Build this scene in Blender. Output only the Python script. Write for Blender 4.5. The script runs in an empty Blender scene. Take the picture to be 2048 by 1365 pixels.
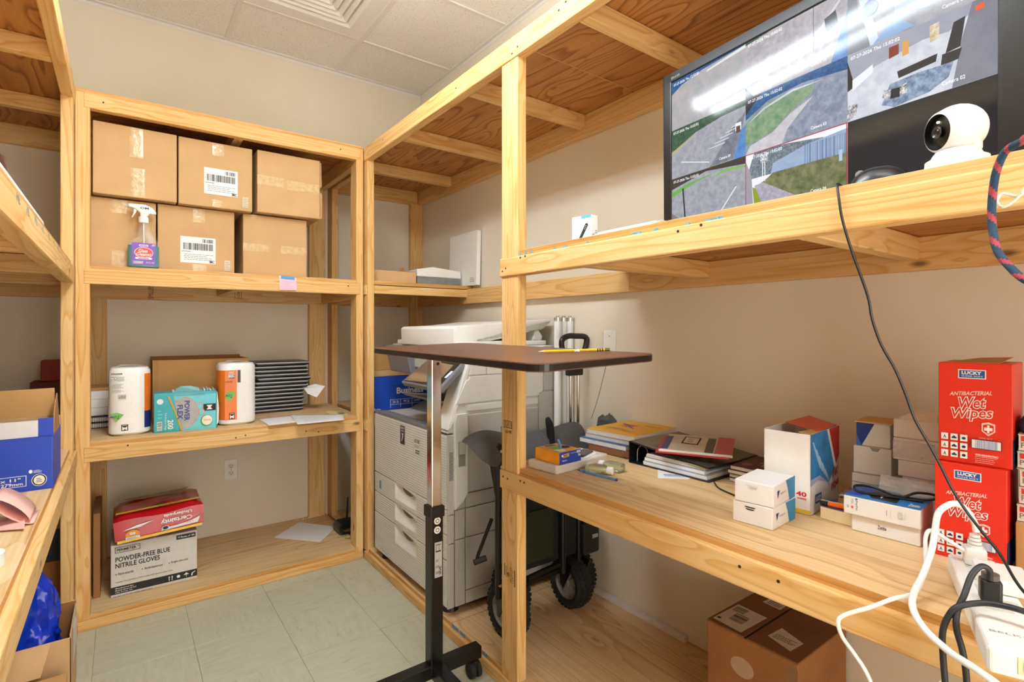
import bpy, bmesh, math, random
from mathutils import Vector, Matrix
random.seed(7)
PI = math.pi
C = bpy.context.scene.collection

# ---------------------------------------------------------------- camera
cam_d = bpy.data.cameras.new('camera')
cam = bpy.data.objects.new('camera', cam_d)
C.objects.link(cam)
cam.location = (0, 0, 1.20)
cam.rotation_euler = (PI / 2, 0, -math.radians(36.38))
cam_d.sensor_width = 36.0
cam_d.lens = 36.0 * 1059.3 / 2048
cam_d.shift_y = -22.7 / 2048
cam_d.clip_start = 0.02
bpy.context.scene.camera = cam

# ---------------------------------------------------------------- world, exposure
sc = bpy.context.scene
w = bpy.data.worlds.new('world')
sc.world = w
w.use_nodes = True
w.node_tree.nodes['Background'].inputs[0].default_value = (1.0, 0.93, 0.83, 1)
w.node_tree.nodes['Background'].inputs[1].default_value = 1.9  # warm fill, entering only through the added doorway
sc.view_settings.view_transform = 'Standard'
sc.view_settings.look = 'None'
sc.view_settings.gamma = 1
sc.view_settings.use_curve_mapping = False
sc.view_settings.exposure = 1.6
LAMP = 17.0          # fluorescent lens emission
LAMPC = (0.82, 0.93, 1.0, 1)
sc.cycles.max_bounces = 7
sc.cycles.diffuse_bounces = 4
sc.cycles.transmission_bounces = 5
sc.cycles.caustics_reflective = False
sc.cycles.caustics_refractive = False

# ---------------------------------------------------------------- materials
def lin(c):
    if isinstance(c, str):
        c = tuple(int(c[i:i + 2], 16) for i in (0, 2, 4))
    return tuple((x / 255 / 12.92 if x / 255 <= 0.04045 else ((x / 255 + 0.055) / 1.055) ** 2.4) for x in c) + (1,)

MATS = {}
def newmat(name):
    m = bpy.data.materials.new(name)
    m.use_nodes = True
    nt = m.node_tree
    return m, nt, nt.nodes['Principled BSDF']

def nd(nt, typ, **kw):
    n = nt.nodes.new(typ)
    for k, v in kw.items():
        if k.startswith('i_'):
            key = k[2:]
            key = int(key) if key.isdigit() else key.replace('_', ' ')
            n.inputs[key].default_value = v
        else:
            setattr(n, k, v)
    return n

def ramp(nt, stops):
    r = nt.nodes.new('ShaderNodeValToRGB')
    els = r.color_ramp.elements
    els[0].position, els[0].color = stops[0]
    els[1].position, els[1].color = stops[-1]
    for p, c in stops[1:-1]:
        e = els.new(p); e.color = c
    return r

def pm(col, rough=0.5, metal=0.0, var=0.04, scale=40, emit=0, alpha=None, trans=0, spec=0.5, bump=0.0):
    """plain surface with a slight procedural variation"""
    key = (str(col), rough, metal, var, scale, emit, alpha, trans, spec, bump)
    if key in MATS: return MATS[key]
    m, nt, b = newmat('surface_%d' % len(MATS))
    c = lin(col)
    if var:
        tc = nd(nt, 'ShaderNodeTexCoord')
        n = nd(nt, 'ShaderNodeTexNoise', i_Scale=scale, i_Detail=3.0)
        nt.links.new(tc.outputs['Object'], n.inputs['Vector'])
        k0 = tuple(max(0, x * (1 - var)) for x in c[:3]) + (1,)
        k1 = tuple(min(1, x * (1 + var)) for x in c[:3]) + (1,)
        r = ramp(nt, [(0.3, k0), (0.7, k1)])
        nt.links.new(n.outputs['Fac'], r.inputs['Fac'])
        nt.links.new(r.outputs['Color'], b.inputs['Base Color'])
        if emit:
            nt.links.new(r.outputs['Color'], b.inputs['Emission Color'])
        if bump:
            bp = nd(nt, 'ShaderNodeBump', i_Strength=bump, i_Distance=0.002)
            nt.links.new(n.outputs['Fac'], bp.inputs['Height'])
            nt.links.new(bp.outputs['Normal'], b.inputs['Normal'])
    else:
        b.inputs['Base Color'].default_value = c
        if emit: b.inputs['Emission Color'].default_value = c
    b.inputs['Roughness'].default_value = rough
    b.inputs['Metallic'].default_value = metal
    b.inputs['Specular IOR Level'].default_value = spec
    if emit: b.inputs['Emission Strength'].default_value = emit
    if alpha is not None: b.inputs['Alpha'].default_value = alpha
    if trans: b.inputs['Transmission Weight'].default_value = trans
    MATS[key] = m
    return m

def wood(name, light, mid, dark, grain=0.5, rings=9.0, knots=0.5, rough=0.55, across=11.0, fine=0.35, along=0.8):
    m, nt, b = newmat(name)
    L = nt.links.new
    tc = nd(nt, 'ShaderNodeTexCoord')
    oi = nd(nt, 'ShaderNodeObjectInfo')
    mul = nd(nt, 'ShaderNodeMath', operation='MULTIPLY', i_1=53.0)
    L(oi.outputs['Random'], mul.inputs[0])
    add = nd(nt, 'ShaderNodeVectorMath', operation='ADD')
    L(tc.outputs['Object'], add.inputs[0]); L(mul.outputs[0], add.inputs[1])
    # knots: sparse stretched cells
    mk = nd(nt, 'ShaderNodeMapping'); mk.inputs['Scale'].default_value = (3.0, 7.5, 7.5)
    L(add.outputs[0], mk.inputs['Vector'])
    vo = nd(nt, 'ShaderNodeTexVoronoi', i_Scale=1.0)
    L(mk.outputs[0], vo.inputs['Vector'])
    kr = ramp(nt, [(0.035, (1, 1, 1, 1)), (0.085, (0, 0, 0, 1))])
    L(vo.outputs['Distance'], kr.inputs['Fac'])
    kb = ramp(nt, [(0.0, (1, 1, 1, 1)), (0.42, (0, 0, 0, 1))])
    L(vo.outputs['Distance'], kb.inputs['Fac'])
    # growth rings: contour lines of stretched noise, pushed aside by the knots
    mg = nd(nt, 'ShaderNodeMapping'); mg.inputs['Scale'].default_value = (along, across, across)
    L(add.outputs[0], mg.inputs['Vector'])
    ng = nd(nt, 'ShaderNodeTexNoise', i_Scale=1.0, i_Detail=1.5, i_Roughness=0.45)
    L(mg.outputs[0], ng.inputs['Vector'])
    a1 = nd(nt, 'ShaderNodeMath', operation='MULTIPLY_ADD', i_1=0.16)
    L(kb.outputs['Color'], a1.inputs[0]); L(ng.outputs['Fac'], a1.inputs[2])
    a2 = nd(nt, 'ShaderNodeMath', operation='MULTIPLY', i_1=rings)
    L(a1.outputs[0], a2.inputs[0])
    fr = nd(nt, 'ShaderNodeMath', operation='FRACT')
    L(a2.outputs[0], fr.inputs[0])
    rr = ramp(nt, [(0.0, (0.05, 0.05, 0.05, 1)), (0.6, (0.3, 0.3, 0.3, 1)), (0.88, (1, 1, 1, 1)), (1.0, (0.05, 0.05, 0.05, 1))])
    L(fr.outputs[0], rr.inputs['Fac'])
    # fibres
    mf = nd(nt, 'ShaderNodeMapping'); mf.inputs['Scale'].default_value = (5, 160, 160)
    L(add.outputs[0], mf.inputs['Vector'])
    nf = nd(nt, 'ShaderNodeTexNoise', i_Scale=1.0, i_Detail=3.0)
    L(mf.outputs[0], nf.inputs['Vector'])
    # broad tone
    mt = nd(nt, 'ShaderNodeMapping'); mt.inputs['Scale'].default_value = (1.2, 5, 5)
    L(add.outputs[0], mt.inputs['Vector'])
    nt2 = nd(nt, 'ShaderNodeTexNoise', i_Scale=1.0, i_Detail=2.0)
    L(mt.outputs[0], nt2.inputs['Vector'])
    s1 = nd(nt, 'ShaderNodeMath', operation='MULTIPLY', i_1=grain); L(rr.outputs['Color'], s1.inputs[0])
    s2 = nd(nt, 'ShaderNodeMath', operation='MULTIPLY_ADD', i_1=fine); L(nf.outputs['Fac'], s2.inputs[0]); L(s1.outputs[0], s2.inputs[2])
    s3 = nd(nt, 'ShaderNodeMath', operation='MULTIPLY_ADD', i_1=0.45); L(nt2.outputs['Fac'], s3.inputs[0]); L(s2.outputs[0], s3.inputs[2])
    cr = ramp(nt, [(0.25, lin(light)), (0.6, lin(mid)), (1.05 if False else 1.0, lin(dark))])
    L(s3.outputs[0], cr.inputs['Fac'])
    kf = nd(nt, 'ShaderNodeMath', operation='MULTIPLY', i_1=knots); L(kr.outputs['Color'], kf.inputs[0])
    mx = nd(nt, 'ShaderNodeMix', data_type='RGBA')
    L(kf.outputs[0], mx.inputs[0]); L(cr.outputs['Color'], mx.inputs[6]); mx.inputs[7].default_value = lin('4a2a12')
    L(mx.outputs[2], b.inputs['Base Color'])
    b.inputs['Roughness'].default_value = rough
    b.inputs['Specular IOR Level'].default_value = 0.35
    bp = nd(nt, 'ShaderNodeBump', i_Strength=0.12, i_Distance=0.001)
    L(s3.outputs[0], bp.inputs['Height']); L(bp.outputs['Normal'], b.inputs['Normal'])
    return m

PINE = wood('pine_lumber', 'efcd94', 'dda963', 'b4762f', grain=0.28, rings=10, knots=0.75, fine=0.3, across=16)
PLYU = wood('plywood_underside_shaded', 'cf9654', 'b0723a', '6c3c16', grain=0.45, rings=12, knots=0.8, across=7, fine=0.3, along=0.8)  # darker tone paints shade into the underside; grain and knots are its own
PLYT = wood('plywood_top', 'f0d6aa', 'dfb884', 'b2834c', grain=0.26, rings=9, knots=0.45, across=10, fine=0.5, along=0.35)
EDGE = wood('plywood_edge', 'e8bf84', 'cf9750', '8a5424', grain=0.2, rings=4, knots=0, across=120, fine=0.5, along=0.3)
CARD = pm('d0a878', 0.85, var=0.05, scale=9)
CARD2 = pm('c39358', 0.85, var=0.06, scale=9)
CARDIN = pm('a8794a', 0.9, var=0.06, scale=12)
CARDDK = pm('a5703a', 0.85, var=0.08, scale=7)
TAPE = pm('d8b78a', 0.18, var=0.12, scale=60, bump=0.5)
WHITE = pm('f1efeb', 0.5, var=0.02)
PAPER = pm('f4f3f2', 0.8, var=0.015)
PLASTW = pm('e9e7e2', 0.4, var=0.02)
BLACK = pm('161616', 0.4, var=0.1)
BLACKM = pm('111112', 0.3, var=0.1)
CHROME = pm('d5d3d0', 0.14, metal=1.0, var=0.02)
RUBBER = pm('1b1b1c', 0.75, var=0.15, scale=90)
GREYF = pm('5c5d5f', 0.9, var=0.12, scale=120)
INK = pm('1d1c1e', 0.7, var=0)

def wallmat():
    m, nt, b = newmat('wall_paint')
    tc = nd(nt, 'ShaderNodeTexCoord')
    n = nd(nt, 'ShaderNodeTexNoise', i_Scale=3.0, i_Detail=4.0)
    nt.links.new(tc.outputs['Object'], n.inputs['Vector'])
    r = ramp(nt, [(0.3, lin('e6dcc8')), (0.7, lin('ebe2d0'))])
    nt.links.new(n.outputs['Fac'], r.inputs['Fac'])
    nt.links.new(r.outputs['Color'], b.inputs['Base Color'])
    n2 = nd(nt, 'ShaderNodeTexNoise', i_Scale=220.0, i_Detail=2.0)
    nt.links.new(tc.outputs['Object'], n2.inputs['Vector'])
    bp = nd(nt, 'ShaderNodeBump', i_Strength=0.08, i_Distance=0.001)
    nt.links.new(n2.outputs['Fac'], bp.inputs['Height']); nt.links.new(bp.outputs['Normal'], b.inputs['Normal'])
    b.inputs['Roughness'].default_value = 0.6
    return m
WALL = wallmat()

def tilemat():
    m, nt, b = newmat('acoustic_tile')
    L = nt.links.new
    tc = nd(nt, 'ShaderNodeTexCoord')
    n = nd(nt, 'ShaderNodeTexNoise', i_Scale=150.0, i_Detail=1.0)
    L(tc.outputs['Object'], n.inputs['Vector'])
    n2 = nd(nt, 'ShaderNodeTexNoise', i_Scale=12.0, i_Detail=2.0)
    L(tc.outputs['Object'], n2.inputs['Vector'])
    ad = nd(nt, 'ShaderNodeMath', operation='MULTIPLY_ADD', i_1=0.12); L(n2.outputs['Fac'], ad.inputs[0]); L(n.outputs['Fac'], ad.inputs[2])
    r = ramp(nt, [(0.0, lin('f1efec')), (0.69, lin('f1efec')), (0.75, lin('c2bfba'))])
    L(ad.outputs[0], r.inputs['Fac']); L(r.outputs['Color'], b.inputs['Base Color'])
    b.inputs['Roughness'].default_value = 0.95
    return m
CTILE = tilemat()

def floormat():
    m, nt, b = newmat('vinyl_tile')
    L = nt.links.new
    tc = nd(nt, 'ShaderNodeTexCoord')
    oi = nd(nt, 'ShaderNodeObjectInfo')
    mul = nd(nt, 'ShaderNodeMath', operation='MULTIPLY', i_1=31.0); L(oi.outputs['Random'], mul.inputs[0])
    add = nd(nt, 'ShaderNodeVectorMath', operation='ADD'); L(tc.outputs['Object'], add.inputs[0]); L(mul.outputs[0], add.inputs[1])
    mp = nd(nt, 'ShaderNodeMapping'); mp.inputs['Scale'].default_value = (14, 60, 20); L(add.outputs[0], mp.inputs['Vector'])
    n = nd(nt, 'ShaderNodeTexNoise', i_Scale=1.0, i_Detail=5.0, i_Roughness=0.65); L(mp.outputs[0], n.inputs['Vector'])
    r = ramp(nt, [(0.28, lin('a9a892')), (0.40, lin('bcbba4')), (0.7, lin('c6c5af'))])
    L(n.outputs['Fac'], r.inputs['Fac']); L(r.outputs['Color'], b.inputs['Base Color'])
    b.inputs['Roughness'].default_value = 0.38
    return m
FTILE = floormat()

# ---------------------------------------------------------------- mesh helpers
class MB:
    def __init__(s):
        s.v = []; s.f = []; s.m = []; s.mats = []
    def mi(s, mat):
        if mat not in s.mats: s.mats.append(mat)
        return s.mats.index(mat)
    def poly(s, pts, mat):
        n = len(s.v); s.v += [tuple(p) for p in pts]; s.f.append(list(range(n, n + len(pts)))); s.m.append(s.mi(mat)); return s
    def mesh(s, vs, fs, mat):
        n = len(s.v); s.v += [tuple(p) for p in vs]; k = s.mi(mat)
        for f in fs: s.f.append([i + n for i in f]); s.m.append(k)
        return s
    def box(s, x0, y0, z0, x1, y1, z1, mat, M=None):
        vs = [Vector(p) for p in ((x0,y0,z0),(x1,y0,z0),(x1,y1,z0),(x0,y1,z0),(x0,y0,z1),(x1,y0,z1),(x1,y1,z1),(x0,y1,z1))]
        if M is not None: vs = [M @ v for v in vs]
        return s.mesh(vs, [(0,3,2,1),(4,5,6,7),(0,1,5,4),(1,2,6,5),(2,3,7,6),(3,0,4,7)], mat)
    def cyl(s, p0, p1, r, mat, n=14, r1=None, cap=True):
        p0, p1 = Vector(p0), Vector(p1); r1 = r if r1 is None else r1
        d = (p1 - p0).normalized()
        a = d.orthogonal().normalized(); b = d.cross(a)
        vs = [p0 + (a * math.cos(2*PI*i/n) + b * math.sin(2*PI*i/n)) * r for i in range(n)]
        vs += [p1 + (a * math.cos(2*PI*i/n) + b * math.sin(2*PI*i/n)) * r1 for i in range(n)]
        fs = [(i, (i+1) % n, n + (i+1) % n, n + i) for i in range(n)]
        if cap: fs += [tuple(range(n))[::-1], tuple(range(n, 2*n))]
        return s.mesh(vs, fs, mat)
    def tube(s, pts, r, mat, n=8, smooth=True):
        pts = [Vector(p) for p in pts]
        if smooth: pts = spline(pts)
        rings = []; up = None
        for i, p in enumerate(pts):
            d = (pts[min(i+1, len(pts)-1)] - pts[max(i-1, 0)]).normalized()
            if up is None: up = d.orthogonal().normalized()
            up = (up - d * up.dot(d)); up = up.normalized() if up.length > 1e-6 else d.orthogonal().normalized()
            b = d.cross(up)
            rr = r(i / (len(pts)-1)) if callable(r) else r
            rings.append([p + (up * math.cos(2*PI*k/n) + b * math.sin(2*PI*k/n)) * rr for k in range(n)])
        vs = [v for q in rings for v in q]
        fs = [(i*n+k, i*n+(k+1) % n, (i+1)*n+(k+1) % n, (i+1)*n+k) for i in range(len(rings)-1) for k in range(n)]
        fs += [tuple(range(n))[::-1], tuple(range((len(rings)-1)*n, len(rings)*n))]
        return s.mesh(vs, fs, mat)
    def prism(s, pts, off, mat):
        """closed outline (list of 3D points) swept by vector off"""
        pts = [Vector(p) for p in pts]; off = Vector(off); n = len(pts)
        vs = pts + [p + off for p in pts]
        fs = [tuple(range(n))[::-1], tuple(range(n, 2*n))] + [(i, (i+1) % n, n+(i+1) % n, n+i) for i in range(n)]
        return s.mesh(vs, fs, mat)
    def lathe(s, prof, c, ax, mat, n=24, a0=0, a1=2*PI):
        """prof: list of (r, h) ; axis through c along ax"""
        c, ax = Vector(c), Vector(ax).normalized(); a = ax.orthogonal().normalized(); b = ax.cross(a)
        full = abs(a1 - a0 - 2*PI) < 1e-6; m = n if full else n + 1
        vs = []
        for r, h in prof:
            for k in range(m):
                t = a0 + (a1 - a0) * k / n
                vs.append(c + ax*h + (a*math.cos(t) + b*math.sin(t))*r)
        fs = []
        for i in range(len(prof)-1):
            for k in range(n):
                k2 = (k+1) % m
                fs.append((i*m+k, i*m+k2, (i+1)*m+k2, (i+1)*m+k))
        return s.mesh(vs, fs, mat)
    def build(s, name, parent=None, loc=(0,0,0), rot=(0,0,0), bevel=0, seg=2, smooth=False, sub=0):
        me = bpy.data.meshes.new(name)
        me.from_pydata(s.v, [], s.f)
        for m in s.mats: me.materials.append(m)
        for p, k in zip(me.polygons, s.m): p.material_index = k
        bm = bmesh.new(); bm.from_mesh(me)
        bmesh.ops.remove_doubles(bm, verts=bm.verts, dist=1e-6)
        bmesh.ops.recalc_face_normals(bm, faces=bm.faces)
        if bevel:
            es = [e for e in bm.edges if len(e.link_faces) == 2 and e.calc_face_angle(0) > 0.6]
            bmesh.ops.bevel(bm, geom=es, offset=bevel, segments=seg, profile=0.5, affect='EDGES', clamp_overlap=True)
        if smooth:
            for f in bm.faces: f.smooth = True
            for e in bm.edges:
                if len(e.link_faces) == 2 and e.calc_face_angle(0) > 0.7: e.smooth = False
        bm.to_mesh(me); bm.free()
        o = bpy.data.objects.new(name, me); C.objects.link(o)
        if parent is not None: o.parent = parent
        o.location = loc; o.rotation_euler = rot
        if sub:
            md = o.modifiers.new('sub', 'SUBSURF'); md.levels = sub; md.render_levels = sub
        return o

def spline(pts, k=8):
    if len(pts) < 3: return pts
    out = []
    P = [pts[0]*2 - pts[1]] + pts + [pts[-1]*2 - pts[-2]]
    for i in range(1, len(P)-2):
        p0, p1, p2, p3 = P[i-1], P[i], P[i+1], P[i+2]
        for j in range(k):
            t = j / k
            out.append(0.5*((2*p1) + (p2-p0)*t + (2*p0-5*p1+4*p2-p3)*t*t + (3*p1-p0-3*p2+p3)*t**3))
    out.append(pts[-1]); return out

def tag(o, label, cat, group=None):
    o['label'] = label; o['category'] = cat
    if group: o['group'] = group
    return o

def thing(name, label, cat, loc=(0,0,0), rz=0, group=None, rot=None):
    o = bpy.data.objects.new(name, None); C.objects.link(o)
    o.empty_display_size = 0.05
    o.location = loc; o.rotation_euler = rot if rot else (0, 0, math.radians(rz))
    return tag(o, label, cat, group)

def struct(o):
    o['kind'] = 'structure'; return o

def rrect(x0, y0, x1, y1, r, n=5):
    """rounded rectangle outline, ccw"""
    pts = []
    for cx, cy, a in ((x1-r, y0+r, -PI/2), (x1-r, y1-r, 0), (x0+r, y1-r, PI/2), (x0+r, y0+r, PI)):
        for i in range(n+1):
            t = a + PI/2*i/n
            pts.append((cx + r*math.cos(t), cy + r*math.sin(t)))
    return pts

TEXTCACHE = {}
def textmesh(s, bold=0.0, shear=0.0):
    key = (s, bold, shear)
    if key in TEXTCACHE: return TEXTCACHE[key]
    cu = bpy.data.curves.new('t', 'FONT'); cu.body = s; cu.size = 1; cu.offset = bold; cu.shear = shear; cu.resolution_u = 2
    ob = bpy.data.objects.new('t', cu); C.objects.link(ob)
    dg = bpy.context.evaluated_depsgraph_get(); ev = ob.evaluated_get(dg)
    me = ev.to_mesh()
    vs = [tuple(v.co) for v in me.vertices]; fs = [tuple(p.vertices) for p in me.polygons]
    ev.to_mesh_clear(); bpy.data.objects.remove(ob); bpy.data.curves.remove(cu)
    x0 = min(v[0] for v in vs); x1 = max(v[0] for v in vs); y0 = min(v[1] for v in vs); y1 = max(v[1] for v in vs)
    vs = [((v[0]-x0)/max(x1-x0, 1e-6), (v[1]-y0)/max(y1-y0, 1e-6)) for v in vs]
    TEXTCACHE[key] = (vs, fs); return TEXTCACHE[key]

class Print:
    """flat printing laid on a face: O corner, U right, V up; sizes in metres (or fractions of w,h when given)"""
    def __init__(s, O, U, V, w=1.0, h=1.0, off=0.0005):
        s.O = Vector(O); s.U = Vector(U).normalized(); s.V = Vector(V).normalized(); s.N = s.U.cross(s.V)
        s.w = w; s.h = h; s.off = off; s.mb = MB()
    def P(s, a, b): return s.O + s.U*(a*s.w) + s.V*(b*s.h) + s.N*s.off
    def step(s): s.off += 0.00012
    def poly(s, pts, mat): s.mb.poly([s.P(*p) for p in pts], mat); s.step(); return s
    def rect(s, a0, b0, a1, b1, mat): return s.poly([(a0,b0),(a1,b0),(a1,b1),(a0,b1)], mat)
    def ell(s, cx, cy, rx, ry, mat, n=24): return s.poly([(cx+rx*math.cos(2*PI*i/n), cy+ry*math.sin(2*PI*i/n)) for i in range(n)], mat)
    def text(s, t, a0, b0, a1, b1, mat, rot=0, bold=0.0, shear=0.0, skew=0.0):
        """fits the words in the box; rot 0/90/180/270 turns them inside it; skew lifts the right end"""
        vs, fs = textmesh(t, bold, shear); out = []
        for x, y in vs:
            if rot == 180: x, y = 1-x, 1-y
            elif rot == 90: x, y = 1-y, x
            elif rot == 270: x, y = y, 1-x
            out.append(s.P(a0 + (a1-a0)*x, b0 + (b1-b0)*y + skew*x))
        s.mb.mesh(out, fs, mat); s.step(); return s
    def bars(s, a0, b0, a1, b1, mat, n=24, seed=1, vert=True):
        r = random.Random(seed); x = a0 if vert else b0; end = a1 if vert else b1; u = (end-x)/(n*2)
        while x < end - u:
            wd = u * r.choice((0.6, 1, 1.6, 2.2)); hi = min(x+wd, end)
            q = [(x,b0),(hi,b0),(hi,b1),(x,b1)] if vert else [(a0,x),(a1,x),(a1,hi),(a0,hi)]
            s.mb.poly([s.P(*p) for p in q], mat); x += wd + u*r.choice((0.6, 1, 1.4))
        s.step(); return s
    def lines(s, a0, b0, a1, b1, mat, n=4, fill=0.4, seed=1):
        r = random.Random(seed); hgt = (b1-b0)/n
        for i in range(n):
            y = b0 + hgt*i; e = a1 - (a1-a0)*r.uniform(0, 0.3); x = a0
            while x < e:
                wd = (a1-a0)*r.uniform(0.05, 0.16); hi = min(x+wd, e)
                s.mb.poly([s.P(*p) for p in ((x,y),(hi,y),(hi,y+hgt*fill),(x,y+hgt*fill))], mat); x = hi + (a1-a0)*0.02
        s.step(); return s
    def build(s, parent, name='printing'):
        me = s.mb
        m = bpy.data.meshes.new(name); m.from_pydata(me.v, [], me.f)
        for k in me.mats: m.materials.append(k)
        for p, k in zip(m.polygons, me.m): p.material_index = k
        o = bpy.data.objects.new(name, m); C.objects.link(o); o.parent = parent
        return o

def faces(w, d, h):
    """printing frames of a box whose front-left-bottom corner is the origin"""
    return dict(front=lambda: Print((0,0,0), (1,0,0), (0,0,1), w, h), right=lambda: Print((w,0,0), (0,1,0), (0,0,1), d, h),
                left=lambda: Print((0,d,0), (0,-1,0), (0,0,1), d, h), top=lambda: Print((0,0,h), (1,0,0), (0,1,0), w, d))

def boxthing(name, label, cat, loc, rz, dims, mat, body='body', bevel=0.0015, group=None, rot=None):
    t = thing(name, label, cat, loc, rz, group, rot)
    w, d, h = dims
    MB().box(0, 0, 0, w, d, h, mat).build(body, t, bevel=bevel)
    return t, faces(w, d, h)
# ================================================================ room
XR, YB, XL, YF, ZC = 1.675, 3.35, -0.80, -0.95, 2.83
def slab(name, a, b, mat, bevel=0):
    return struct(MB().box(*a, *b, mat).build(name, bevel=bevel))
slab('wall_right', (XR, YF, -0.05), (XR+0.1, YB+0.1, 3.0), WALL)
slab('wall_back', (XL-0.1, YB, -0.05), (XR, YB+0.1, 3.0), WALL)
slab('wall_left', (XL-0.1, YF, -0.05), (XL, YB, 3.0), WALL)
# unseen wall behind the camera; its doorway is added to let fill light in
DX0, DX1, DZ = -0.08, 0.98, 2.13
struct(MB().box(XL-0.1, YF-0.1, -0.05, DX0, YF, 3.0, WALL).box(DX1, YF-0.1, -0.05, XR+0.1, YF, 3.0, WALL).box(DX0, YF-0.1, DZ, DX1, YF, 3.0, WALL).build('wall_front'))
DOORW = pm('e9e6e0', 0.4)
struct(MB().box(DX0-0.06, YF, 0, DX0, YF+0.015, DZ+0.06, DOORW).box(DX1, YF, 0, DX1+0.06, YF+0.015, DZ+0.06, DOORW).box(DX0, YF, DZ, DX1, YF+0.015, DZ+0.06, DOORW).build('trim_3'))
# pencil scuffs on the right wall
floor = slab('floor', (XL, YF, -0.05), (XR, YB, -0.0025), pm('8f8f7c', 0.6))
ft = None
TS = 0.3057
def edges(a, ref, lo, hi):
    k = math.ceil((lo - ref) / a); out = [lo]
    while ref + k*a < hi - 1e-4:
        if ref + k*a > lo + 1e-4: out.append(ref + k*a)
        k += 1
    return out + [hi]
ftcache = {}
xs, ys = edges(TS, 0.834, XL, XR), edges(TS, 2.02, YF, YB)
for i in range(len(xs)-1):
    for j in range(len(ys)-1):
        w_, d_ = xs[i+1]-xs[i], ys[j+1]-ys[j]
        key = (round(w_, 3), round(d_, 3))
        if key not in ftcache:
            o = MB().box(-w_/2+0.0006, -d_/2+0.0006, -0.0025, w_/2-0.0006, d_/2-0.0006, 0, FTILE).build('floor_tile', floor, bevel=0.0005, seg=1)
            ftcache[key] = o
        else:
            o = ftcache[key].copy(); C.objects.link(o); o.parent = floor
        o.location = ((xs[i]+xs[i+1])/2, (ys[j]+ys[j+1])/2, 0)
        if (i + j) % 2: 
            if abs(w_-d_) < 1e-3: o.rotation_euler.z = PI/2

ceiling = slab('ceiling', (XL, YF, ZC+0.03), (XR, YB, ZC+0.1), pm('bdbab4', 0.9))
cx, cy = edges(0.6096, 0.473, XL, XR), edges(0.6096, 2.915, YF, YB)
GRID = pm('e6e3de', 0.45, var=0.01)
skip = []   # cells taken by the diffuser and the lamps
def cell(x, y):
    for i in range(len(cx)-1):
        for j in range(len(cy)-1):
            if cx[i] < x < cx[i+1] and cy[j] < y < cy[j+1]: return i, j
DIFF = cell(0.78, 2.6)
for i in range(len(cx)-1):
    for j in range(len(cy)-1):
        if (i, j) == DIFF: continue
        MB().box(cx[i]+0.006, cy[j]+0.006, ZC+0.004, cx[i+1]-0.006, cy[j+1]-0.006, ZC+0.02, CTILE).build('ceiling_tile', ceiling, bevel=0.002, seg=1)
for x in cx[1:-1]: MB().box(x-0.012, YF, ZC-0.002, x+0.012, YB, ZC+0.005, GRID).build('grid_bar', ceiling, bevel=0.001, seg=1)
for j, y in enumerate(cy[1:-1]):
    for i in range(len(cx)-1):
        MB().box(cx[i]+0.012, y-0.012, ZC-0.0015, cx[i+1]-0.012, y+0.012, ZC+0.005, GRID).build('grid_bar', ceiling, bevel=0.001, seg=1)
struct(MB().box(XL, YB-0.022, ZC-0.004, XR, YB, ZC+0.003, GRID).box(XL, YB-0.002, ZC-0.022, XR, YB, ZC, GRID).build('trim_1'))
struct(MB().box(XR-0.022, YF, ZC-0.004, XR, YB-0.022, ZC+0.003, GRID).box(XR-0.002, YF, ZC-0.022, XR, YB-0.022, ZC, GRID).build('trim_2'))

# supply air diffuser
x0, x1, y0, y1 = cx[DIFF[0]], cx[DIFF[0]+1], cy[DIFF[1]], cy[DIFF[1]+1]
mx_, my_ = (x0+x1)/2, (y0+y1)/2
t = thing('air_diffuser', 'white square louvered air diffuser set in the ceiling grid', 'vent', (mx_, my_, ZC))
VW = pm('ebe8e4', 0.4, var=0.01)
H_ = 0.298
def ringbox(a, b, z0, z1, name):
    m = MB()
    # sloping square louver: outer edge a at z0, inner edge b at z1
    o = [(-a,-a,z0),(a,-a,z0),(a,a,z0),(-a,a,z0)]; q = [(-b,-b,z1),(b,-b,z1),(b,b,z1),(-b,b,z1)]
    for k in range(4):
        n = (k+1) % 4
        p = [Vector(o[k]), Vector(o[n]), Vector(q[n]), Vector(q[k])]
        up = Vector((0,0,0.003))
        m.prism(p, up, VW)
    m.build(name, t)
m = MB()
for k in range(4):
    a = H_; b = 0.215
    o = [(-a,-a),(a,-a),(a,a),(-a,a)]; q = [(-b,-b),(b,-b),(b,b),(-b,b)]; n = (k+1) % 4
    m.prism([Vector((*o[k],0)), Vector((*o[n],0)), Vector((*q[n],0)), Vector((*q[k],0))], (0,0,0.006), VW)
m.build('frame', t)
for a in (0.215, 0.178, 0.141, 0.104, 0.067):
    ringbox(a, a-0.032, 0.001, 0.022, 'louver')
MB().box(-0.036,-0.036,0.004,0.036,0.036,0.02,VW).build('core', t, bevel=0.003)
MB().box(-0.3,-0.3,0.026,0.3,0.3,0.029,pm('9a9894',0.8)).build('plenum', t)

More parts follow.
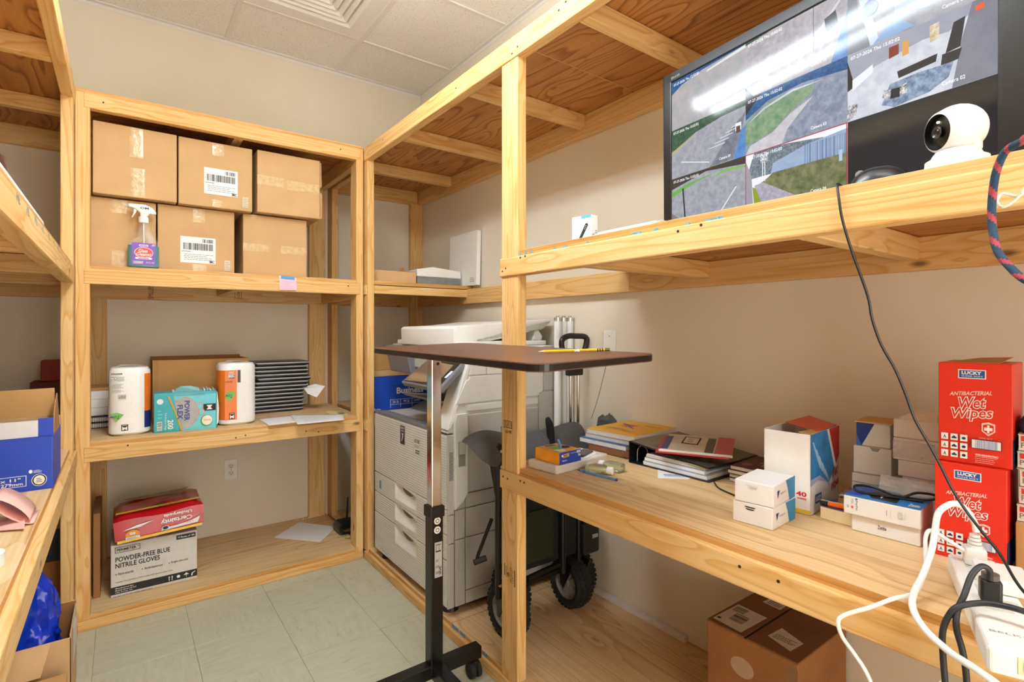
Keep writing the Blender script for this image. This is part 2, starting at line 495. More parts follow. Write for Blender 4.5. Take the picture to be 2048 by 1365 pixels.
# fluorescent strip fixtures, hung low and open above to brighten the ceiling
def fixture(x, y, label, k=1.0):
    zf = -0.46
    t = thing('ceiling_light', label, 'light', (x, y, ZC-0.002))
    m, nt, b = newmat('lamp_tube')
    b.inputs['Base Color'].default_value = (0.9, 0.9, 0.9, 1)
    b.inputs['Emission Color'].default_value = LAMPC; b.inputs['Emission Strength'].default_value = LAMP*k
    MB().box(-0.02,-0.60,zf-0.01,0.02,0.60,zf+0.03,VW).build('channel', t, bevel=0.002)
    for s_ in (-1, 1):
        MB().cyl((s_*0.06,-0.59,zf+0.005),(s_*0.06,0.59,zf+0.005),0.026,m,16).build('tube', t, smooth=True)
        MB().box(-0.09,s_*0.60-0.006,zf-0.03,0.09,s_*0.60+0.006,zf+0.04,VW).build('end_cap', t, bevel=0.002)
        MB().cyl((0,s_*0.5,zf+0.03),(0,s_*0.5,0),0.003,CHROME,8).build('hanger_rod', t)
fixture(0.32, 1.30, 'lit ceiling light above the aisle, nearer the cartons')
fixture(0.45, -0.20, 'added unseen fill light above the aisle, away from the cartons', 0.3)  # second fixture, added out of view as fill

# ================================================================ lumber shelving
def board(name, parent, a, b, mat, axis, bevel=0.003):
    c = [(a[k]+b[k])/2 for k in range(3)]; s = [abs(b[k]-a[k])/2 for k in range(3)]
    if axis == 'x': L, W, T, rot = s[0], s[1], s[2], (0,0,0)
    elif axis == 'y': L, W, T, rot = s[1], s[0], s[2], (0,0,PI/2)
    else: L, W, T, rot = s[2], s[1], s[0], (0,-PI/2,0)
    if isinstance(mat, tuple):       # plywood: top face, underside, edges
        m = MB()
        vs = [(-L,-W,-T),(L,-W,-T),(L,W,-T),(-L,W,-T),(-L,-W,T),(L,-W,T),(L,W,T),(-L,W,T)]
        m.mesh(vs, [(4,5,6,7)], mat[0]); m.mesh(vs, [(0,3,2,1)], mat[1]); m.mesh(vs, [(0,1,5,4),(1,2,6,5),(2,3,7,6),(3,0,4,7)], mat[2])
        bevel = 0.0008
    else:
        m = MB().box(-L,-W,-T,L,W,T,mat)
    p = parent.location
    return m.build(name, parent, loc=(c[0]-p[0], c[1]-p[1], c[2]-p[2]), rot=rot, bevel=bevel)
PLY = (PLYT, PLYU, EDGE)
STAMP = pm('3a2b1c', 0.8, var=0)
BLUEMK = pm('6a9fb8', 0.8, var=0.3, scale=200)
NAIL = pm('2b1d12', 0.6, var=0)
def nails(parent, pts, N, r=0.0035, name='nail_head'):
    N = Vector(N); p = Vector(parent.location); first = None
    for q in pts:
        if first is None:
            first = o = MB().cyl(-N*0.002, N*0.0006, r, NAIL, n=8).build(name, parent)
        else:
            o = first.copy(); C.objects.link(o); o.parent = parent
        o.location = Vector(q) - p

# ---- back unit
bu = thing('shelving_unit', 'four-tier pine lumber shelving along the wall, loaded with cartons and paper towels', 'shelf', (0.436, 3.02, 0))
board('post', bu, (-0.149,2.702,0.04), (-0.102,2.79,2.145), PINE, 'z')
board('post', bu, (0.984,2.702,0.04), (1.021,2.79,2.145), PINE, 'z')
board('post', bu, (0.915,3.3135,0.056), (1.010,3.349,2.056), PINE, 'z')
board('post', bu, (-0.148,3.3135,0.056), (-0.06,3.349,2.056), PINE, 'z')
for z0, z1 in ((2.085,2.145), (1.383,1.443), (0.67,0.731)):
    board('beam', bu, (-0.122,2.6995,z0), (1.002,2.737,z1), PINE, 'x')
    board('ledger', bu, (-0.149,3.312,z1-0.089), (1.012,3.3495,z1), PINE, 'x')
    board('side_rail', bu, (0.985,2.79,z0-0.02), (1.02,3.312,z1), PINE, 'y')
    board('joist', bu, (0.42,2.737,z0), (0.458,3.312,z1), PINE, 'y')
board('kick_board', bu, (-0.149,2.6995,0), (1.021,2.737,0.04), PINE, 'x')
board('ledger', bu, (-0.149,3.312,0), (1.021,3.3495,0.04), PINE, 'x')
for z in (2.145, 1.443, 0.731, 0.040):
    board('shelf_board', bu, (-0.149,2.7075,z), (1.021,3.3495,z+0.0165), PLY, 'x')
nails(bu, [(-0.06,2.6995,2.118),(0.90,2.6995,2.122),(0.02,2.6995,0.722),(0.42,2.6995,0.705),(0.46,2.6995,0.712),(0.62,2.6995,1.412),(0.66,2.6995,1.418),(0.94,2.6995,1.425),(0.79,2.6995,0.69),(0.73,2.6995,0.70)], (0,-1,0))
pr = Print((0.11,3.312,1.36), (1,0,0), (0,0,1)); p0 = Vector(bu.location); pr.O -= p0
pr.text('SMILLEN', 0.00, 0.0, 0.022, 0.07, STAMP, rot=90); pr.build(bu, 'grade_stamp')
pr = Print((0.11,3.312,1.36), (1,0,0), (0,0,1)); pr.O -= p0
pr.rect(0.40, 0.012, 0.402, 0.07, STAMP); pr.text('S-DRY', 0.41, 0.012, 0.425, 0.07, STAMP, rot=90); pr.rect(0.432,0.012,0.434,0.07,STAMP)
pr.build(bu, 'grade_stamp')

# ---- right unit with the desk
ru = thing('shelving_unit', 'pine lumber shelving with a desk-height shelf and the television on the shelf above', 'shelf', (1.35, 1.5, 0))
Y0 = -0.35
board('post', ru, (1.030,2.665,0.04), (1.0665,2.752,2.09), PINE, 'z', 0.004)
board('post', ru, (1.030,1.368,0.04), (1.067,1.458,2.09), PINE, 'z', 0.004)
board('post', ru, (1.030,Y0,0.04), (1.067,Y0+0.089,2.09), PINE, 'z', 0.004)
board('post', ru, (1.585,3.312,0.056), (1.674,3.3495,2.06), PINE, 'z')
board('post', ru, (1.035,3.262,0.056), (1.072,3.3495,2.09), PINE, 'z')
board('post', ru, (1.585,Y0,0.056), (1.637,Y0+0.038,2.06), PINE, 'z')
board('beam', ru, (1.024,Y0,2.085), (1.062,2.708,2.156), PINE, 'y', 0.005)
board('beam', ru, (1.024,Y0,1.376), (1.062,1.461,1.437), PINE, 'y', 0.004)
board('beam', ru, (1.024,Y0,0.669), (1.062,1.461,0.731), PINE, 'y', 0.004)
board('kick_board', ru, (1.024,Y0,0), (1.062,2.699,0.04), PINE, 'y')
board('ledger', ru, (1.637,Y0,2.056), (1.6745,3.312,2.145), PINE, 'y')
board('ledger', ru, (1.637,1.43,1.352), (1.6745,3.312,1.438), PINE, 'y')
board('ledger', ru, (1.637,Y0,1.352), (1.6745,1.43,1.437), PINE, 'y')
board('ledger', ru, (1.637,Y0,0.645), (1.6745,1.40,0.731), PINE, 'y')
board('ledger', ru, (1.637,Y0,0), (1.6745,3.3495,0.04), PINE, 'y')
board('ledger', ru, (1.072,3.312,2.056), (1.637,3.3495,2.145), PINE, 'x')
board('ledger', ru, (1.072,3.312,1.352), (1.585,3.3495,1.438), PINE, 'x')
board('side_rail', ru, (1.035,2.752,2.06), (1.070,3.262,2.145), PINE, 'y')
board('side_rail', ru, (1.035,2.752,1.352), (1.070,3.262,1.437), PINE, 'y')
for y in (-0.1, 0.5, 1.095, 1.70, 2.29, 2.87):
    board('joist', ru, (1.062,y-0.019,2.085), (1.637,y+0.019,2.144), PINE, 'x')
for y in (-0.1, 0.49, 1.09):
    board('joist', ru, (1.062,y-0.019,1.378), (1.637,y+0.019,1.4365), PINE, 'x')
    board('joist', ru, (1.062,y-0.019,0.671), (1.637,y+0.019,0.7305), PINE, 'x')
board('beam', ru, (1.0668,2.668,1.390), (1.650,2.706,1.4345), PINE, 'x')
board('beam', ru, (1.0668,2.672,0.690), (1.650,2.71,0.731), PINE, 'x')
board('shelf_board', ru, (1.0668,2.665,1.4375), (1.674,3.3495,1.4565), PLY, 'x')
board('shelf_board', ru, (1.0668,2.668,0.731), (1.674,3.3495,0.749), PLY, 'x')
board('shelf_board', ru, (1.034,Y0,2.145), (1.674,1.40,2.163), PLY, 'y')
board('shelf_board', ru, (1.034,1.402,2.145), (1.674,3.3495,2.163), PLY, 'y')
board('shelf_board', ru, (1.034,Y0,1.4375), (1.674,1.452,1.457), PLY, 'y')
board('shelf_board', ru, (1.040,Y0,0.731), (1.674,1.445,0.749), PLY, 'y')
board('shelf_board', ru, (1.036,Y0,0.040), (1.674,1.80,0.056), PLY, 'y')
board('shelf_board', ru, (1.036,1.803,0.040), (1.674,3.3495,0.056), PLY, 'y')
board('nailing_block', ru, (1.0235,2.676,1.3835), (1.031,2.708,1.4345), PINE, 'y', 0.001)
board('nailing_block', ru, (1.0235,2.668,0.674), (1.031,2.708,0.731), PINE, 'y', 0.001)
nails(ru, [(1.024,1.444,1.395),(1.024,1.425,1.403),(1.024,1.345,1.43),(1.024,1.32,1.432),(1.024,0.75,1.425),(1.024,0.69,1.43),(1.024,1.44,0.71),(1.024,1.415,0.708),(1.024,1.345,0.717),(1.024,1.325,0.716),(1.024,0.60,0.712),(1.024,0.52,0.712),(1.024,1.16,2.13),(1.024,1.13,2.14),(1.024,1.39,2.10),(1.024,1.36,2.11),(1.024,2.45,2.125),(1.024,1.75,2.12)], (-1,0,0))
pr = Print((1.030,1.455,0.85), (0,-1,0), (0,0,1)); pr.O -= Vector(ru.location)
pr.rect(0.012,0.02,0.0145,0.05,STAMP); pr.rect(0.017,0.024,0.058,0.026,STAMP); pr.rect(0.017,0.046,0.058,0.048,STAMP); pr.rect(0.0555,0.024,0.058,0.048,STAMP)
pr.text('KD-HT 19', 0.02,0.028,0.053,0.044,STAMP); pr.text('& 0-1490', 0.022,0.006,0.055,0.018,STAMP); pr.build(ru, 'grade_stamp')
pr = Print((1.030,1.455,0.36), (0,-1,0), (0,0,1)); pr.O -= Vector(ru.location)
pr.rect(0.014,0.02,0.018,0.06,STAMP); pr.rect(0.07,0.0,0.074,0.055,STAMP); pr.text('CANFOR', 0.022,0.018,0.03,0.055,STAMP,rot=90); pr.text('2', 0.030,0.02,0.042,0.038,STAMP,rot=90,bold=0.02); pr.text('SPF  KD-HT', 0.048,0.008,0.056,0.058,STAMP,rot=90); pr.text('S-DRY 19', 0.058,0.008,0.065,0.05,STAMP,rot=90)
pr.build(ru, 'grade_stamp')
pr = Print((1.034,1.40,1.4375), (0,-1,0), (0,0,1)); pr.O -= Vector(ru.location)
for k, (a, b) in enumerate(((0.03,0.05),(0.06,0.08),(0.09,0.11),(0.20,0.225),(0.24,0.27),(0.34,0.355),(0.42,0.43),(0.50,0.54),(0.57,0.59),(0.66,0.68),(0.71,0.76))):
    (pr.text('A', a, 0.001, b, 0.015, BLUEMK, bold=0.03) if k < 3 else pr.poly([(a, 0.0005), (b, 0.0005), (b-0.004, 0.0045+0.002*(k%3)), (a+0.005, 0.004+0.0015*(k%2))], BLUEMK))
    pr.build(ru, 'blue_edge_stamp'); pr.mb = MB()
pr = Print((1.036,1.80,0.040), (0,-1,0), (0,0,1)); pr.O -= Vector(ru.location)
for a, b in ((0.0,0.05),(0.06,0.1),(0.16,0.2),(0.22,0.25)): 
    pr.rect(a, 0.001, b, 0.0155, BLUEMK); pr.build(ru, 'blue_edge_stamp'); pr.mb = MB()

# ---- left unit
lu = thing('shelving_unit', 'pine lumber shelving opposite the television, holding the open blue paper box', 'shelf', (-0.48, 1.5, 0))
board('post', lu, (-0.187,2.612,0.04), (-0.1495,2.700,2.09), PINE, 'z', 0.004)
board('post', lu, (-0.187,Y0,0.04), (-0.1495,Y0+0.089,2.09), PINE, 'z', 0.004)
board('post', lu, (XL+0.001,3.312,0.056), (XL+0.09,3.3495,2.09), PINE, 'z')
board('post', lu, (XL+0.001,1.35,0.056), (XL+0.038,1.44,2.09), PINE, 'z')
board('beam', lu, (-0.186,Y0,2.085), (-0.148,2.70,2.156), PINE, 'y', 0.004)
board('beam', lu, (-0.186,Y0,1.378), (-0.147,2.664,1.442), PINE, 'y', 0.004)
board('beam', lu, (-0.178,Y0,0.669), (-0.140,2.664,0.731), PINE, 'y', 0.004)
board('kick_board', lu, (-0.178,Y0,0), (-0.140,2.70,0.04), PINE, 'y')
for z in (2.145, 1.443, 0.731):
    board('ledger', lu, (XL+0.001,3.311,z-0.089), (-0.149,3.3495,z), PINE, 'x')
    board('ledger', lu, (XL+0.001,Y0,z-0.089), (XL+0.038,3.311,z), PINE, 'y')
    for y in (0.5, 1.095, 1.70, 2.30, 2.87):
        board('joist', lu, (XL+0.038,y-0.019,z-0.06), (-0.186,y+0.019,z-0.001), PINE, 'x')
board('ledger', lu, (XL+0.001,Y0,0), (XL+0.038,3.3495,0.04), PINE, 'y')
board('shelf_board', lu, (XL+0.001,Y0,2.145), (-0.155,3.3495,2.163), PLY, 'y')
board('shelf_board', lu, (XL+0.001,Y0,1.443), (-0.156,3.3495,1.461), PLY, 'y')
board('shelf_board', lu, (XL+0.001,Y0,0.731), (-0.160,3.3495,0.749), PLY, 'y')
board('shelf_board', lu, (XL+0.001,Y0,0.040), (-0.150,3.3495,0.056), PLY, 'y')
pr = Print((-0.147,0.9,1.378), (0,1,0), (0,0,1)); pr.O -= Vector(lu.location)
for k in range(7):
    pr.text('ML', 0.35+0.12*k, 0.046, 0.39+0.12*k, 0.062, BLUEMK); pr.build(lu, 'blue_edge_stamp'); pr.mb = MB()
# ================================================================ things on the back shelves
ZB3, ZB2, ZB1 = 1.4597, 0.7477, 0.0567
LBL = pm('eef0f2', 0.6, var=0.01)
BK = pm('232326', 0.6, var=0)
GR = pm('8c8f92', 0.6, var=0)
def seam(t, w, d, h, vertical=False):
    pass
def carton(label, x, y, z, w, d, h, tapes, lab=None, group=None, tilt=0.0, flapside=False):
    t, F_ = boxthing('cardboard_box', label, 'box', (x, y, z), 0, (w, d, h), CARD, bevel=0.003, group=group, rot=(0, 0, math.radians(tilt)))
    for a0, b0, a1, b1 in tapes:
        m = MB(); nx, nz = 8, 14
        r = random.Random(int(a0*1000+b0*77))
        vs = []; 
        for j in range(nz+1):
            for i in range(nx+1):
                vs.append((w*(a0+(a1-a0)*i/nx), -0.0006 - r.random()*0.0011*(0 < i < nx and 0 < j < nz), h*(b0+(b1-b0)*j/nz)))
        m.mesh(vs, [(j*(nx+1)+i, j*(nx+1)+i+1, (j+1)*(nx+1)+i+1, (j+1)*(nx+1)+i) for j in range(nz) for i in range(nx)], TAPE)
        m.build('packing_tape', t, smooth=True)
    if lab:
        a0, b0, a1, b1 = lab
        p = F_['front'](); p.w = w*(a1-a0); p.h = h*(b1-b0); p.O = Vector((w*a0, 0, h*b0)); p.off = 0.0012
        p.rect(0, 0, 1, 1, LBL); p.bars(0.62, 0.8, 0.95, 0.94, BK, 14, 3); p.bars(0.08, 0.5, 0.92, 0.76, BK, 34, 5)
        p.lines(0.04, 0.42, 0.3, 0.47, BK, 1); p.lines(0.1, 0.12, 0.95, 0.38, GR, 4, 0.3, 4); p.text('IMC', 0.82, 0.02, 0.97, 0.13, INK, bold=0.03)
        p.build(t, 'shipping_label')
        p = F_['front'](); p.off = 0.0012; p.rect(0.86, 0.06, 0.94, 0.22, pm('d9cdb8', 0.7)); p.lines(0.87, 0.07, 0.94, 0.21, pm('b7a688', 0.7, var=0), 5, 0.4); p.build(t, 'date_sticker')
    return t
g = 'cartons on the top shelf'
carton('tan carton in the upper row, far left, with two strips of crinkled tape', -0.096, 2.762, 1.762, 0.292, 0.40, 0.298, ((0.42,0.57,0.58,0.99),(0.43,0.01,0.60,0.42)), group=g)
carton('tan carton in the upper row with a white barcode label, beside the taped carton', 0.202, 2.762, 1.760, 0.298, 0.40, 0.298, ((0.44,0.8,0.60,0.99),(0.44,0.01,0.58,0.12)), lab=(0.33,0.20,0.79,0.60), group=g)
t = carton('tan carton turned sideways at the end of the upper row, tape across its middle', 0.521, 2.757, 1.764, 0.293, 0.40, 0.297, ((0.0,0.44,0.40,0.60),(0.46,0.42,0.99,0.58)), group=g)
MB().prism([(0.2945,0.01,0.002),(0.2945,0.01,0.14),(0.303,-0.002,0.13),(0.302,-0.004,0.004)], (0.001,0.38,0), CARD).prism([(0.2945,0.01,0.16),(0.2945,0.01,0.295),(0.299,-0.002,0.285),(0.301,-0.004,0.165)], (0.001,0.38,0), CARD).build('end_flap', t)
carton('tan carton in the lower row behind the spray bottle', -0.108, 2.802, ZB3, 0.229, 0.40, 0.295, ((0.30,0.80,0.55,0.99),(0.32,0.0,0.62,0.26)), group=g)
carton('tan carton in the lower row with a white barcode label', 0.127, 2.802, ZB3, 0.303, 0.40, 0.296, ((0.44,0.78,0.60,0.99),(0.44,0.0,0.62,0.13)), lab=(0.28,0.15,0.74,0.55), group=g)
carton('tan carton turned sideways at the end of the lower row', 0.467, 2.802, ZB3, 0.294, 0.40, 0.297, ((0.0,0.40,0.38,0.53),(0.58,0.40,1.0,0.53)), group=g)

# spray bottle of glass cleaner
t = thing('spray_bottle', 'clear trigger spray bottle of teal cleaner with a purple label', 'bottle', (0.075, 2.752, ZB3))
CLEAR = newmat('clear_plastic')
CLEAR[2].inputs['Transmission Weight'].default_value = 0.0
CLEAR[2].inputs['Alpha'].default_value = 0.12; CLEAR[2].inputs['Roughness'].default_value = 0.08; CLEAR[2].inputs['Base Color'].default_value = (0.9, 0.92, 0.92, 1)
CLEAR = CLEAR[0]
def loft(secs, mat, n=5, cap=True):
    """secs: list of (z, x0, x1, y0, y1, r)"""
    m = MB(); vs = []; k = 4*(n+1)
    for z, xa, xb, ya, yb, r in secs:
        vs += [(x, y, z) for x, y in rrect(xa, ya, xb, yb, r, n)]
    fs = [(i*k+j, i*k+(j+1) % k, (i+1)*k+(j+1) % k, (i+1)*k+j) for i in range(len(secs)-1) for j in range(k)]
    if cap: fs += [tuple(range(k))[::-1], tuple(range((len(secs)-1)*k, len(secs)*k))]
    return m.mesh(vs, fs, mat)
loft([(0,-0.05,0.05,-0.024,0.024,0.015),(0.006,-0.056,0.056,-0.029,0.029,0.016),(0.10,-0.056,0.056,-0.029,0.029,0.016),(0.118,-0.045,0.05,-0.026,0.026,0.016),(0.135,-0.022,0.044,-0.022,0.022,0.016),(0.16,-0.02,0.026,-0.02,0.02,0.015),(0.195,-0.017,0.017,-0.017,0.017,0.0165),(0.205,-0.014,0.014,-0.014,0.014,0.0135)], CLEAR).build('bottle', t, smooth=True)
loft([(0.003,-0.048,0.048,-0.022,0.022,0.014),(0.008,-0.0545,0.0545,-0.0275,0.0275,0.015),(0.096,-0.0545,0.0545,-0.0275,0.0275,0.015)], pm('07757e', 0.15, var=0.1)).build('cleaner_liquid', t, smooth=True)
MB().cyl((0.002,0,0.02),(0,0,0.2),0.0025,WHITE,8).build('dip_tube', t, smooth=True)
MB().lathe([(0,0.196),(0.018,0.196),(0.0185,0.215),(0.016,0.222),(0,0.222)], (0,0,0), (0,0,1), WHITE, 20).build('collar', t, smooth=True)
MB().prism([(-0.054,-0.012,0.271),(-0.054,-0.012,0.258),(-0.03,-0.012,0.252),(-0.013,-0.012,0.238),(-0.011,-0.012,0.222),(0.014,-0.012,0.222),(0.02,-0.012,0.236),(0.044,-0.012,0.234),(0.045,-0.012,0.244),(0.03,-0.012,0.262),(0.005,-0.012,0.273)], (0,0.024,0), WHITE).build('trigger_head', t, bevel=0.004, smooth=True)
MB().prism([(-0.034,-0.006,0.254),(-0.022,-0.006,0.25),(-0.027,-0.006,0.235),(-0.039,-0.006,0.213),(-0.042,-0.006,0.215),(-0.035,-0.006,0.235)], (0,0.012,0), WHITE).build('trigger', t, bevel=0.002, smooth=True)
pr = Print((-0.041,-0.0293,0.014), (1,0,0), (0,0,1), 0.082, 0.092)
PUR = pm('7d4fb8', 0.35, var=0.1); RED = pm('d94a3a', 0.4, var=0)
pr.rect(0,0,1,1,PUR); pr.poly([(0.8,0.88),(0.97,0.88),(0.97,0.98),(0.88,0.98)], pm('d99fd8',0.4,var=0)); pr.rect(0.3,0.84,0.68,0.93,WHITE); pr.lines(0.33,0.86,0.66,0.92,PUR,1,0.7)
pr.ell(0.5,0.56,0.4,0.25,WHITE); pr.ell(0.5,0.56,0.38,0.23,RED); pr.text('Glass', 0.28,0.57,0.66,0.72,WHITE,bold=0.02,shear=0.1); pr.text('Cleaner', 0.18,0.42,0.84,0.56,WHITE,bold=0.02,shear=0.1); pr.text('STREAK FREE',0.36,0.37,0.66,0.40,WHITE)
pr.rect(0.14,0.26,0.84,0.34,WHITE); pr.lines(0.26,0.28,0.74,0.33,PUR,1,0.8); pr.lines(0.06,0.06,0.48,0.18,WHITE,2,0.6); pr.text('32 FL OZ',0.6,0.08,0.94,0.15,WHITE)
pr.build(t, 'label')
pr = Print((0,-0.0122,0.25), (1,0,0), (0,0,1)); pr.text('OM', -0.012,0.002,0.018,0.012,pm('21406f',0.5,var=0),bold=0.02); pr.build(t, 'emblem')

# note stuck on the shelf edge
t = thing('sticky_note', 'pink note held to the shelf edge by blue tape', 'note', (0.645, 2.6985, 1.39))
MB().prism([(-0.038,-0.006,0),(0.04,-0.005,0.002),(0.040,0,0.062),(-0.040,0,0.068)], (0,-0.0004,0), pm('eec6d6',0.8)).build('note_paper', t)
MB().prism([(-0.032,-0.0012,0.053),(0.030,-0.0012,0.051),(0.030,-0.0012,0.067),(-0.030,-0.0012,0.069)], (0,-0.0004,0), pm('5f9fd2',0.6)).build('tape', t)
pr = Print((-0.03,-0.0062,0.008), (1,0,0), (0,0,1)); pr.lines(0,0,0.055,0.04,pm('d5a4bd',0.8,var=0),4,0.15); pr.build(t, 'handwriting')

# paper towel packs
TOWEL = pm('f3f1ee', 0.3, var=0.02, bump=0.25, scale=55)
def towels(label, x, y, w, d, h, rz):
    t = thing('paper_towel_pack', label, 'paper towels', (x, y, ZB2), rz, 'paper towel packs')
    m = loft([(0,-w/2+0.012,w/2-0.012,-d/2+0.01,d/2-0.01,0.045),(0.01,-w/2,w/2,-d/2,d/2,0.045),(h*0.35,-w/2-0.001,w/2+0.001,-d/2,d/2,0.045),(h*0.7,-w/2,w/2,-d/2-0.001,d/2+0.001,0.045),(h-0.016,-w/2,w/2,-d/2,d/2,0.045),(h-0.004,-w/2+0.008,w/2-0.008,-d/2+0.008,d/2-0.008,0.042),(h,-w/2+0.03,w/2-0.03,-d/2+0.03,d/2-0.03,0.03)], TOWEL, 6)
    m.build('wrapper', t, smooth=True)
    MB().mesh([(-0.05,-0.02,h),(0.0,-0.035,h+0.006),(0.05,-0.01,h+0.002),(0.03,0.03,h+0.004),(-0.03,0.035,h+0.007)], [(0,1,2,3,4)], TOWEL).build('gathered_film', t)
    return t
ORANGE = pm('f07a26', 0.3, var=0.06, scale=20); NAVY = pm('24307c', 0.35, var=0.05); GREEN = pm('6db83c', 0.35, var=0.12, scale=15)
def wrapface(pr, pts, mat): pr.poly(pts, mat)
def mark(pr, a0, b0, a1, b1):
    pr.rect(a0,b0,a1,b1,BK); W_ = a1-a0; Hh = b1-b0
    pr.poly([(a0+0.12*W_,b0+0.12*Hh),(a0+0.34*W_,b0+0.12*Hh),(a0+0.5*W_,b0+0.30*Hh),(a0+0.66*W_,b0+0.12*Hh),(a0+0.88*W_,b0+0.12*Hh),(a0+0.88*W_,b0+0.72*Hh),(a0+0.64*W_,b0+0.52*Hh),(a0+0.36*W_,b0+0.52*Hh),(a0+0.12*W_,b0+0.72*Hh)], WHITE)
    pr.lines(a0+0.15*W_, b0+0.82*Hh, a1-0.1*W_, b0+0.94*Hh, WHITE, 1, 0.7)
w_, d_, h_ = 0.148, 0.15, 0.292
t = towels('wrapped paper towel pack, mostly white front with an orange band at its side', 0.028, 2.868, w_, d_, h_, 0)
pr = Print((-w_/2,-d_/2-0.0012,0), (1,0,0), (0,0,1), w_, h_)
pr.poly([(0.0+0.16,0.24),(0.05+0.0,0.34),(0.2,0.345),(0.36,0.31),(0.25,0.245),(0.18,0.205)], GREEN); pr.text('Tow', 0.0+0.02,0.255,0.26,0.305,NAVY,bold=0.02,shear=0.2,rot=180)
mark(pr, 0.30,0.075,0.46,0.165)
pr.lines(0.06,0.90,0.34,0.915,BK,1,0.9); pr.lines(0.2,0.80,0.38,0.87,GR,4,0.35,7); pr.lines(0.08,0.70,0.38,0.77,GR,4,0.35,3); pr.lines(0.08,0.64,0.38,0.68,GR,3,0.35,2)
pr.rect(0.22,0.535,0.41,0.605,pm('c9c4bd',0.5,var=0)); pr.text('57 SQ FT', 0.235,0.55,0.395,0.59,BK,bold=0.02,rot=180)
pr.poly([(0.06,0.86),(0.12,0.86),(0.09,0.82)], BK); pr.poly([(0.07,0.853),(0.11,0.853),(0.09,0.828)], TOWEL); pr.ell(0.165,0.84,0.03,0.018,BK); pr.ell(0.165,0.84,0.022,0.012,TOWEL)
pr.build(t, 'printed_wrap')
def roundband(t, w, d, h, x_in, x_out_angle, mat, z0, z1, name, both=1):
    """band of printing that wraps the right front rounded edge"""
    m = MB(); r = 0.045; cxx, cyy = w/2-r, -d/2+r; rr = r + 0.0014; P_ = [(w/2-r-x_in, -d/2-0.0014)] if x_in > 0 else []
    P_ += [(cxx+rr*math.sin(a), cyy-rr*math.cos(a)) for a in [0.5+(x_out_angle-0.5)*k/6 for k in range(7)]]
    if x_out_angle > 1.5: P_.append((w/2+0.0014, d/2-r))
    vs = [(x, y, z) for z in (z0, z1) for x, y in P_]; n = len(P_)
    m.mesh(vs, [(i, i+1, n+i+1, n+i) for i in range(n-1)], mat); m.build(name, t, smooth=True)
roundband(t, w_, d_, h_, 0.0, 1.571, ORANGE, 0.10, 0.262, 'orange_band')
roundband(t, w_, d_, h_, 0.0, 1.571, NAVY, 0.028, 0.10, 'blue_band')

w_, d_, h_ = 0.160, 0.15, 0.296
t = towels('wrapped paper towel pack beside the laptops, wide orange band down its front', 0.446, 2.875, w_, d_, h_, 0)
pr = Print((-w_/2,-d_/2-0.0014,0), (1,0,0), (0,0,1), w_, h_)
pr.rect(0.14,0.09,0.46,0.88,ORANGE); pr.rect(0.46,0.09,0.475,0.88,WHITE); pr.rect(0.475,0.68,0.56,0.88,pm('5a4136',0.4))
pr.poly([(0.15,0.44),(0.16,0.52),(0.3,0.55),(0.44,0.52),(0.34,0.43),(0.27,0.38)], GREEN); pr.text('Tow', 0.15,0.44,0.34,0.50,NAVY,bold=0.02,shear=0.2,rot=180)
mark(pr, 0.255,0.10,0.40,0.20); pr.rect(0.24,0.76,0.40,0.82,WHITE); pr.text('MEGA', 0.25,0.745,0.40,0.775,NAVY,bold=0.03,rot=180); pr.text('ROLL', 0.25,0.78,0.40,0.815,NAVY,bold=0.03,rot=180); pr.lines(0.25,0.835,0.38,0.86,WHITE,2,0.6); pr.text('absorbent', 0.16,0.675,0.34,0.71,pm('6b5560',0.4,var=0),rot=180,bold=0.02)
pr.build(t, 'printed_wrap')
m = MB(); r = 0.045; rr = r+0.0012; P_ = [(-w_/2-0.0012, d_/2-r)] + [(-w_/2+r-rr*math.cos(a), -d_/2+r-rr*math.sin(a)) for a in [PI/2*k/6 for k in range(7)]]
vs = [(x, y, z) for z in (0.027, 0.26) for x, y in P_]; n = len(P_)
m.mesh(vs, [(i, i+1, n+i+1, n+i) for i in range(n-1)], ORANGE); m.build('orange_band', t, smooth=True)

# box of tall kitchen bags
TEAL = pm('1fa9b5', 0.35, var=0.06, scale=14)
t, F_ = boxthing('trash_bag_box', 'teal box of tall kitchen bags with its front window torn open', 'box', (0.112, 2.782, ZB2), -2.0, (0.240, 0.125, 0.172), TEAL, bevel=0.002)
pr = F_['front'](); LT = pm('63cdda', 0.35, var=0.05); GB = pm('a9a7a4', 0.4, var=0.15, scale=25)
pr.poly([(0.45,0.0),(0.985,0.0),(0.985,0.93),(0.30,0.93)], LT); pr.poly([(0.44,0.05),(0.36,0.5),(0.31,0.78),(0.42,0.86),(0.5,0.9),(0.62,0.8),(0.70,0.62),(0.72,0.42),(0.66,0.22),(0.56,0.06)], GB)
pr.poly([(0.425,0),(0.45,0),(0.36,0.45),(0.24,0.92),(0.20,0.92),(0.34,0.42)], pm('c8a23c',0.4)); pr.poly([(0.41,0),(0.425,0),(0.34,0.42),(0.21,0.92),(0.20,0.92),(0.33,0.40)], pm('5e9a30',0.4))
pr.text('POWER', 0.47,0.25,0.56,0.78,NAVY,rot=270,bold=0.04); pr.text('FLEX', 0.36,0.30,0.45,0.68,NAVY,rot=270,bold=0.04)
pr.text('200', 0.21,0.07,0.30,0.31,WHITE,rot=270,bold=0.02); pr.text('Tall Kitchen Bags', 0.16,0.06,0.195,0.50,WHITE,rot=270); pr.ell(0.095,0.79,0.05,0.07,pm('dff1f2',0.5)); pr.lines(0.06,0.36,0.13,0.62,LT,3,0.4)
pr.rect(0.05,0.05,0.125,0.28,WHITE); pr.bars(0.055,0.06,0.12,0.27,BK,14,2,vert=False)
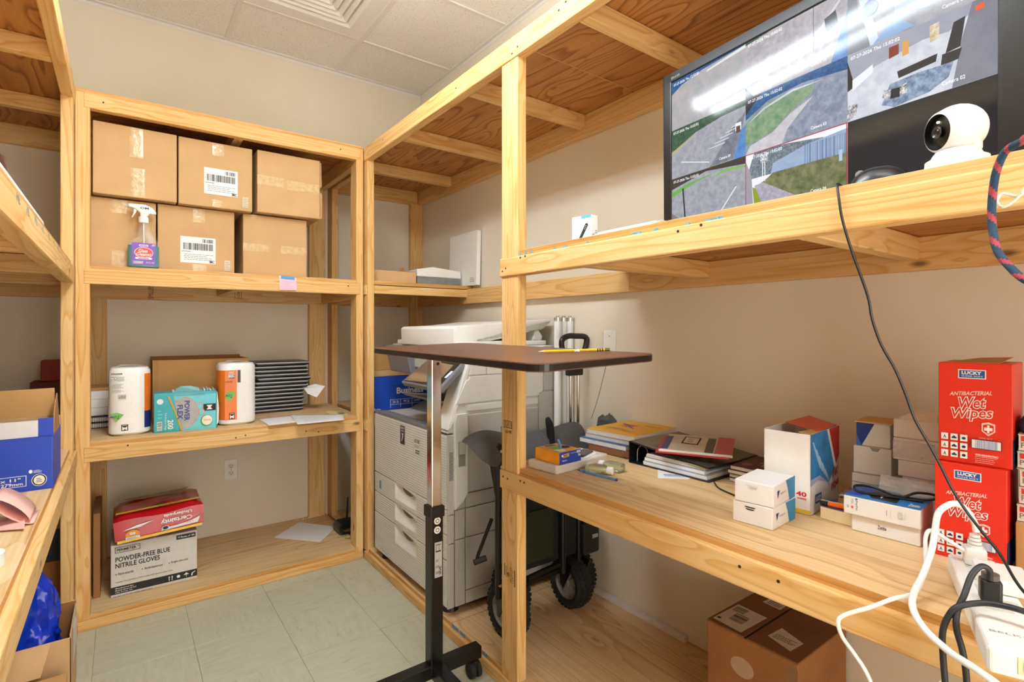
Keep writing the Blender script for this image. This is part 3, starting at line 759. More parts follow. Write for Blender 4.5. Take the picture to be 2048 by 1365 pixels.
pr.rect(0.78,0.48,0.985,0.66,BK); mk2 = [(0.82,0.50),(0.87,0.57),(0.82,0.64),(0.85,0.64),(0.895,0.57),(0.94,0.64),(0.96,0.57),(0.94,0.50),(0.895,0.57),(0.85,0.50)]; pr.poly([(0.83,0.51),(0.93,0.51),(0.90,0.57),(0.93,0.63),(0.83,0.63),(0.86,0.57)], WHITE)
for c in ((0.72,0.62),(0.75,0.46)): pr.ell(c[0],c[1],0.05,0.10,ORANGE,16); pr.ell(c[0],c[1],0.042,0.085,LT,16)
pr.ell(0.83,0.22,0.10,0.15,pm('5d8f4e',0.4)); pr.ell(0.84,0.23,0.085,0.13,pm('efe9dd',0.5)); pr.text('Tall Drawstring', 0.78,0.20,0.90,0.27,ORANGE,bold=0.02)
pr.build(t, 'printing')
CLT = newmat('torn_film'); CLT[2].inputs['Base Color'].default_value = lin('6ab8bd'); CLT[2].inputs['Alpha'].default_value = 0.75; CLT[2].inputs['Roughness'].default_value = 0.15; CLT = CLT[0]
MB().prism([(0.076,-0.002,0.160),(0.195,-0.004,0.160),(0.178,0.012,0.172),(0.166,0.022,0.190),(0.14,0.028,0.197),(0.10,0.028,0.197),(0.082,0.020,0.187),(0.074,0.008,0.174)], (0,-0.0012,0), CLT).build('torn_flap', t)
MB().prism([(0.2405,-0.001,0.012),(0.2475,-0.003,0.03),(0.2495,-0.004,0.09),(0.243,-0.002,0.165),(0.2405,0.0,0.165)], (0,0.012,0), WHITE).build('end_flap', t)
m = MB()
for k in range(14): m.box(0.07+0.012*k,0.03,0.166,0.078+0.012*k,0.12,0.176+0.003*(k%3),GB if k%2 else WHITE)
m.build('folded_bags', t)

# carton behind the kitchen bags, top open
t = thing('cardboard_box', 'open brown carton against the wall behind the kitchen bag box', 'box', (0.118, 3.055, ZB2))
m = MB(); W_, D_, Hh = 0.415, 0.24, 0.305
m.box(0,0,0,W_,D_,0.005,CARD2).box(0,0,0,W_,0.005,Hh,CARD2).box(0,D_-0.005,0,W_,D_,Hh+0.01,CARDDK).box(0,0,0,0.005,D_,Hh,CARDDK).box(W_-0.005,0,0,W_,D_,Hh,CARD2)
m.build('body', t, bevel=0.001)
MB().box(0.006,0.006,Hh-0.012,W_-0.006,D_-0.006,Hh-0.008,CARDDK).build('inner_flap', t)
MB().box(0.006,-0.0008,0,0.022,-0.0002,Hh,pm('b98a52',0.8)).build('corner_crease', t)

# stack of closed laptops
LAPT = pm('2a2a2d', 0.35, var=0.08); LAPS = pm('c4c4c6', 0.35, var=0.05)
lz = ZB2 + 0.0015
ORD = ['', 'second', 'third', 'fourth', 'fifth', 'sixth', 'seventh', 'eighth', 'ninth', 'tenth', 'eleventh', 'twelfth']
lx = [0.545,0.548,0.543,0.550,0.546,0.548,0.570,0.575,0.588,0.572,0.575,0.568,0.578,0.54]
for k in range(13):
    o = lx[k]; th = 0.0212
    t = thing('laptop', ('closed dark laptop at the top of the stack beside the paper towels' if k == 12 else 'closed dark laptop at the bottom of the stack beside the paper towels' if k == 0 else 'closed dark laptop, %s from the bottom of the stack beside the paper towels' % ORD[k]), 'laptop', (o, 3.10, lz), random.uniform(-1.2, 1.2) if 5 < k < 12 else 0, 'stacked laptops')
    loft([(0,0.006,0.274,0.004,0.214,0.01),(0.004,0,0.28,0,0.218,0.012),(0.0085,0,0.28,0,0.218,0.012)], LAPT).build('base', t, smooth=True)
    loft([(0.0095,0.002,0.278,0.001,0.217,0.012),(0.0125,0,0.28,-0.001,0.218,0.012),(0.0165,0,0.28,-0.001,0.218,0.012)], LAPS).build('rim', t, smooth=True)
    loft([(0.0168,0.001,0.279,0,0.217,0.012),(0.0195,0.004,0.276,0.003,0.214,0.012)], LAPT).build('lid', t, smooth=True)
    for fx in (0.03, 0.25): MB().cyl((fx,0.02,-0.0014),(fx,0.02,0.001),0.006,RUBBER,8).build('foot', t)
    lz += th
def sheet(name, label, cat, pts, mat=PAPER, th=0.0006, group=None, base=None):
    c = Vector(base if base else pts[0])
    o = MB().prism([Vector(p)-c for p in pts], (0,0,th), mat).build(name, loc=c)
    return tag(o, label, cat, group)
# papers
def page(label, quad, z, droop=None, text=True, name='paper_sheet', mat=PAPER):
    """quad: 4 plan corners; droop lowers the first two (front) corners"""
    t = thing(name, label, 'paper', (quad[0][0], quad[0][1], z))
    m = MB(); n = 8; vs = []
    a, b, c, d = [Vector((*q, 0)) for q in quad]
    for j in range(n+1):
        for i in range(n+1):
            u, v = i/n, j/n
            p = (a*(1-u)+b*u)*(1-v) + (d*(1-u)+c*u)*v
            vs.append((p.x-quad[0][0], p.y-quad[0][1], 0.0005 + (droop(u, v) if droop else 0)))
    m.mesh(vs, [(j*(n+1)+i, j*(n+1)+i+1, (j+1)*(n+1)+i+1, (j+1)*(n+1)+i) for j in range(n) for i in range(n)], mat)
    o = m.build('sheet', t, smooth=True)
    md = o.modifiers.new('thick', 'SOLIDIFY'); md.thickness = 0.0004
    return t
page('white printed sheet lying half over the shelf edge, next to the laptops', [(0.556,2.672),(0.705,2.690),(0.72,2.915),(0.552,2.905)], ZB2+0.002, lambda u, v: 0.001)
t = page('creased white printed sheet hanging over the shelf edge, beside the post', [(0.668,2.612),(0.885,2.60),(0.942,2.78),(0.71,2.93)], ZB2+0.004, lambda u, v: 0.001)
pr = Print((0.03,0.05,0.003), (1,0.03,0), (-0.03,1,0)); pr.lines(0.02,0,0.2,0.15,pm('c2c5cc',0.8,var=0),5,0.12); pr.build(t, 'typed_lines')
t = thing('envelope', 'small yellow envelope with dark marks beside the shelf post', 'envelope', (0.90,2.80,ZB2+0.0005), 0)
MB().prism([(0.0,0.02,0),(0.065,-0.02,0),(0.085,0.07,0),(0.03,0.17,0),(0.0,0.16,0)], (0,0,0.001), pm('ecdf9a',0.7)).build('paper', t)
pr = Print((0,0,0.0012),(1,0,0),(0,1,0)); pr.ell(0.05,0.02,0.022,0.006,BK); pr.ell(0.055,0.045,0.022,0.008,BK); pr.ell(0.055,0.075,0.022,0.006,BK); pr.build(t, 'dark_marks')
t = thing('paper_sheet', 'crumpled paper sticking out of the side of the laptop stack', 'paper', (0.84, 3.10, 0.87))
MB().mesh([(0,0.02,0.008),(0.05,0,0.02),(0.095,-0.03,0.008),(0.04,-0.06,-0.05),(0.0,-0.03,-0.03),(0.045,-0.02,0.0),(-0.012,0.0,-0.004)], [(0,1,5,6),(1,2,5),(2,3,5),(3,4,5),(4,6,5)], PAPER).build('sheet', t)
# things at the left end of the second shelf
t, F_ = boxthing('paper_ream_box', 'white box behind the paper towels with a tan lid edge', 'box', (-0.145, 3.10, ZB2+0.055), 0, (0.16, 0.20, 0.115), WHITE)
MB().box(-0.002,-0.002,0.115,0.162,0.202,0.128,CARD2).build('lid', t, bevel=0.002)
pr = F_['front'](); pr.rect(0,0.32,1,0.33,GR); pr.rect(0,0.66,1,0.67,GR); pr.build(t, 'edge_lines')
for k in range(2):
    t = thing('spiral_notebook', 'black spiral notebook lying under the white box' + (', upper one' if k else ', lower one'), 'notebook', (-0.147, 3.07, ZB2 + 0.027*k), 0, 'spiral notebooks')
    MB().box(0,0.008,0,0.19,0.23,0.003,BLACK).box(0,0.008,0.0225,0.19,0.23,0.0255,BLACK).build('cover', t, bevel=0.001)
    MB().box(0.003,0.012,0.003,0.187,0.226,0.0225,PAPER).build('pages', t)
    m = MB()
    for i in range(22): m.lathe([(0.011,-0.001),(0.0125,0),(0.011,0.001),(0.0095,0),(0.011,-0.001)], (0.006+0.0083*i,0.009,0.0127), (1,0,0), CHROME, 10)
    o = m.build('spiral_wire', t); o['kind'] = 'stuff'

# bottom shelf
t, F_ = boxthing('glove_carton', 'white carton of nitrile gloves with black lettering, under the red underpads', 'box', (-0.038, 2.822, ZB1), 0, (0.317, 0.25, 0.222), pm('d9d5cf', 0.7, var=0.05), bevel=0.003)
pr = F_['front'](); pr.rect(0,0.055,1,0.20,BK); pr.rect(0.045,0.845,0.325,0.955,BK); pr.rect(0.052,0.855,0.318,0.945,pm('d9d5cf',0.7,var=0.05)); pr.text('PERIMETER', 0.065,0.875,0.28,0.925,INK,bold=0.03); pr.text('TM', 0.288,0.90,0.312,0.925,INK)
pr.text('POWDER-FREE BLUE', 0.05,0.67,0.67,0.765,INK,bold=0.02); pr.text('NITRILE GLOVES', 0.05,0.55,0.55,0.645,INK,bold=0.02)
for s_, a, b in (('Non-sterile',0.08,0.25),('Ambidextrous',0.37,0.58),('Single use only',0.68,0.89)): pr.text(s_, a,0.415,b,0.465,INK,bold=0.01); pr.ell(a-0.022,0.437,0.007,0.01,INK,10)
pr.text('Caution: This product is NOT made with natural rubber latex', 0.05,0.265,0.70,0.30,INK); pr.text('Manufactured for:', 0.05,0.155,0.25,0.18,WHITE,bold=0.02); pr.text('Medical Gloves US LLC', 0.05,0.115,0.28,0.14,WHITE,bold=0.02); pr.text('Lake Forest, CA', 0.05,0.075,0.24,0.10,WHITE,bold=0.02)
pr.rect(0.745,0.875,0.98,0.965,BK); pr.text('10 Boxes of 100', 0.765,0.90,0.965,0.94,WHITE,bold=0.01)
for a in (0.655, 0.69): pr.rect(a,0.08,a+0.008,0.15,WHITE); pr.poly([(a-0.008,0.145),(a+0.016,0.145),(a+0.004,0.175)], WHITE)
pr.ell(0.77,0.13,0.022,0.03,WHITE,8); pr.poly([(0.83,0.13),(0.90,0.13),(0.865,0.175)], WHITE); pr.rect(0.863,0.085,0.868,0.13,WHITE); pr.poly([(0.925,0.085),(0.94,0.085),(0.945,0.13),(0.98,0.16),(0.97,0.17),(0.93,0.14)], WHITE); pr.lines(0.03,0.012,0.5,0.04,GR,1,0.5,4)
pr.build(t, 'printing')
# red pack of underpads
t = thing('underpads_pack', 'red plastic pack of underpads lying on the glove carton', 'pack', (-0.025, 2.795, 0.281), 0, rot=(0, math.radians(-3.0), 0))
REDP = pm('c0161e', 0.22, var=0.12, scale=12, bump=0.3)
W_, D_, Hh = 0.332, 0.27, 0.122
m = MB(); nx, ny = 14, 10; vs = []; fs = []
def padpt(u, v, top):
    ex = 1 - (2*u-1)**8; ey = 1 - (2*v-1)**8; e = max(0, ex*ey)**0.5
    z = (Hh*(0.80+0.20*e) if top else 0.018*(1-e))
    return ((u-0.5)*W_*(1 if top else 0.98)+W_/2, v*D_+(0.01 if top else 0), z + 0.004*math.sin(9*u+5*v))
for top in (0, 1):
    for j in range(ny+1):
        for i in range(nx+1): vs.append(padpt(i/nx, j/ny, top))
K = (nx+1)*(ny+1)
for j in range(ny):
    for i in range(nx):
        q = (j*(nx+1)+i, j*(nx+1)+i+1, (j+1)*(nx+1)+i+1, (j+1)*(nx+1)+i); fs.append(q[::-1]); fs.append(tuple(K+k for k in q))
rim = [i for i in range(nx+1)] + [j*(nx+1)+nx for j in range(1, ny+1)] + [ny*(nx+1)+i for i in range(nx-1, -1, -1)] + [j*(nx+1) for j in range(ny-1, 0, -1)]
for a, b in zip(rim, rim[1:]+rim[:1]): fs.append((a, b, K+b, K+a))
m.mesh(vs, fs, REDP).build('pack', t, smooth=True)
pr = Print((0.0,-0.0025,0.010), (1,0,0), (0,0.10,1), W_, 0.095); pr.off = 0.006; YEL = pm('f2c530', 0.35)
pr.rect(0.03,0.0,0.97,0.12,YEL); pr.poly([(0.09,0.52),(0.24,0.66),(0.44,0.74),(0.28,0.56)], WHITE); pr.text('Certainty', 0.50,0.42,0.86,0.68,WHITE,rot=180,bold=0.03); pr.text('Underpads', 0.54,0.72,0.86,0.90,WHITE,rot=180,bold=0.03)
pr.poly([(0.5,0.16),(0.92,0.20),(0.95,0.46),(0.85,0.36),(0.7,0.28),(0.52,0.26)], WHITE); pr.ell(0.55,0.26,0.045,0.10,pm('c9c9c9',0.4)); pr.ell(0.55,0.26,0.03,0.07,BK); pr.text('Ultra', 0.74,0.26,0.87,0.34,RED,rot=180)
pr.poly([(0.12,0.14),(0.27,0.14),(0.27,0.36),(0.24,0.46),(0.195,0.5),(0.15,0.46),(0.12,0.36)], pm('e8972c',0.4)); pr.rect(0.12,0.10,0.27,0.20,WHITE); pr.text('80', 0.165,0.28,0.225,0.40,WHITE,rot=180,bold=0.03); pr.lines(0.13,0.115,0.26,0.185,BK,3,0.5)
pr.build(t, 'front_printing')
pr = Print((0.0,0.018,Hh+0.0045), (1,0,0), (0,1,0), W_, D_-0.02)
pr.rect(0.03,0.02,0.97,0.12,YEL); pr.text('VALUE PACK', 0.48,0.045,0.74,0.095,INK,rot=180,bold=0.02); pr.text('Certainty', 0.5,0.26,0.85,0.42,pm('9c4a44',0.4,var=0),rot=180,bold=0.03); pr.text('Underpads', 0.53,0.46,0.84,0.58,pm('9c4a44',0.4,var=0),rot=180,bold=0.03); pr.poly([(0.35,0.72),(0.8,0.72),(0.9,0.95),(0.1,0.95),(0.15,0.84)], pm('b99a7c',0.4)); pr.ell(0.3,0.86,0.12,0.07,pm('c0762c',0.4)); pr.ell(0.5,0.17,0.07,0.04,BK)
pr.build(t, 'top_printing')
MB().tube([(0.06,-0.012,0.0),(0.12,-0.014,0.002),(0.2,-0.012,0.03),(0.33,0.0,0.072)], 0.0022, CLEAR, 6).build('loose_film', t)

t = thing('cardboard_box', 'tall flattened brown carton leaning beside the glove carton', 'box', (-0.098, 2.862, ZB1), 0)
MB().box(0,0,0,0.024,0.30,0.36,CARDDK).build('body', t, bevel=0.002)
pr = Print((0.024,0,0), (0,1,0), (0,0,1), 0.30, 0.36); pr.rect(0.02,0.3,0.2,0.42,BK); pr.rect(0.02,0.1,0.25,0.28,LBL); pr.bars(0.04,0.12,0.22,0.26,BK,10,3,vert=False); pr.build(t, 'label')
sheet('paper_sheet', 'blank white sheet lying on the bare bottom shelf in front of the wall outlet', 'paper', [(0.675,3.116,ZB1),(0.858,2.905,ZB1),(1.0,3.075,ZB1),(0.847,3.28,ZB1)])
# router
t = thing('router', 'black wireless router with a silver oval front and upright antenna', 'router', (1.03, 2.97, ZB1))
loft([(0.008,-0.055,0.055,-0.05,0.09,0.02),(0.016,-0.06,0.06,-0.055,0.095,0.022),(0.035,-0.058,0.058,-0.053,0.093,0.02),(0.052,-0.045,0.045,-0.03,0.08,0.02)], BLACKM).build('body', t, smooth=True)
for a in (-0.04, 0.04):
    for b in (-0.03, 0.07): MB().cyl((a,b,0),(a,b,0.01),0.008,RUBBER,8).build('foot', t)
MB().prism([(0.042*math.cos(2*PI*i/20), -0.0555, 0.028+0.0085*math.sin(2*PI*i/20)) for i in range(20)], (0,-0.001,0), CHROME).build('front_badge', t)
MB().cyl((0.02,0.07,0.045),(0.028,0.075,0.17),0.006,BLACKM,10,0.004).build('antenna', t, smooth=True)
o = MB().tube([(1.0,2.91,ZB1+0.004),(0.985,2.885,ZB1+0.004),(1.0,2.86,ZB1+0.006),(1.035,2.87,ZB1+0.01),(1.075,2.80,ZB1+0.03),(1.09,2.74,0.15),(1.085,2.70,0.17)], 0.0028, pm('d8b928',0.5), 6).build('network_cable', smooth=True)
tag(o, 'yellow network cable curling from the router round the shelf post', 'cable')
t = thing('plaster_debris', 'crumbs of broken plaster on the bottom shelf against the wall', 'debris', (0.88, 3.32, ZB1))
for k in range(7):
    s_ = random.uniform(0.004,0.010); x = (k-3)*0.016
    MB().mesh([(x-s_,-s_,0),(x+s_,-s_*0.7,0),(x+s_*0.4,s_,0),(x,0,s_*1.3)], [(0,1,2),(0,1,3),(1,2,3),(2,0,3)], pm('e5ddcc',0.9)).build('crumb', t)
# wall outlet
t = thing('wall_outlet', 'white duplex outlet plate on the wall above the bottom shelf', 'outlet', (0.496, 3.3499, 0.41))
MB().box(-0.035,-0.006,-0.058,0.035,0,0.058,WHITE).build('plate', t, bevel=0.003)
for s_ in (-1, 1):
    MB().prism([(0.017*math.cos(2*PI*i/18), -0.006, 0.0195*s_+0.0145*math.sin(2*PI*i/18)) for i in range(18)], (0,-0.0015,0), pm('e6e0d6',0.4)).build('receptacle', t)
    for a in (-0.006, 0.006): MB().box(a-0.001,-0.0079,0.0195*s_,a+0.001,-0.0074,0.0195*s_+0.008,INK).build('slot', t)
    MB().cyl((0,-0.0079,0.0195*s_-0.006),(0,-0.0074,0.0195*s_-0.006),0.0026,INK,10).build('ground_hole', t)
MB().cyl((0,-0.0066,0),(0,-0.0058,0),0.003,GR,10).build('screw', t)
# ================================================================ copier
PRW = pm('dad8d2', 0.45, var=0.02); PRG = pm('b9b5ae', 0.5, var=0.03); PRD = pm('77757a', 0.5, var=0.03); PRK = pm('3b3a3c', 0.4, var=0.05)
X0, Y1_, Y2_ = 1.036, 1.842, 2.58
t = thing('office_copier', 'large off-white office copier with a ribbed front and paper drawers', 'printer', (1.30, 2.21, 0.0562))
pz = Vector(t.location)
def W(*p): return Vector(p) - pz
def wb(m, x0, y0, z0, x1, y1, z1, mat):
    a = W(x0,y0,z0); b = W(x1,y1,z1); return m.box(a.x,a.y,a.z,b.x,b.y,b.z,mat)
wb(MB(), X0+0.03, Y1_+0.006, 0.088, 1.60, Y2_, 0.785, PRG).build('body', t, bevel=0.004)
wb(MB(), X0+0.06, Y1_+0.03, 0.066, 1.58, Y2_-0.03, 0.088, PRK).build('base_frame', t)
for cx_, cy_ in ((1.085,1.90),(1.56,1.90),(1.085,2.52),(1.56,2.52)):
    MB().cyl(W(cx_,cy_,0.0562), W(cx_,cy_,0.072), 0.036, BLACK, 18, 0.030).build('foot', t, bevel=0.002)
# ribbed front: profile swept along Y
def ribbed(z0, z1, name, y0=Y1_+0.004, y1=Y2_):
    n = int((z1-z0)/0.0105); prof = []
    for i in range(n):
        za = z0 + (z1-z0)*i/n; zb = z0 + (z1-z0)*(i+1)/n
        prof += [(X0+0.0045, za), (X0, za+0.0014), (X0, zb-0.0006)]
    prof += [(X0+0.0045, z1), (X0+0.024, z1), (X0+0.024, z0)]
    MB().prism([W(x, y0, z) for x, z in prof], (0, y1-y0, 0), PRW).build(name, t)
ribbed(0.485, 0.775, 'front_panel')
HY0, HY1 = 2.112, 2.336
for z0, z1, zl in ((0.386,0.481,0.405), (0.285,0.382,0.306), (0.095,0.281,0.198)):
    ribbed(z0, z1, 'drawer', HY1, Y2_); ribbed(z0, z1, 'drawer', Y1_+0.004, HY0); ribbed(z0, zl, 'drawer', HY0, HY1)
    # scooped pull: deep under the top edge, rolling out to a lip
    m = MB(); n, k = 20, 12; vs = []
    for i in range(n+1):
        u = i/n; y = HY1 + (HY0-HY1)*u; env = max(0.0, math.sin(PI*min(1, u*1.02)))**0.55
        zt_ = z1 - 0.016*u**2
        for j in range(k+1):
            v = j/k; zz = zt_ + (zl - zt_)*v
            dep = 0.022*env*(1-v)**0.6*min(1, v*6+0.25)
            vs.append(W(X0 + 0.001 + dep - 0.004*env*math.exp(-((v-0.93)/0.06)**2), y, zz))
    m.mesh(vs, [(i*(k+1)+j, i*(k+1)+j+1, (i+1)*(k+1)+j+1, (i+1)*(k+1)+j) for i in range(n) for j in range(k)], PLASTW).build('drawer_pull', t, smooth=True)
    MB().prism([W(X0-0.0005, HY1+(HY0-HY1)*i/12, z1+0.002) for i in range(13)] + [W(X0-0.0005, HY1+(HY0-HY1)*i/12, z1-0.016*(i/12)**2) for i in range(12, -1, -1)], (0.006,0,0), PRW).build('pull_edge', t)
wb(MB(), X0+0.016, Y1_+0.02, 0.10, X0+0.03, Y2_-0.01, 0.48, PRD).build('drawer_backing', t)
# side tower (door side)
prof = [(X0+0.004,0.785),(1.60,0.785),(1.60,1.128),(1.165,1.128),(1.135,1.06)]
MB().prism([W(x, Y1_+0.004, z) for x, z in prof], (0, 0.085, 0), PRW).build('side_tower', t, bevel=0.004)
MB().prism([W(x, Y1_-0.002, z) for x, z in [(X0+0.002,0.80),(X0+0.022,0.81),(1.150,1.06),(1.135,1.065)]], (0, 0.10, 0), PLASTW).build('slanted_edge', t, bevel=0.002)
def panel(x0, z0, x1, z1, mat, name, proud=0.004, b=0.002):
    return wb(MB(), x0, Y1_-proud, z0, x1, Y1_+0.006, z1, mat).build(name, t, bevel=b)
panel(1.038,0.09,1.068,0.345,PRG,'side_panel'); panel(1.038,0.349,1.068,0.46,PRG,'side_panel'); panel(1.038,0.464,1.068,0.78,PRG,'side_panel')
panel(1.072,0.09,1.118,0.355,PRG,'side_panel'); panel(1.072,0.359,1.118,0.475,PRG,'side_panel')
panel(1.122,0.145,1.40,0.355,PRG,'side_panel'); panel(1.122,0.09,1.40,0.141,PRG,'side_panel'); panel(1.122,0.359,1.40,0.475,PRG,'side_panel'); panel(1.122,0.479,1.40,0.535,PRG,'side_panel')
panel(1.404,0.09,1.60,0.535,PRG,'side_panel')
panel(1.128,0.539,1.50,0.855,PRG,'side_door',0.007,0.004)
wb(MB(), 1.292, Y1_-0.0085, 0.74, 1.345, Y1_-0.006, 0.79, pm('8f8b84',0.5)).build('door_pull', t, bevel=0.001)
MB().prism([W(x, Y1_-0.016, z) for x, z in [(1.066,0.48),(1.105,0.51),(1.126,0.54),(1.126,0.862),(1.072,0.862),(1.066,0.84)]], (0,0.02,0), PRW).build('latch_column', t, bevel=0.003)
wb(MB(), 1.080, Y1_-0.0175, 0.652, 1.112, Y1_-0.0155, 0.752, pm('8d8a85',0.5)).build('latch_recess', t, bevel=0.001)
wb(MB(), 1.084, Y1_-0.020, 0.70, 1.110, Y1_-0.0165, 0.750, PRG).build('latch_lever', t, bevel=0.002)
panel(1.504,0.539,1.60,0.92,PRG,'side_panel'); panel(1.132,0.868,1.50,0.895,PRW,'side_panel',0.005)
MB().prism([W(x, Y1_-0.004, z) for x, z in [(1.075,0.90),(1.50,0.905),(1.53,0.925),(1.53,1.01),(1.142,1.01),(1.135,0.995),(1.125,0.995)]], (0,0.01,0), PRW).build('upper_side_cover', t, bevel=0.002)
MB().prism([W(x, Y1_-0.003, z) for x, z in [(1.138,1.014),(1.222,1.014),(1.222,1.125),(1.165,1.125)]], (0,0.01,0), PRW).build('upper_side_cover', t, bevel=0.002)
panel(1.226,1.014,1.53,1.125,PRW,'upper_side_cover'); panel(1.534,0.925,1.60,1.125,PRG,'side_panel')
for k in range(22): wb(MB(), 1.0445, Y1_-0.0048, 0.60+0.0052*k, 1.0625, Y1_-0.0038, 0.6018+0.0052*k, PRK).build('vent_slot', t)
for k in range(10): wb(MB(), 1.6002, Y1_-0.002, 0.93+0.017*k, 1.603, Y1_+0.012, 0.938+0.017*k, PRK).build('vent_slot', t)
# output bay and scanner
MB().prism([W(x, Y1_+0.09, z) for x, z in [(X0+0.002,0.776),(X0+0.002,0.792),(1.20,0.775),(1.42,0.86),(1.42,0.776)]], (0,Y2_-Y1_-0.09,0), PRD).build('output_tray', t, bevel=0.002)
wb(MB(), 1.36, Y1_+0.09, 0.79, 1.60, Y2_, 1.128, PRD).build('bay_wall', t)
MB().prism([W(x, Y1_+0.10, z) for x, z in [(1.06,0.905),(1.07,0.892),(1.36,0.845),(1.36,0.875)]], (0,0.36,0), PRD).build('job_tray', t, bevel=0.002)
wb(MB(), 1.13, Y1_+0.09, 1.02, 1.60, Y2_, 1.128, PRG).build('scanner_body', t, bevel=0.004)
MB().prism([W(x, 2.32, z) for x, z in [(1.08,1.12),(1.11,0.99),(1.20,0.985),(1.20,1.128)]], (0,0.24,0), PRD).build('scanner_wing', t, bevel=0.006)
# tilted control panel
q = [(1.0,2.19,0.968),(1.0,1.835,0.968),(1.125,1.86,1.066),(1.125,2.175,1.066)]
nrm = (Vector(q[1])-Vector(q[0])).cross(Vector(q[3])-Vector(q[0])).normalized()
if nrm.z < 0: nrm = -nrm
MB().prism([W(*p) for p in q], -nrm*0.026, PRD).build('control_panel', t, bevel=0.005)
qq = [Vector(p) for p in q]; cc = sum(qq, Vector())/4
MB().prism([cc + (p-cc)*0.9 + nrm*0.0008 - pz for p in qq], nrm*0.001, BLACKM).build('panel_bezel', t)
sc_ = [cc + (p-cc)*f for p, f in zip(qq, (0.86,0.70,0.70,0.86))]
MB().prism([p + nrm*0.002 - pz for p in sc_], nrm*0.0008, pm('7d6a55', 0.06, var=0, spec=0.9)).build('touch_screen', t)
MB().prism([cc + Vector((0.0,-0.145,0)) + Vector((a*0.785, b, a*0.62)) + nrm*0.002 - pz for a, b in ((-0.02,-0.008),(0.02,-0.008),(0.02,0.008),(-0.02,0.008))], nrm*0.001, pm('bdd0e8',0.3,emit=0.3,var=0)).build('power_key', t)
# document feeder
lid = [(1.12,1.128),(1.12,1.165),(1.118,1.205),(1.13,1.214),(1.28,1.222),(1.45,1.240),(1.60,1.247),(1.645,1.245),(1.648,1.240),(1.60,1.205),(1.45,1.175),(1.30,1.150),(1.22,1.150),(1.22,1.128)]
MB().prism([W(x, 1.93, z) for x, z in lid], (0,0.52,0), PLASTW).build('document_feeder', t, bevel=0.006, seg=3, smooth=True)
m = MB()
for k in range(12):
    f0 = k/12; f1 = (k+0.75)/12
    m.prism([W(1.235+0.37*f0, 1.927, 1.151+0.052*f0), W(1.235+0.40*f0+0.0, 1.927, 1.156+0.08*f0), W(1.235+0.40*f1, 1.927, 1.156+0.08*f1), W(1.235+0.37*f1, 1.927, 1.151+0.052*f1)], (0,0.004,0), pm('a3a293',0.5))
o = m.build('feeder_ribs', t); o['kind'] = 'stuff'
MB().prism([W(x, 1.925, z) for x, z in [(1.225,1.150),(1.60,1.206),(1.648,1.241),(1.45,1.205)]], (0,0.003,0), pm('b3b1a2',0.5)).build('feeder_tray_edge', t)
wb(MB(), 1.13, 1.90, 1.128, 1.60, 2.52, 1.150, PRW).build('platen_cover', t, bevel=0.005)
MB().prism([W(x, 1.935, z) for x, z in [(1.545,1.15),(1.60,1.15),(1.606,1.17),(1.585,1.195),(1.60,1.215),(1.565,1.21)]], (0,0.46,0), PRW).build('feeder_hinge', t, bevel=0.004)
# emblems
pr = Print(W(X0-0.0006,2.275,0.675), (0,-1,0), (0,0,1), 0.048, 0.085)
pr.rect(0,0,1,1,pm('2a2622',0.4)); pr.text('RICOH', 0.15,0.82,0.85,0.93,WHITE,bold=0.02); pr.text('IN ONE', 0.25,0.68,0.8,0.76,WHITE,bold=0.02); pr.ell(0.42,0.45,0.2,0.12,pm('4a4fa0',0.4)); pr.poly([(0.25,0.56),(0.72,0.6),(0.66,0.4),(0.35,0.14),(0.3,0.16),(0.52,0.42),(0.58,0.52)], WHITE); pr.build(t, 'emblem')
pr = Print(W(X0-0.0006,2.135,0.655), (0,-1,0), (0,0,1), 0.06, 0.075)
pr.rect(0,0,1,1,PRG); pr.rect(0.03,0.03,0.97,0.97,PRW); pr.text('ADOBE', 0.1,0.66,0.95,0.9,BK,bold=0.03); pr.lines(0.1,0.4,0.9,0.6,GR,2,0.5); pr.lines(0.3,0.06,0.98,0.32,BK,2,0.6); pr.build(t, 'data_sticker')
pr = Print(W(X0-0.0006,2.52,0.41), (0,-1,0), (0,0,1), 0.024, 0.04); pr.rect(0,0,1,1,pm('5a9ad0',0.5)); pr.build(t, 'blue_sticker')
o = MB().tube([(1.10,2.64,0.075),(1.078,2.632,0.066),(1.072,2.605,0.0635),(1.082,2.595,0.0635),(1.10,2.62,0.064)], 0.006, WHITE, 8).build('cable', smooth=True); tag(o, 'white cord looped on the floor board beside the copier', 'cable')
o = MB().tube([(1.12,2.66,0.30),(1.10,2.63,0.2),(1.09,2.615,0.12),(1.11,2.65,0.066),(1.16,2.7,0.062)], 0.004, BLACK, 6).build('cable', smooth=True); tag(o, 'black cord hanging behind the copier', 'cable')

# ================================================================ rolling overbed table
t = thing('rolling_table', 'rolling table with a brown laminate top on a chrome and black column', 'table', (0.83, 1.56, 0))
TOPB = wood('brown_laminate', '644033', '553429', '3e251c', grain=0.1, rings=6, knots=0, rough=0.32, across=25, fine=0.15)
EDGEB = pm('151312', 0.35, var=0.05)
LX, LY = 0.366, 0.862
out = rrect(-0.178, -0.762, -0.178+LX, -0.762+LY, 0.038, 6)
tilt = lambda x, y: 0.0295*(x+0.178) + 0.0105*(y+0.762)
m = MB(); n = len(out); zt = 1.133
m.poly([(x,y,zt+tilt(x,y)) for x,y in out], TOPB); m.poly([(x,y,zt-0.018+tilt(x,y)) for x,y in out][::-1], EDGEB)
vs = [(x,y,zt-0.018+tilt(x,y)) for x,y in out] + [(x,y,zt+tilt(x,y)) for x,y in out]
m.mesh(vs, [(i,(i+1)%n,n+(i+1)%n,n+i) for i in range(n)], EDGEB); m.build('table_top', t, bevel=0.0025)
CT = 0.040; BT = 0.044
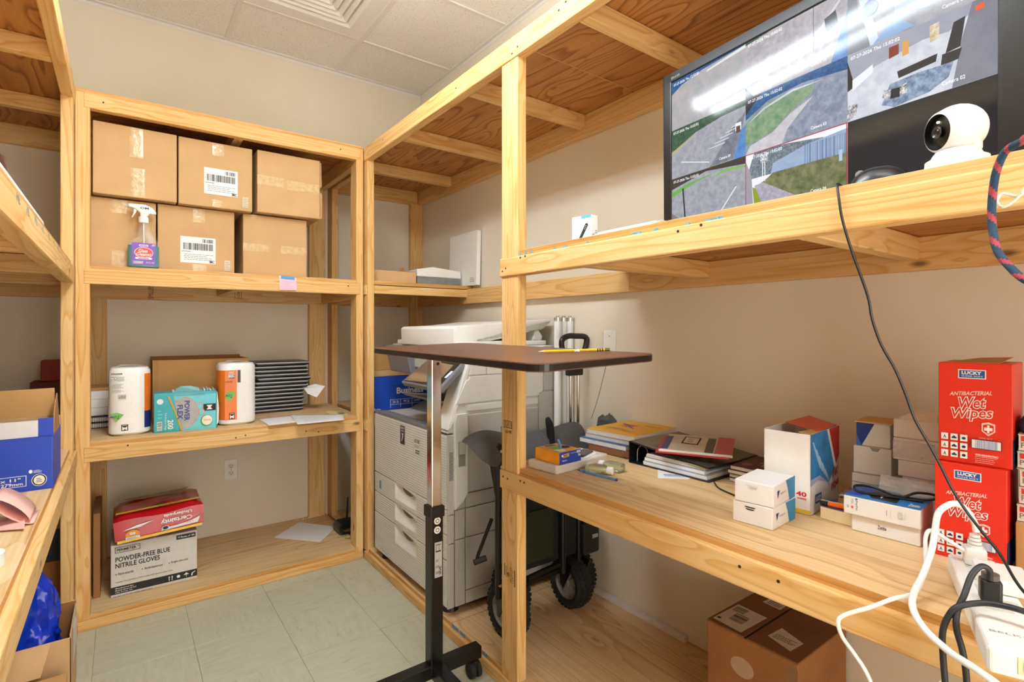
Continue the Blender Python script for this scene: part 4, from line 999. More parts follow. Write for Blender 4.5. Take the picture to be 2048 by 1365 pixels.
def sq(x, y, s, z0, z1, mat, name, bevel=0.003): return MB().box(x-s/2,y-s/2,z0,x+s/2,y+s/2,z1,mat).build(name, t, bevel=bevel)
sq(0,0,0.036,0.55,1.126,CHROME,'inner_column'); sq(0,0,BT,0.075,0.60,BLACKM,'outer_column'); sq(0,0,0.052,0.585,0.622,BLACK,'height_clamp')
MB().box(-0.05,-0.2,1.112,0.06,0.06,1.118,BLACKM).build('mounting_plate', t)
MB().cyl((0.004,-0.0185,1.088),(0.004,-0.0175,1.088),0.0055,BLACK,12).build('adjusting_hole', t)
MB().box(-0.21,-0.02,0.062,0.175,0.02,0.104,BLACKM).build('cross_bar', t, bevel=0.003)
MB().box(-0.02,-0.60,0.062,0.022,-0.02,0.104,BLACKM).build('base_leg', t, bevel=0.003)
MB().box(-0.21,-0.62,0.062,0.175,-0.58,0.104,BLACKM).build('cross_bar', t, bevel=0.003)
for x in (-0.185, 0.148):
    for y in (0, -0.60):
        for s_ in (-1, 1):
            MB().lathe([(0,-0.008),(0.024,-0.008),(0.0275,-0.004),(0.0275,0.006),(0.022,0.009),(0,0.009)], (x+s_*0.012,y-0.01,0.0278), (1,0,0), RUBBER, 20).build('caster_wheel', t, smooth=True)
        MB().box(x-0.006,y-0.028,0.028,x+0.006,y+0.018,0.062,BLACK).build('caster_fork', t, bevel=0.004)
for k, (z, s_) in enumerate(((0.575,'1'),(0.545,'2'))):
    o = MB().cyl((0.0,-BT/2-0.0008,z),(0.0,-BT/2,z),0.012,WHITE,20).build('round_sticker', t)
    pr = Print((0,-BT/2-0.0009,z), (1,0,0), (0,0,1)); pr.ell(0,0,0.007,0.007,pm('6a4a3a',0.5,var=0)); pr.ell(0,0,0.0045,0.0045,WHITE); pr.build(t, 'sticker_print')
pr = Print((-0.010,-BT/2-0.0003,0.39), (1,0,0), (0,0,1), 0.027, 0.115); pr.rect(0,0,1,1,pm('b9b9b9',0.4)); pr.rect(0.15,0.72,0.85,0.94,BK); pr.bars(0.2,0.76,0.8,0.92,WHITE,8,2); pr.lines(0.15,0.1,0.6,0.62,GR,3,0.4); pr.text('VIVE', 0.6,0.06,0.9,0.3,BK,rot=90,bold=0.03); pr.build(t, 'data_label')
# pencil on the table
p0 = Vector((0.829, 1.015, 1.1455)); p1 = Vector((0.985, 0.925, 1.150)); d = (p1-p0).normalized()
t = thing('pencil', 'yellow wooden pencil lying on the brown table top', 'pencil', p0)
MB().cyl(d*0.014, p1-p0-d*0.012, 0.0037, pm('e8b92c',0.35), 6).build('barrel', t)
MB().cyl((0,0,0), d*0.0145, 0.0006, pm('dfc49a',0.7), 8, 0.0036).build('sharpened_tip', t)
m = MB().cyl(p1-p0-d*0.0122, p1-p0, 0.0039, pm('5c5a2a',0.35,metal=0.6), 12); m.build('ferrule', t)
for k in range(3): MB().cyl(p1-p0-d*(0.020+0.006*k), p1-p0-d*(0.017+0.006*k), 0.0041, BLACK, 10).build('black_ring', t)
t = thing('earbud', 'tiny white earbud tip lying beside the pencil', 'earbud', (0.908, 0.958, 1.1445))
MB().lathe([(0,0),(0.004,0.0005),(0.005,0.003),(0.003,0.006),(0,0.007)], (0,0,0), (0,0,1), WHITE, 12).build('tip', t, smooth=True)
MB().cyl((0.001,0,0.003),(-0.008,0.004,0.002),0.0015,WHITE,8).build('stem', t)

# ================================================================ folded wagon
t = thing('folding_wagon', 'folded black canvas wagon with grey-spoked wheels, telescoping chrome handle', 'wagon', (1.30, 1.62, 0.0562))
pz = Vector(t.location)
WHG = pm('8b8a87', 0.4, var=0.05)
def wheel(x, y, r=0.099, wd=0.075):
    c = W(x, y, 0.0562+r)
    tire = [(r*0.62,-wd*0.42),(r*0.80,-wd*0.5),(r*0.93,-wd*0.42),(r,-wd*0.25),(r,wd*0.25),(r*0.93,wd*0.42),(r*0.80,wd*0.5),(r*0.62,wd*0.42),(r*0.62,-wd*0.42)]
    tr = MB().lathe(tire, c, (1,0,0), RUBBER, 36).build('tire', t, smooth=True)
    m = MB()
    for k in range(30):
        for s_ in (-1, 0, 1):
            a = 2*PI*(k+0.5*(s_ == 0))/30; M = Matrix.Translation(c) @ Matrix.Rotation(a, 4, 'X')
            m.box(s_*wd*0.3-0.009,-0.006,r*0.955 if s_ else r*0.98,s_*wd*0.3+0.009,0.006,r+(0.0035 if not s_ else -0.001),RUBBER,M)
    o = m.build('tread_blocks', tr); o['kind'] = 'stuff'
    rim = MB().lathe([(r*0.635,-wd*0.40),(r*0.60,-wd*0.40),(r*0.56,-wd*0.30),(r*0.56,wd*0.30),(r*0.60,wd*0.40),(r*0.635,wd*0.40)], c, (1,0,0), WHG, 36).build('rim', t, smooth=True)
    MB().cyl(c+Vector((wd*0.05,0,0)), c+Vector((wd*0.1,0,0)), r*0.58, BLACK, 28).build('rim_disc', t)
    for k in range(6):
        a = 2*PI*k/6+0.2; M = Matrix.Translation(c) @ Matrix.Rotation(a, 4, 'X')
        vs = [M @ Vector(p) for p in ((-wd*0.26,-0.009,0.012),(-wd*0.26,0.009,0.012),(-wd*0.30,0.021,r*0.60),(-wd*0.30,-0.021,r*0.60))]
        MB().prism(vs, (wd*0.3,0,0), WHG).build('spoke', rim)
    MB().cyl(c-Vector((wd*0.40,0,0)), c+Vector((wd*0.3,0,0)), 0.014, WHG, 16).build('hub', rim)
    MB().cyl(c-Vector((wd*0.44,0,0)), c-Vector((wd*0.40,0,0)), 0.006, CHROME, 10).build('axle_bolt', rim)
wheel(1.165, 1.605); wheel(1.50, 1.625); wheel(1.26, 1.718, wd=0.065); wheel(1.585, 1.685, wd=0.065)
def tub(pts, r=0.0125, mat=BLACKM, name='frame_tube', sm=False): MB().tube([W(*p) for p in pts], r, mat, 10, sm).build(name, t, smooth=True)
FBLK = pm('17181a', 0.9, var=0.2, scale=200); OLIVE = pm('262b16', 0.9, var=0.2, scale=160)
for x, y in ((1.105,1.585),(1.15,1.575),(1.20,1.570)):
    tub([(x,y,0.22),(x,y,0.60)], 0.0115)
tub([(1.105,1.59,0.60),(1.085,1.60,0.74)], 0.011); tub([(1.15,1.58,0.60),(1.125,1.60,0.76)], 0.011)
MB().prism([W(*p) for p in ((1.095,1.572,0.58),(1.145,1.568,0.58),(1.128,1.585,0.775),(1.112,1.588,0.785),(1.088,1.592,0.76))], (0,0.012,0), BLACKM).build('folding_bracket', t, bevel=0.002)
for p in ((1.112,1.568,0.60),(1.113,1.574,0.70),(1.115,1.58,0.755),(1.14,1.566,0.48),(1.165,1.562,0.46),(1.105,1.570,0.27),(1.175,1.556,0.23)):
    MB().cyl(W(*p), W(p[0],p[1]+0.01,p[2]), 0.006, CHROME, 10).build('rivet', t)
MB().box(*W(1.105,1.548,0.505), *W(1.22,1.562,0.535), BLACKM).build('cross_link', t, bevel=0.003)
tub([(1.100,1.62,0.50),(1.065,1.66,0.36),(1.062,1.66,0.345)], 0.007); MB().cyl(W(1.05,1.665,0.335), W(1.09,1.64,0.352), 0.011, BLACK, 10).build('cord_lock', t, bevel=0.002)
# forks
for x in (1.118, 1.212):
    MB().prism([W(x,1.55,0.235),W(x,1.62,0.235),W(x,1.62,0.20),W(x,1.612,0.14),W(x,1.597,0.14),W(x,1.565,0.205)], (0.006,0,0), BLACKM).build('wheel_fork', t, bevel=0.002)
MB().box(*W(1.115,1.548,0.222), *W(1.22,1.622,0.245), BLACKM).build('fork_crown', t, bevel=0.003)
for x in (1.447, 1.545):
    MB().prism([W(x,1.56,0.255),W(x,1.63,0.255),W(x,1.635,0.16),W(x,1.615,0.145),W(x,1.575,0.22)], (0.006,0,0), BLACKM).build('wheel_fork', t, bevel=0.002)
tub([(1.415,1.58,0.23),(1.415,1.58,0.62)], 0.013); tub([(1.52,1.60,0.25),(1.52,1.60,0.64)], 0.013); tub([(1.235,1.58,0.255),(1.42,1.59,0.265)], 0.012); tub([(1.235,1.60,0.225),(1.42,1.60,0.235)], 0.012)
MB().box(*W(1.52,1.57,0.27), *W(1.615,1.66,0.40), BLACK).build('corner_casting', t, bevel=0.01)
MB().box(*W(1.565,1.566,0.335), *W(1.60,1.571,0.352), CHROME).build('buckle', t, bevel=0.002)
MB().box(*W(1.225,1.60,0.27), *W(1.60,1.70,0.66), FBLK).build('folded_canvas', t, bevel=0.02, seg=3, smooth=True)
MB().box(*W(1.24,1.592,0.30), *W(1.38,1.60,0.50), OLIVE).build('canvas_pocket', t, bevel=0.006)
# grey canvas rim on top of the folded frame
def cloth(name, parent, cols, mat, th=0.003):
    """cols: list of columns of points"""
    m = MB(); k = len(cols[0]); vs = [W(*p) for c in cols for p in c]
    m.mesh(vs, [(i*k+j,i*k+j+1,(i+1)*k+j+1,(i+1)*k+j) for i in range(len(cols)-1) for j in range(k-1)], mat)
    o = m.build(name, parent, smooth=True); md = o.modifiers.new('s','SOLIDIFY'); md.thickness = th; sd = o.modifiers.new('sub','SUBSURF'); sd.levels = 2; sd.render_levels = 2
    return o
cloth('canvas_flap', t, [[(0.975,1.64,0.80),(0.985,1.63,0.795),(1.0,1.625,0.79)],[(1.02,1.64,0.825),(1.03,1.60,0.79),(1.04,1.595,0.72)],[(1.09,1.65,0.835),(1.10,1.58,0.80),(1.11,1.575,0.68)],[(1.2,1.66,0.80),(1.2,1.59,0.79),(1.2,1.585,0.70)]], GREYF)
cloth('canvas_rim', t, [[(1.2,1.60,0.66),(1.2,1.605,0.70),(1.2,1.65,0.80)],[(1.3,1.60,0.66),(1.3,1.61,0.71),(1.3,1.66,0.795)],[(1.45,1.60,0.66),(1.45,1.61,0.71),(1.45,1.665,0.80)],[(1.6,1.60,0.66),(1.6,1.61,0.72),(1.6,1.665,0.83)]], GREYF)
tub([(1.395,1.62,0.74),(1.385,1.615,0.81),(1.375,1.62,0.835),(1.385,1.635,0.83),(1.40,1.64,0.76)], 0.011, FBLK, 'strap', True)
# telescoping handle
for x in (1.567, 1.613): tub([(x,1.70,0.45),(x,1.70,0.78)], 0.0095, CHROME, 'handle_rail'); tub([(x,1.70,0.78),(x,1.70,1.035)], 0.0075, CHROME, 'handle_rail')
MB().box(*W(1.548,1.685,1.00), *W(1.632,1.715,1.04), BLACKM).build('handle_yoke', t, bevel=0.006)
tub([(1.552,1.70,1.03),(1.535,1.70,1.08),(1.517,1.70,1.13),(1.522,1.70,1.158),(1.555,1.70,1.172),(1.60,1.70,1.172),(1.655,1.70,1.168),(1.664,1.70,1.145),(1.645,1.70,1.09),(1.628,1.70,1.03)], 0.0125, BLACK, 'handle_grip', True)
# fluorescent tubes leaning in the corner behind the wagon
for k, (x, y) in enumerate(((1.588,1.807),(1.626,1.812),(1.655,1.838),(1.656,1.800))):
    t = thing('fluorescent_tube', 'white fluorescent tube standing upright behind the wagon handle', 'tube light', (x, y, 0.0562), 0, 'spare fluorescent tubes')
    MB().cyl((0,0,0.02),(0,0,1.185),0.0165,pm('f2f3f3',0.3,var=0.01),16).build('glass', t, smooth=True)
    for z0, z1 in ((0.006,0.022),(1.183,1.199)): MB().cyl((0,0,z0),(0,0,z1),0.0168,pm('c9c9c9',0.3,metal=0.7),16).build('end_cap', t)
    for a in (-0.006, 0.006):
        MB().cyl((a,0,1.199),(a,0,1.207),0.0014,pm('8a6a3a',0.4,metal=0.8),6).build('pin', t); MB().cyl((a,0,0),(a,0,0.006),0.0014,pm('8a6a3a',0.4,metal=0.8),6).build('pin', t)
o = MB().box(-0.011,-0.23,0,0.011,0.23,0.02,pm('e4e2df',0.5)).build('trim_strip', loc=(1.6615,1.41,0.0562), bevel=0.001); tag(o, 'white plastic trim strip lying along the foot of the wall under the desk', 'trim')
o = MB().tube([(1.635,1.55,1.06),(1.60,1.565,0.92),(1.575,1.58,0.83)], 0.0012, pm('5a554e',0.6), 5).build('thin_wire', smooth=True); tag(o, 'thin wire hanging from the wall plate behind the table', 'wire')
# wall plate
t = thing('wall_plate', 'white phone jack plate on the wall above the wagon handle', 'wall plate', (1.6749, 1.568, 1.138))
MB().box(-0.006,-0.036,-0.058,0,0.036,0.058,WHITE).build('plate', t, bevel=0.003)
MB().box(-0.0075,-0.006,-0.052,-0.0055,0.006,-0.036,INK).build('jack', t); MB().cyl((-0.0068,0,0.034),(-0.0055,0,0.034),0.003,GR,10).build('screw', t)
MB().box(-0.013,-0.005,-0.050,-0.006,0.005,-0.038,pm('4a4a4a',0.5)).build('jack_plug', t)

# ================================================================ corner shelf things
ZS3, ZS2 = 1.4567, 0.7492
t = thing('cardboard_tray', 'low open cardboard tray in the corner shelf beside the white box', 'box', (1.075, 2.725, ZS3))
m = MB(); W_, D_, Hh = 0.262, 0.30, 0.066
m.box(0,0,0,W_,D_,0.004,CARD).box(0,0,0,W_,0.004,Hh,CARD).box(0,D_-0.004,0,W_,D_,Hh,CARD).box(0,0,0,0.004,D_,Hh,CARD).box(W_-0.004,0,0,W_,D_,Hh,CARD); m.build('body', t, bevel=0.001)
MB().prism([(W_-0.01,0.10,Hh),(W_-0.05,0.10,Hh),(W_-0.03,0.16,Hh+0.035),(W_-0.005,0.16,Hh+0.04)], (0,0.003,0.002), CARD2).build('flap', t)
t = thing('boxed_cables', 'white box wrapped in clear film over dark packaging on the corner shelf', 'box', (1.341, 2.722, ZS3), 0)
MB().box(0,0,0,0.286,0.20,0.045,pm('4d5358',0.25,var=0.5,scale=40,bump=0.8)).build('dark_packaging', t, bevel=0.006)
MB().prism([(0.0,0,0.046),(0.286,0,0.046),(0.286,0,0.088),(0.10,0,0.104),(0.0,0,0.086)], (0,0.20,0), WHITE).build('white_box', t, bevel=0.003)
MB().box(-0.001,-0.003,-0.0,0.288,-0.0015,0.05,CLEAR).build('clear_film', t)
t = thing('white_binder', 'white ring binder leaning upright against the wall above the corner shelf', 'binder', (1.655, 2.72, ZS3), 0, rot=(0,math.radians(1.5),0))
MB().box(-0.022,-0.155,0,-0.018,0.155,0.315,WHITE).box(0.0,-0.155,0,0.004,0.155,0.315,WHITE).box(-0.022,-0.158,0,0.004,-0.155,0.315,WHITE).build('cover', t, bevel=0.0015)
MB().box(-0.018,-0.15,0.006,0,0.14,0.29,PAPER).build('pages', t); pr = Print((-0.0222,-0.09,0.02), (0,-1,0), (0,0,1)); pr.lines(0,0,0.05,0.03,GR,3,0.4); pr.build(t, 'small_print')
t, F_ = boxthing('copy_paper_box', 'royal blue copy paper carton on the lower corner shelf behind the copier', 'box', (1.085, 2.752, ZS2), 0, (0.43, 0.28, 0.195), pm('1c50c4',0.5,var=0.05), bevel=0.002)
MB().box(-0.003,-0.003,0.195,0.433,0.283,0.228,CARD).build('lid', t, bevel=0.002)
pr = F_['front'](); pr.text('Business', 0.34,0.48,0.72,0.66,WHITE,bold=0.03); pr.rect(0.25,0.18,0.75,0.19,WHITE); pr.rect(0.25,0.40-0.08,0.75,0.41-0.08,WHITE); pr.text('Multipurpose', 0.28,0.68,0.62,0.74,pm('163a90',0.5,var=0)); pr.text('paper', 0.52,0.38,0.62,0.44,WHITE)
for a, s_ in ((0.28,'20 lb'),(0.43,'92'),(0.58,'4,000')): pr.text(s_, a,0.22,a+0.09,0.295,WHITE,bold=0.01)
for a in (0.25,0.39,0.55): pr.rect(a,0.10,a+0.006,0.33,WHITE)
pr.text('Boise', 0.03,0.05,0.12,0.12,WHITE,bold=0.02); pr.build(t, 'printing')
t, F_ = boxthing('cardboard_box', 'brown carton resting on the royal blue copy paper carton', 'box', (1.09, 2.76, ZS2+0.2282), 0, (0.36,0.26,0.10), CARD2, bevel=0.003)
# ================================================================ television and shelf above the desk
ZM, ZD, ZF = 1.4572, 0.7493, 0.0562
t = thing('television', 'black flat television showing a grid of security camera views', 'television', (1.302, 1.003, ZM), -96.85)
TW, TH = 0.815, 0.480; Z0 = 0.016
BEZ = pm('17171a', 0.28, var=0.05)
m = MB()
m.box(0,0,Z0,TW,0.02,Z0+0.026,BEZ).box(0,0,Z0+TH-0.028,TW,0.02,Z0+TH,BEZ).box(0,0,Z0,0.028,0.02,Z0+TH,BEZ).box(TW-0.045,0,Z0,TW,0.02,Z0+TH,BEZ)
m.build('bezel', t, bevel=0.003)
MB().box(0.01,0.018,Z0+0.01,TW-0.01,0.05,Z0+TH-0.01,BEZ).build('back_shell', t, bevel=0.01)
MB().box(TW*0.3,-0.06,0,TW*0.7,0.09,0.008,BEZ).build('stand_base', t, bevel=0.003)
MB().box(TW*0.46,0.02,0.006,TW*0.54,0.04,Z0+0.05,BEZ).build('stand_neck', t, bevel=0.003)
MB().box(0.03,-0.0015,Z0+0.001,TW-0.03,0.0,Z0+0.0035,CHROME).build('lower_trim', t)
pr = Print((0.030,-0.0004,Z0+TH-0.020), (1,0,0), (0,0,1)); pr.text('BRAVIA', 0,0,0.032,0.007,pm('a9a9a9',0.4,var=0)); pr.build(t, 'maker_mark')
SE = 0.45
def scr(a, b=None, scale=40):
    b = b or a; key = ('scr', a, b, scale)
    if key in MATS: return MATS[key]
    m, nt, bs = newmat('screen_picture'); L = nt.links.new
    tc = nd(nt, 'ShaderNodeTexCoord'); n = nd(nt, 'ShaderNodeTexNoise', i_Scale=scale, i_Detail=4.0, i_Roughness=0.7)
    L(tc.outputs['Object'], n.inputs['Vector']); r = ramp(nt, [(0.35, lin(a)), (0.65, lin(b))]); L(n.outputs['Fac'], r.inputs['Fac'])
    L(r.outputs['Color'], bs.inputs['Emission Color']); bs.inputs['Emission Strength'].default_value = SE
    bs.inputs['Base Color'].default_value = (0.012, 0.012, 0.013, 1); bs.inputs['Roughness'].default_value = 0.08; bs.inputs['Specular IOR Level'].default_value = 0.22
    MATS[key] = m; return m
SX, SZ = 0.028, Z0+0.026; SW, SH = TW-0.073, TH-0.054
MB().box(SX,0.004,SZ,SX+SW,0.008,SZ+SH,scr('1c1c1e','232326',6)).build('screen', t)
S = t
def cell_(c, r):
    p = Print((SX+SW*c/3, 0.0036, SZ+SH*(2-r)/3), (1,0,0), (0,0,1), SW/3, SH/3, 0.0); return p
def overlay(p, cam_):
    p.text('07-27-2026 Thu 15:02:02', 0.03,0.90,0.40,0.95,scr('ffffff')); p.text(cam_, 0.68,0.07,0.82,0.12,scr('ffffff')); p.build(S, 'camera_view')
ASP = scr('8f8f98','a6a5ac',70); LOT = scr('6b7486','8d94a3',60); TREE = scr('1e3a30','466045',150); TREEB = scr('15386e','2e5f8c',160); LAWN = scr('5f7f5e','86987c',50); PALE = scr('aeb3bd','c6c8d0',40); BLUEW = scr('3f6ea8','5d86b8',30)
p = cell_(0,0); p.rect(0,0,1,1,scr('8d9396','a79c9e',30)); p.poly([(0,0.74),(0.15,0.86),(0.45,0.95),(1,0.99),(1,1),(0,1)], TREEB); p.poly([(0.5,0.86),(1,0.93),(1,0.99),(0.52,0.90)], scr('c6cbcc')); overlay(p,'Camera 07')
p = cell_(1,0); p.rect(0,0,1,1,scr('8f8a90','a9a4a8',60)); p.poly([(0.5,0.1),(0.95,0.9),(0.93,0.92),(0.46,0.1)], scr('bfbcc0')); p.poly([(0.86,0.0),(1,0.0),(1,0.7)], BLUEW); p.poly([(0.82,0.50),(0.92,0.58),(0.90,0.78),(0.80,0.72)], scr('3f3f49')); p.poly([(0,0),(0.09,0),(0,0.2)], scr('2c2a2e')); p.poly([(0,0.95),(0.3,1),(0,1)], TREE); p.rect(0.70,0.3,0.705,1,scr('4b5363')); overlay(p,'Camera 06')
p = cell_(2,0); p.rect(0,0,1,1,scr('86858a','a8a7ad',12)); p.poly([(0,0),(0.2,0.0),(0.1,0.5),(0.05,1),(0,1)], scr('78787f')); p.poly([(0.18,0.0),(0.25,0),(0.13,0.9),(0.06,1)], scr('b9c3d4')); p.poly([(0.20,0.0),(0.36,0.28),(0.50,0.02)], scr('7e9cc0')); p.poly([(0.36,0.30),(0.60,0.18),(0.66,0.55),(0.36,0.55)], scr('9aa0aa')); p.poly([(0.35,0.52),(0.48,0.42),(0.66,0.5),(0.70,0.75),(0.40,0.62)], scr('cfd6e2')); p.poly([(0.50,0.62),(0.64,0.60),(0.70,0.74),(0.55,0.76)], scr('3fae5a')); p.ell(0.18,0.55,0.06,0.12,scr('4b5686'),16); overlay(p,'Camera 05')
p = cell_(0,1); p.rect(0,0,1,1,scr('83858f','9b9ba3',60)); p.poly([(0,0.55),(0.35,0.78),(0.7,0.88),(1,0.9),(1,1),(0,1)], TREE); p.poly([(0,0.48),(0.4,0.76),(0,0.56)], scr('a09a72')); p.poly([(0.85,0),(1,0),(1,0.55),(0.95,0.5)], BLUEW); p.poly([(0.55,0.0),(0.85,0.02),(0.97,0.6),(1,0.8),(0.85,0.6)], scr('5f636e','767b86',80))
for k in range(5): p.poly([(0.55+0.07*k,0.35+0.06*k),(0.75+0.05*k,0.36+0.065*k),(0.75+0.05*k,0.375+0.065*k),(0.55+0.07*k,0.365+0.06*k)], scr('c3c6cb'))
p.rect(0.88,0.5,0.95,0.64,scr('d9dde2')); p.rect(0.89,0.46,0.94,0.58,scr('5a3b3a')); p.poly([(0.15,0.28),(0.55,0.09),(0.55,0.11),(0.15,0.30)], scr('c9cbd0')); overlay(p,'Camera 09')
p = cell_(1,1); p.rect(0,0,1,1,LOT); p.poly([(0,0.62),(0.25,0.82),(0.6,0.88),(1,0.80),(1,1),(0,1)], TREEB); p.poly([(0,0.16),(0.3,0.26),(0.48,0.48),(0.7,0.68),(0.72,0.78),(0.5,0.84),(0.25,0.78),(0,0.56)], LAWN); p.poly([(0,0.0),(0.4,0.0),(0.45,0.22),(0.7,0.6),(0.48,0.46),(0.3,0.25),(0.05,0.14)], scr('a9a6ac','bcbabf',50)); p.poly([(0,0.7),(0.18,1.0),(0,1.0)], scr('241f28')); p.poly([(0,0.52),(0.2,0.72),(0.5,0.84),(0.8,0.80),(0.5,0.80),(0.22,0.7)], PALE); overlay(p,'Camera 03')
p = cell_(2,1); p.rect(0,0,1,1,PALE); p.poly([(0,0.5),(0.22,0.68),(0.55,0.78),(0.72,0.75),(0.84,0.86),(0.86,1),(0,1)], scr('8b8d9a','989aa6',8)); p.poly([(0,0.45),(0.06,0.5),(0,0.9)], scr('2a2523')); p.poly([(0.04,0.44),(0.20,0.60),(0.20,0.72),(0.04,0.60)], scr('d4d7e0')); p.poly([(0.32,0.70),(0.39,0.72),(0.39,0.86),(0.32,0.86)], scr('7d3226')); p.poly([(0.415,0.66),(0.46,0.67),(0.46,0.86),(0.415,0.86)], scr('c7924f')); p.poly([(0.60,0.70),(0.66,0.72),(0.66,0.93),(0.60,0.92)], scr('b09a6c','d9d4c6',90))
p.poly([(0.74,0.0),(1,0),(1,1),(0.86,1),(0.80,0.6)], scr('6a6b78','7c7d88',8)); p.poly([(0.70,0.48),(0.79,0.5),(0.82,0.86),(0.75,0.84)], scr('2d2b2c')); p.poly([(0.39,0.38),(0.64,0.42),(0.65,0.52),(0.38,0.48)], scr('2f2c2b')); p.poly([(0.67,0.33),(0.78,0.35),(0.80,0.48),(0.68,0.48)], scr('2f2c2b')); p.poly([(0.27,0.08),(0.36,0.0),(0.60,0.05),(0.72,0.16),(0.75,0.34),(0.52,0.36),(0.33,0.34),(0.30,0.22)], scr('55637c','8fa1b5',90)); p.poly([(0.27,0.18),(0.34,0.12),(0.34,0.26),(0.29,0.28)], scr('2a2527','d8d4d4',220)); p.poly([(0.38,0.14),(0.45,0.14),(0.45,0.28),(0.39,0.26)], scr('2a2527','d8d4d4',220)); p.poly([(0.33,0.13),(0.40,0.12),(0.40,0.25),(0.34,0.26)], scr('241f22')); p.poly([(0.88,0.86),(0.93,0.87),(0.93,0.94),(0.88,0.93)], scr('d8532f')); p.poly([(0,0.0),(0.07,0.06),(0.09,0.22),(0.02,0.24),(0,0.2)], scr('1e1a1c','c9c9cf',150)); overlay(p,'Camera 02')
p = cell_(0,2); p.rect(0,0,1,1,scr('7f828c','9a9ba3',60)); p.poly([(0,0.78),(0.5,0.95),(1,0.86),(1,1),(0,1)], scr('3a322a')); p.poly([(0,0.62),(0.35,0.80),(0.6,0.86),(0.5,0.86),(0.2,0.80),(0,0.72)], scr('5f9a3f')); p.poly([(0.55,0.78),(0.75,0.88),(1,0.84),(1,0.80),(0.75,0.83)], scr('6fa34a')); p.poly([(0.16,0.75),(0.18,0.75),(0.22,0.0),(0.20,0.0)], scr('1a1a1e')); p.poly([(0,0.3),(0.2,0.05),(0.2,0.0),(0,0.0)], scr('6d6a6e')); p.poly([(0.7,0.1),(0.9,0.5),(0.88,0.5),(0.68,0.1)], scr('c9cbd0')); overlay(p,'Camera 08')
p = cell_(1,2); p.rect(0,0,1,1,scr('d7d6db')); p.poly([(0,0.55),(0.1,1),(0.30,1),(0.45,0.98),(0.62,0.94),(0.78,0.90),(0.85,0.86),(0.6,0.75),(0.3,0.55)], scr('3f4f52','7c8796',190)); p.poly([(0.28,0.55),(0.30,0.72),(0.62,0.86),(1,0.92),(1,0.52)], scr('7d90ae','8ea1bd',10)); p.bars(0.62,0.56,1.0,0.86,scr('64789a'),20,3); p.poly([(0.10,0.38),(0.25,0.5),(0.3,0.56),(1,0.56),(1,0.0),(0.6,0.0)], scr('4d5a34','7c7a58',50)); p.poly([(0.2,0.0),(0.10,0.42),(0.2,0.44),(0.62,0.0)], scr('8b8694','a5a0ac',140)); p.poly([(0.10,0.0),(0.20,0.0),(0.12,0.36),(0.08,0.40)], scr('7f8e2a')); p.poly([(0,0),(0.09,0.0),(0.07,0.6),(0,0.9)], scr('8a8a92')); p.rect(0.19,0.45,0.197,0.86,scr('e6e6ea')); p.rect(0.215,0.45,0.222,0.86,scr('e6e6ea')); p.rect(0.17,0.78,0.25,0.92,scr('e2e2e8','4f5a5c',260)); p.rect(0.93,0.45,0.96,0.62,scr('9fb0c8'))
RB = scr('9a2f3a'); p.rect(0,0.985,1,1,RB); p.rect(0,0,0.008,1,RB); p.rect(0.992,0,1,1,RB); overlay(p,'Camera 04')
p = cell_(2,2); p.rect(0,0,1,1,scr('1b1b1d','202023',5)); p.build(S, 'camera_view')

# pan-tilt security camera
t = thing('security_camera', 'white pan-tilt security camera with a round head and black face', 'camera', (1.082, 0.262, ZM))
CW = pm('eceae8', 0.35, var=0.01)
MB().lathe([(0,0),(0.041,0),(0.042,0.004),(0.041,0.016),(0.034,0.020),(0.031,0.026),(0.028,0.030),(0,0.030)], (0,0,0), (0,0,1), CW, 32).build('base', t, smooth=True)
hc = Vector((0,0,0.064))
face_d = Vector((-0.74, 0.60, -0.10)).normalized()
prof = [(0.0,-0.040)] + [(0.040*math.sin(a), -0.040*math.cos(a)) for a in [PI*k/16 for k in range(1, 11)]] + [(0.031,0.029),(0.028,0.031)]
MB().lathe(prof, hc, face_d, CW, 32).build('head', t, smooth=True)
MB().lathe([(0.0295,0.0285),(0.028,0.022),(0.015,0.026),(0,0.027)], hc, face_d, BLACKM, 28).build('face', t, smooth=True)
MB().lathe([(0,0.027),(0.008,0.0285),(0.010,0.031),(0.0085,0.033),(0.006,0.0315),(0,0.030)], hc, face_d, pm('3a3a40',0.2), 20).build('lens_ring', t, smooth=True)
MB().lathe([(0,0.0325),(0.004,0.0318),(0.0055,0.031)], hc, face_d, pm('08080c',0.05,spec=1), 16).build('lens', t, smooth=True)
a_ = face_d.cross(Vector((0,0,1))).normalized(); u_ = a_.cross(face_d)
MB().cyl(hc+face_d*0.0245+u_*0.016, hc+face_d*0.0285+u_*0.016, 0.0018, pm('d8f0b0',0.3,emit=1.5,var=0), 10).build('status_light', t)
MB().box(-0.013,-0.031,0.024,0.013,0.0,0.062,CW).build('yoke', t, bevel=0.006)
# mouse, retail box, papers
t = thing('computer_mouse', 'black computer mouse at the shelf edge in front of the television', 'mouse', (1.135, 0.388, ZM), 15)
m = MB(); vs = []; n1, n2 = 16, 6
for j in range(n2+1):
    ph = PI/2*j/n2
    for i in range(n1): vs.append((0.028*math.cos(2*PI*i/n1)*math.cos(ph)**0.7, 0.050*math.sin(2*PI*i/n1)*math.cos(ph)**0.7, 0.046*math.sin(ph)))
m.mesh(vs, [(j*n1+i, j*n1+(i+1)%n1, (j+1)*n1+(i+1)%n1, (j+1)*n1+i) for j in range(n2) for i in range(n1)] + [tuple(range(n1))[::-1]], pm('2a2a2d',0.25)); m.build('shell', t, smooth=True)
MB().cyl((-0.004,0.03,0.036),(0.004,0.03,0.036),0.008,GR,12).build('scroll_wheel', t)
t, F_ = boxthing('marker_box', 'small white retail box picturing a black handheld device', 'box', (1.092, 1.178, ZM), -82, (0.072, 0.032, 0.080), WHITE)
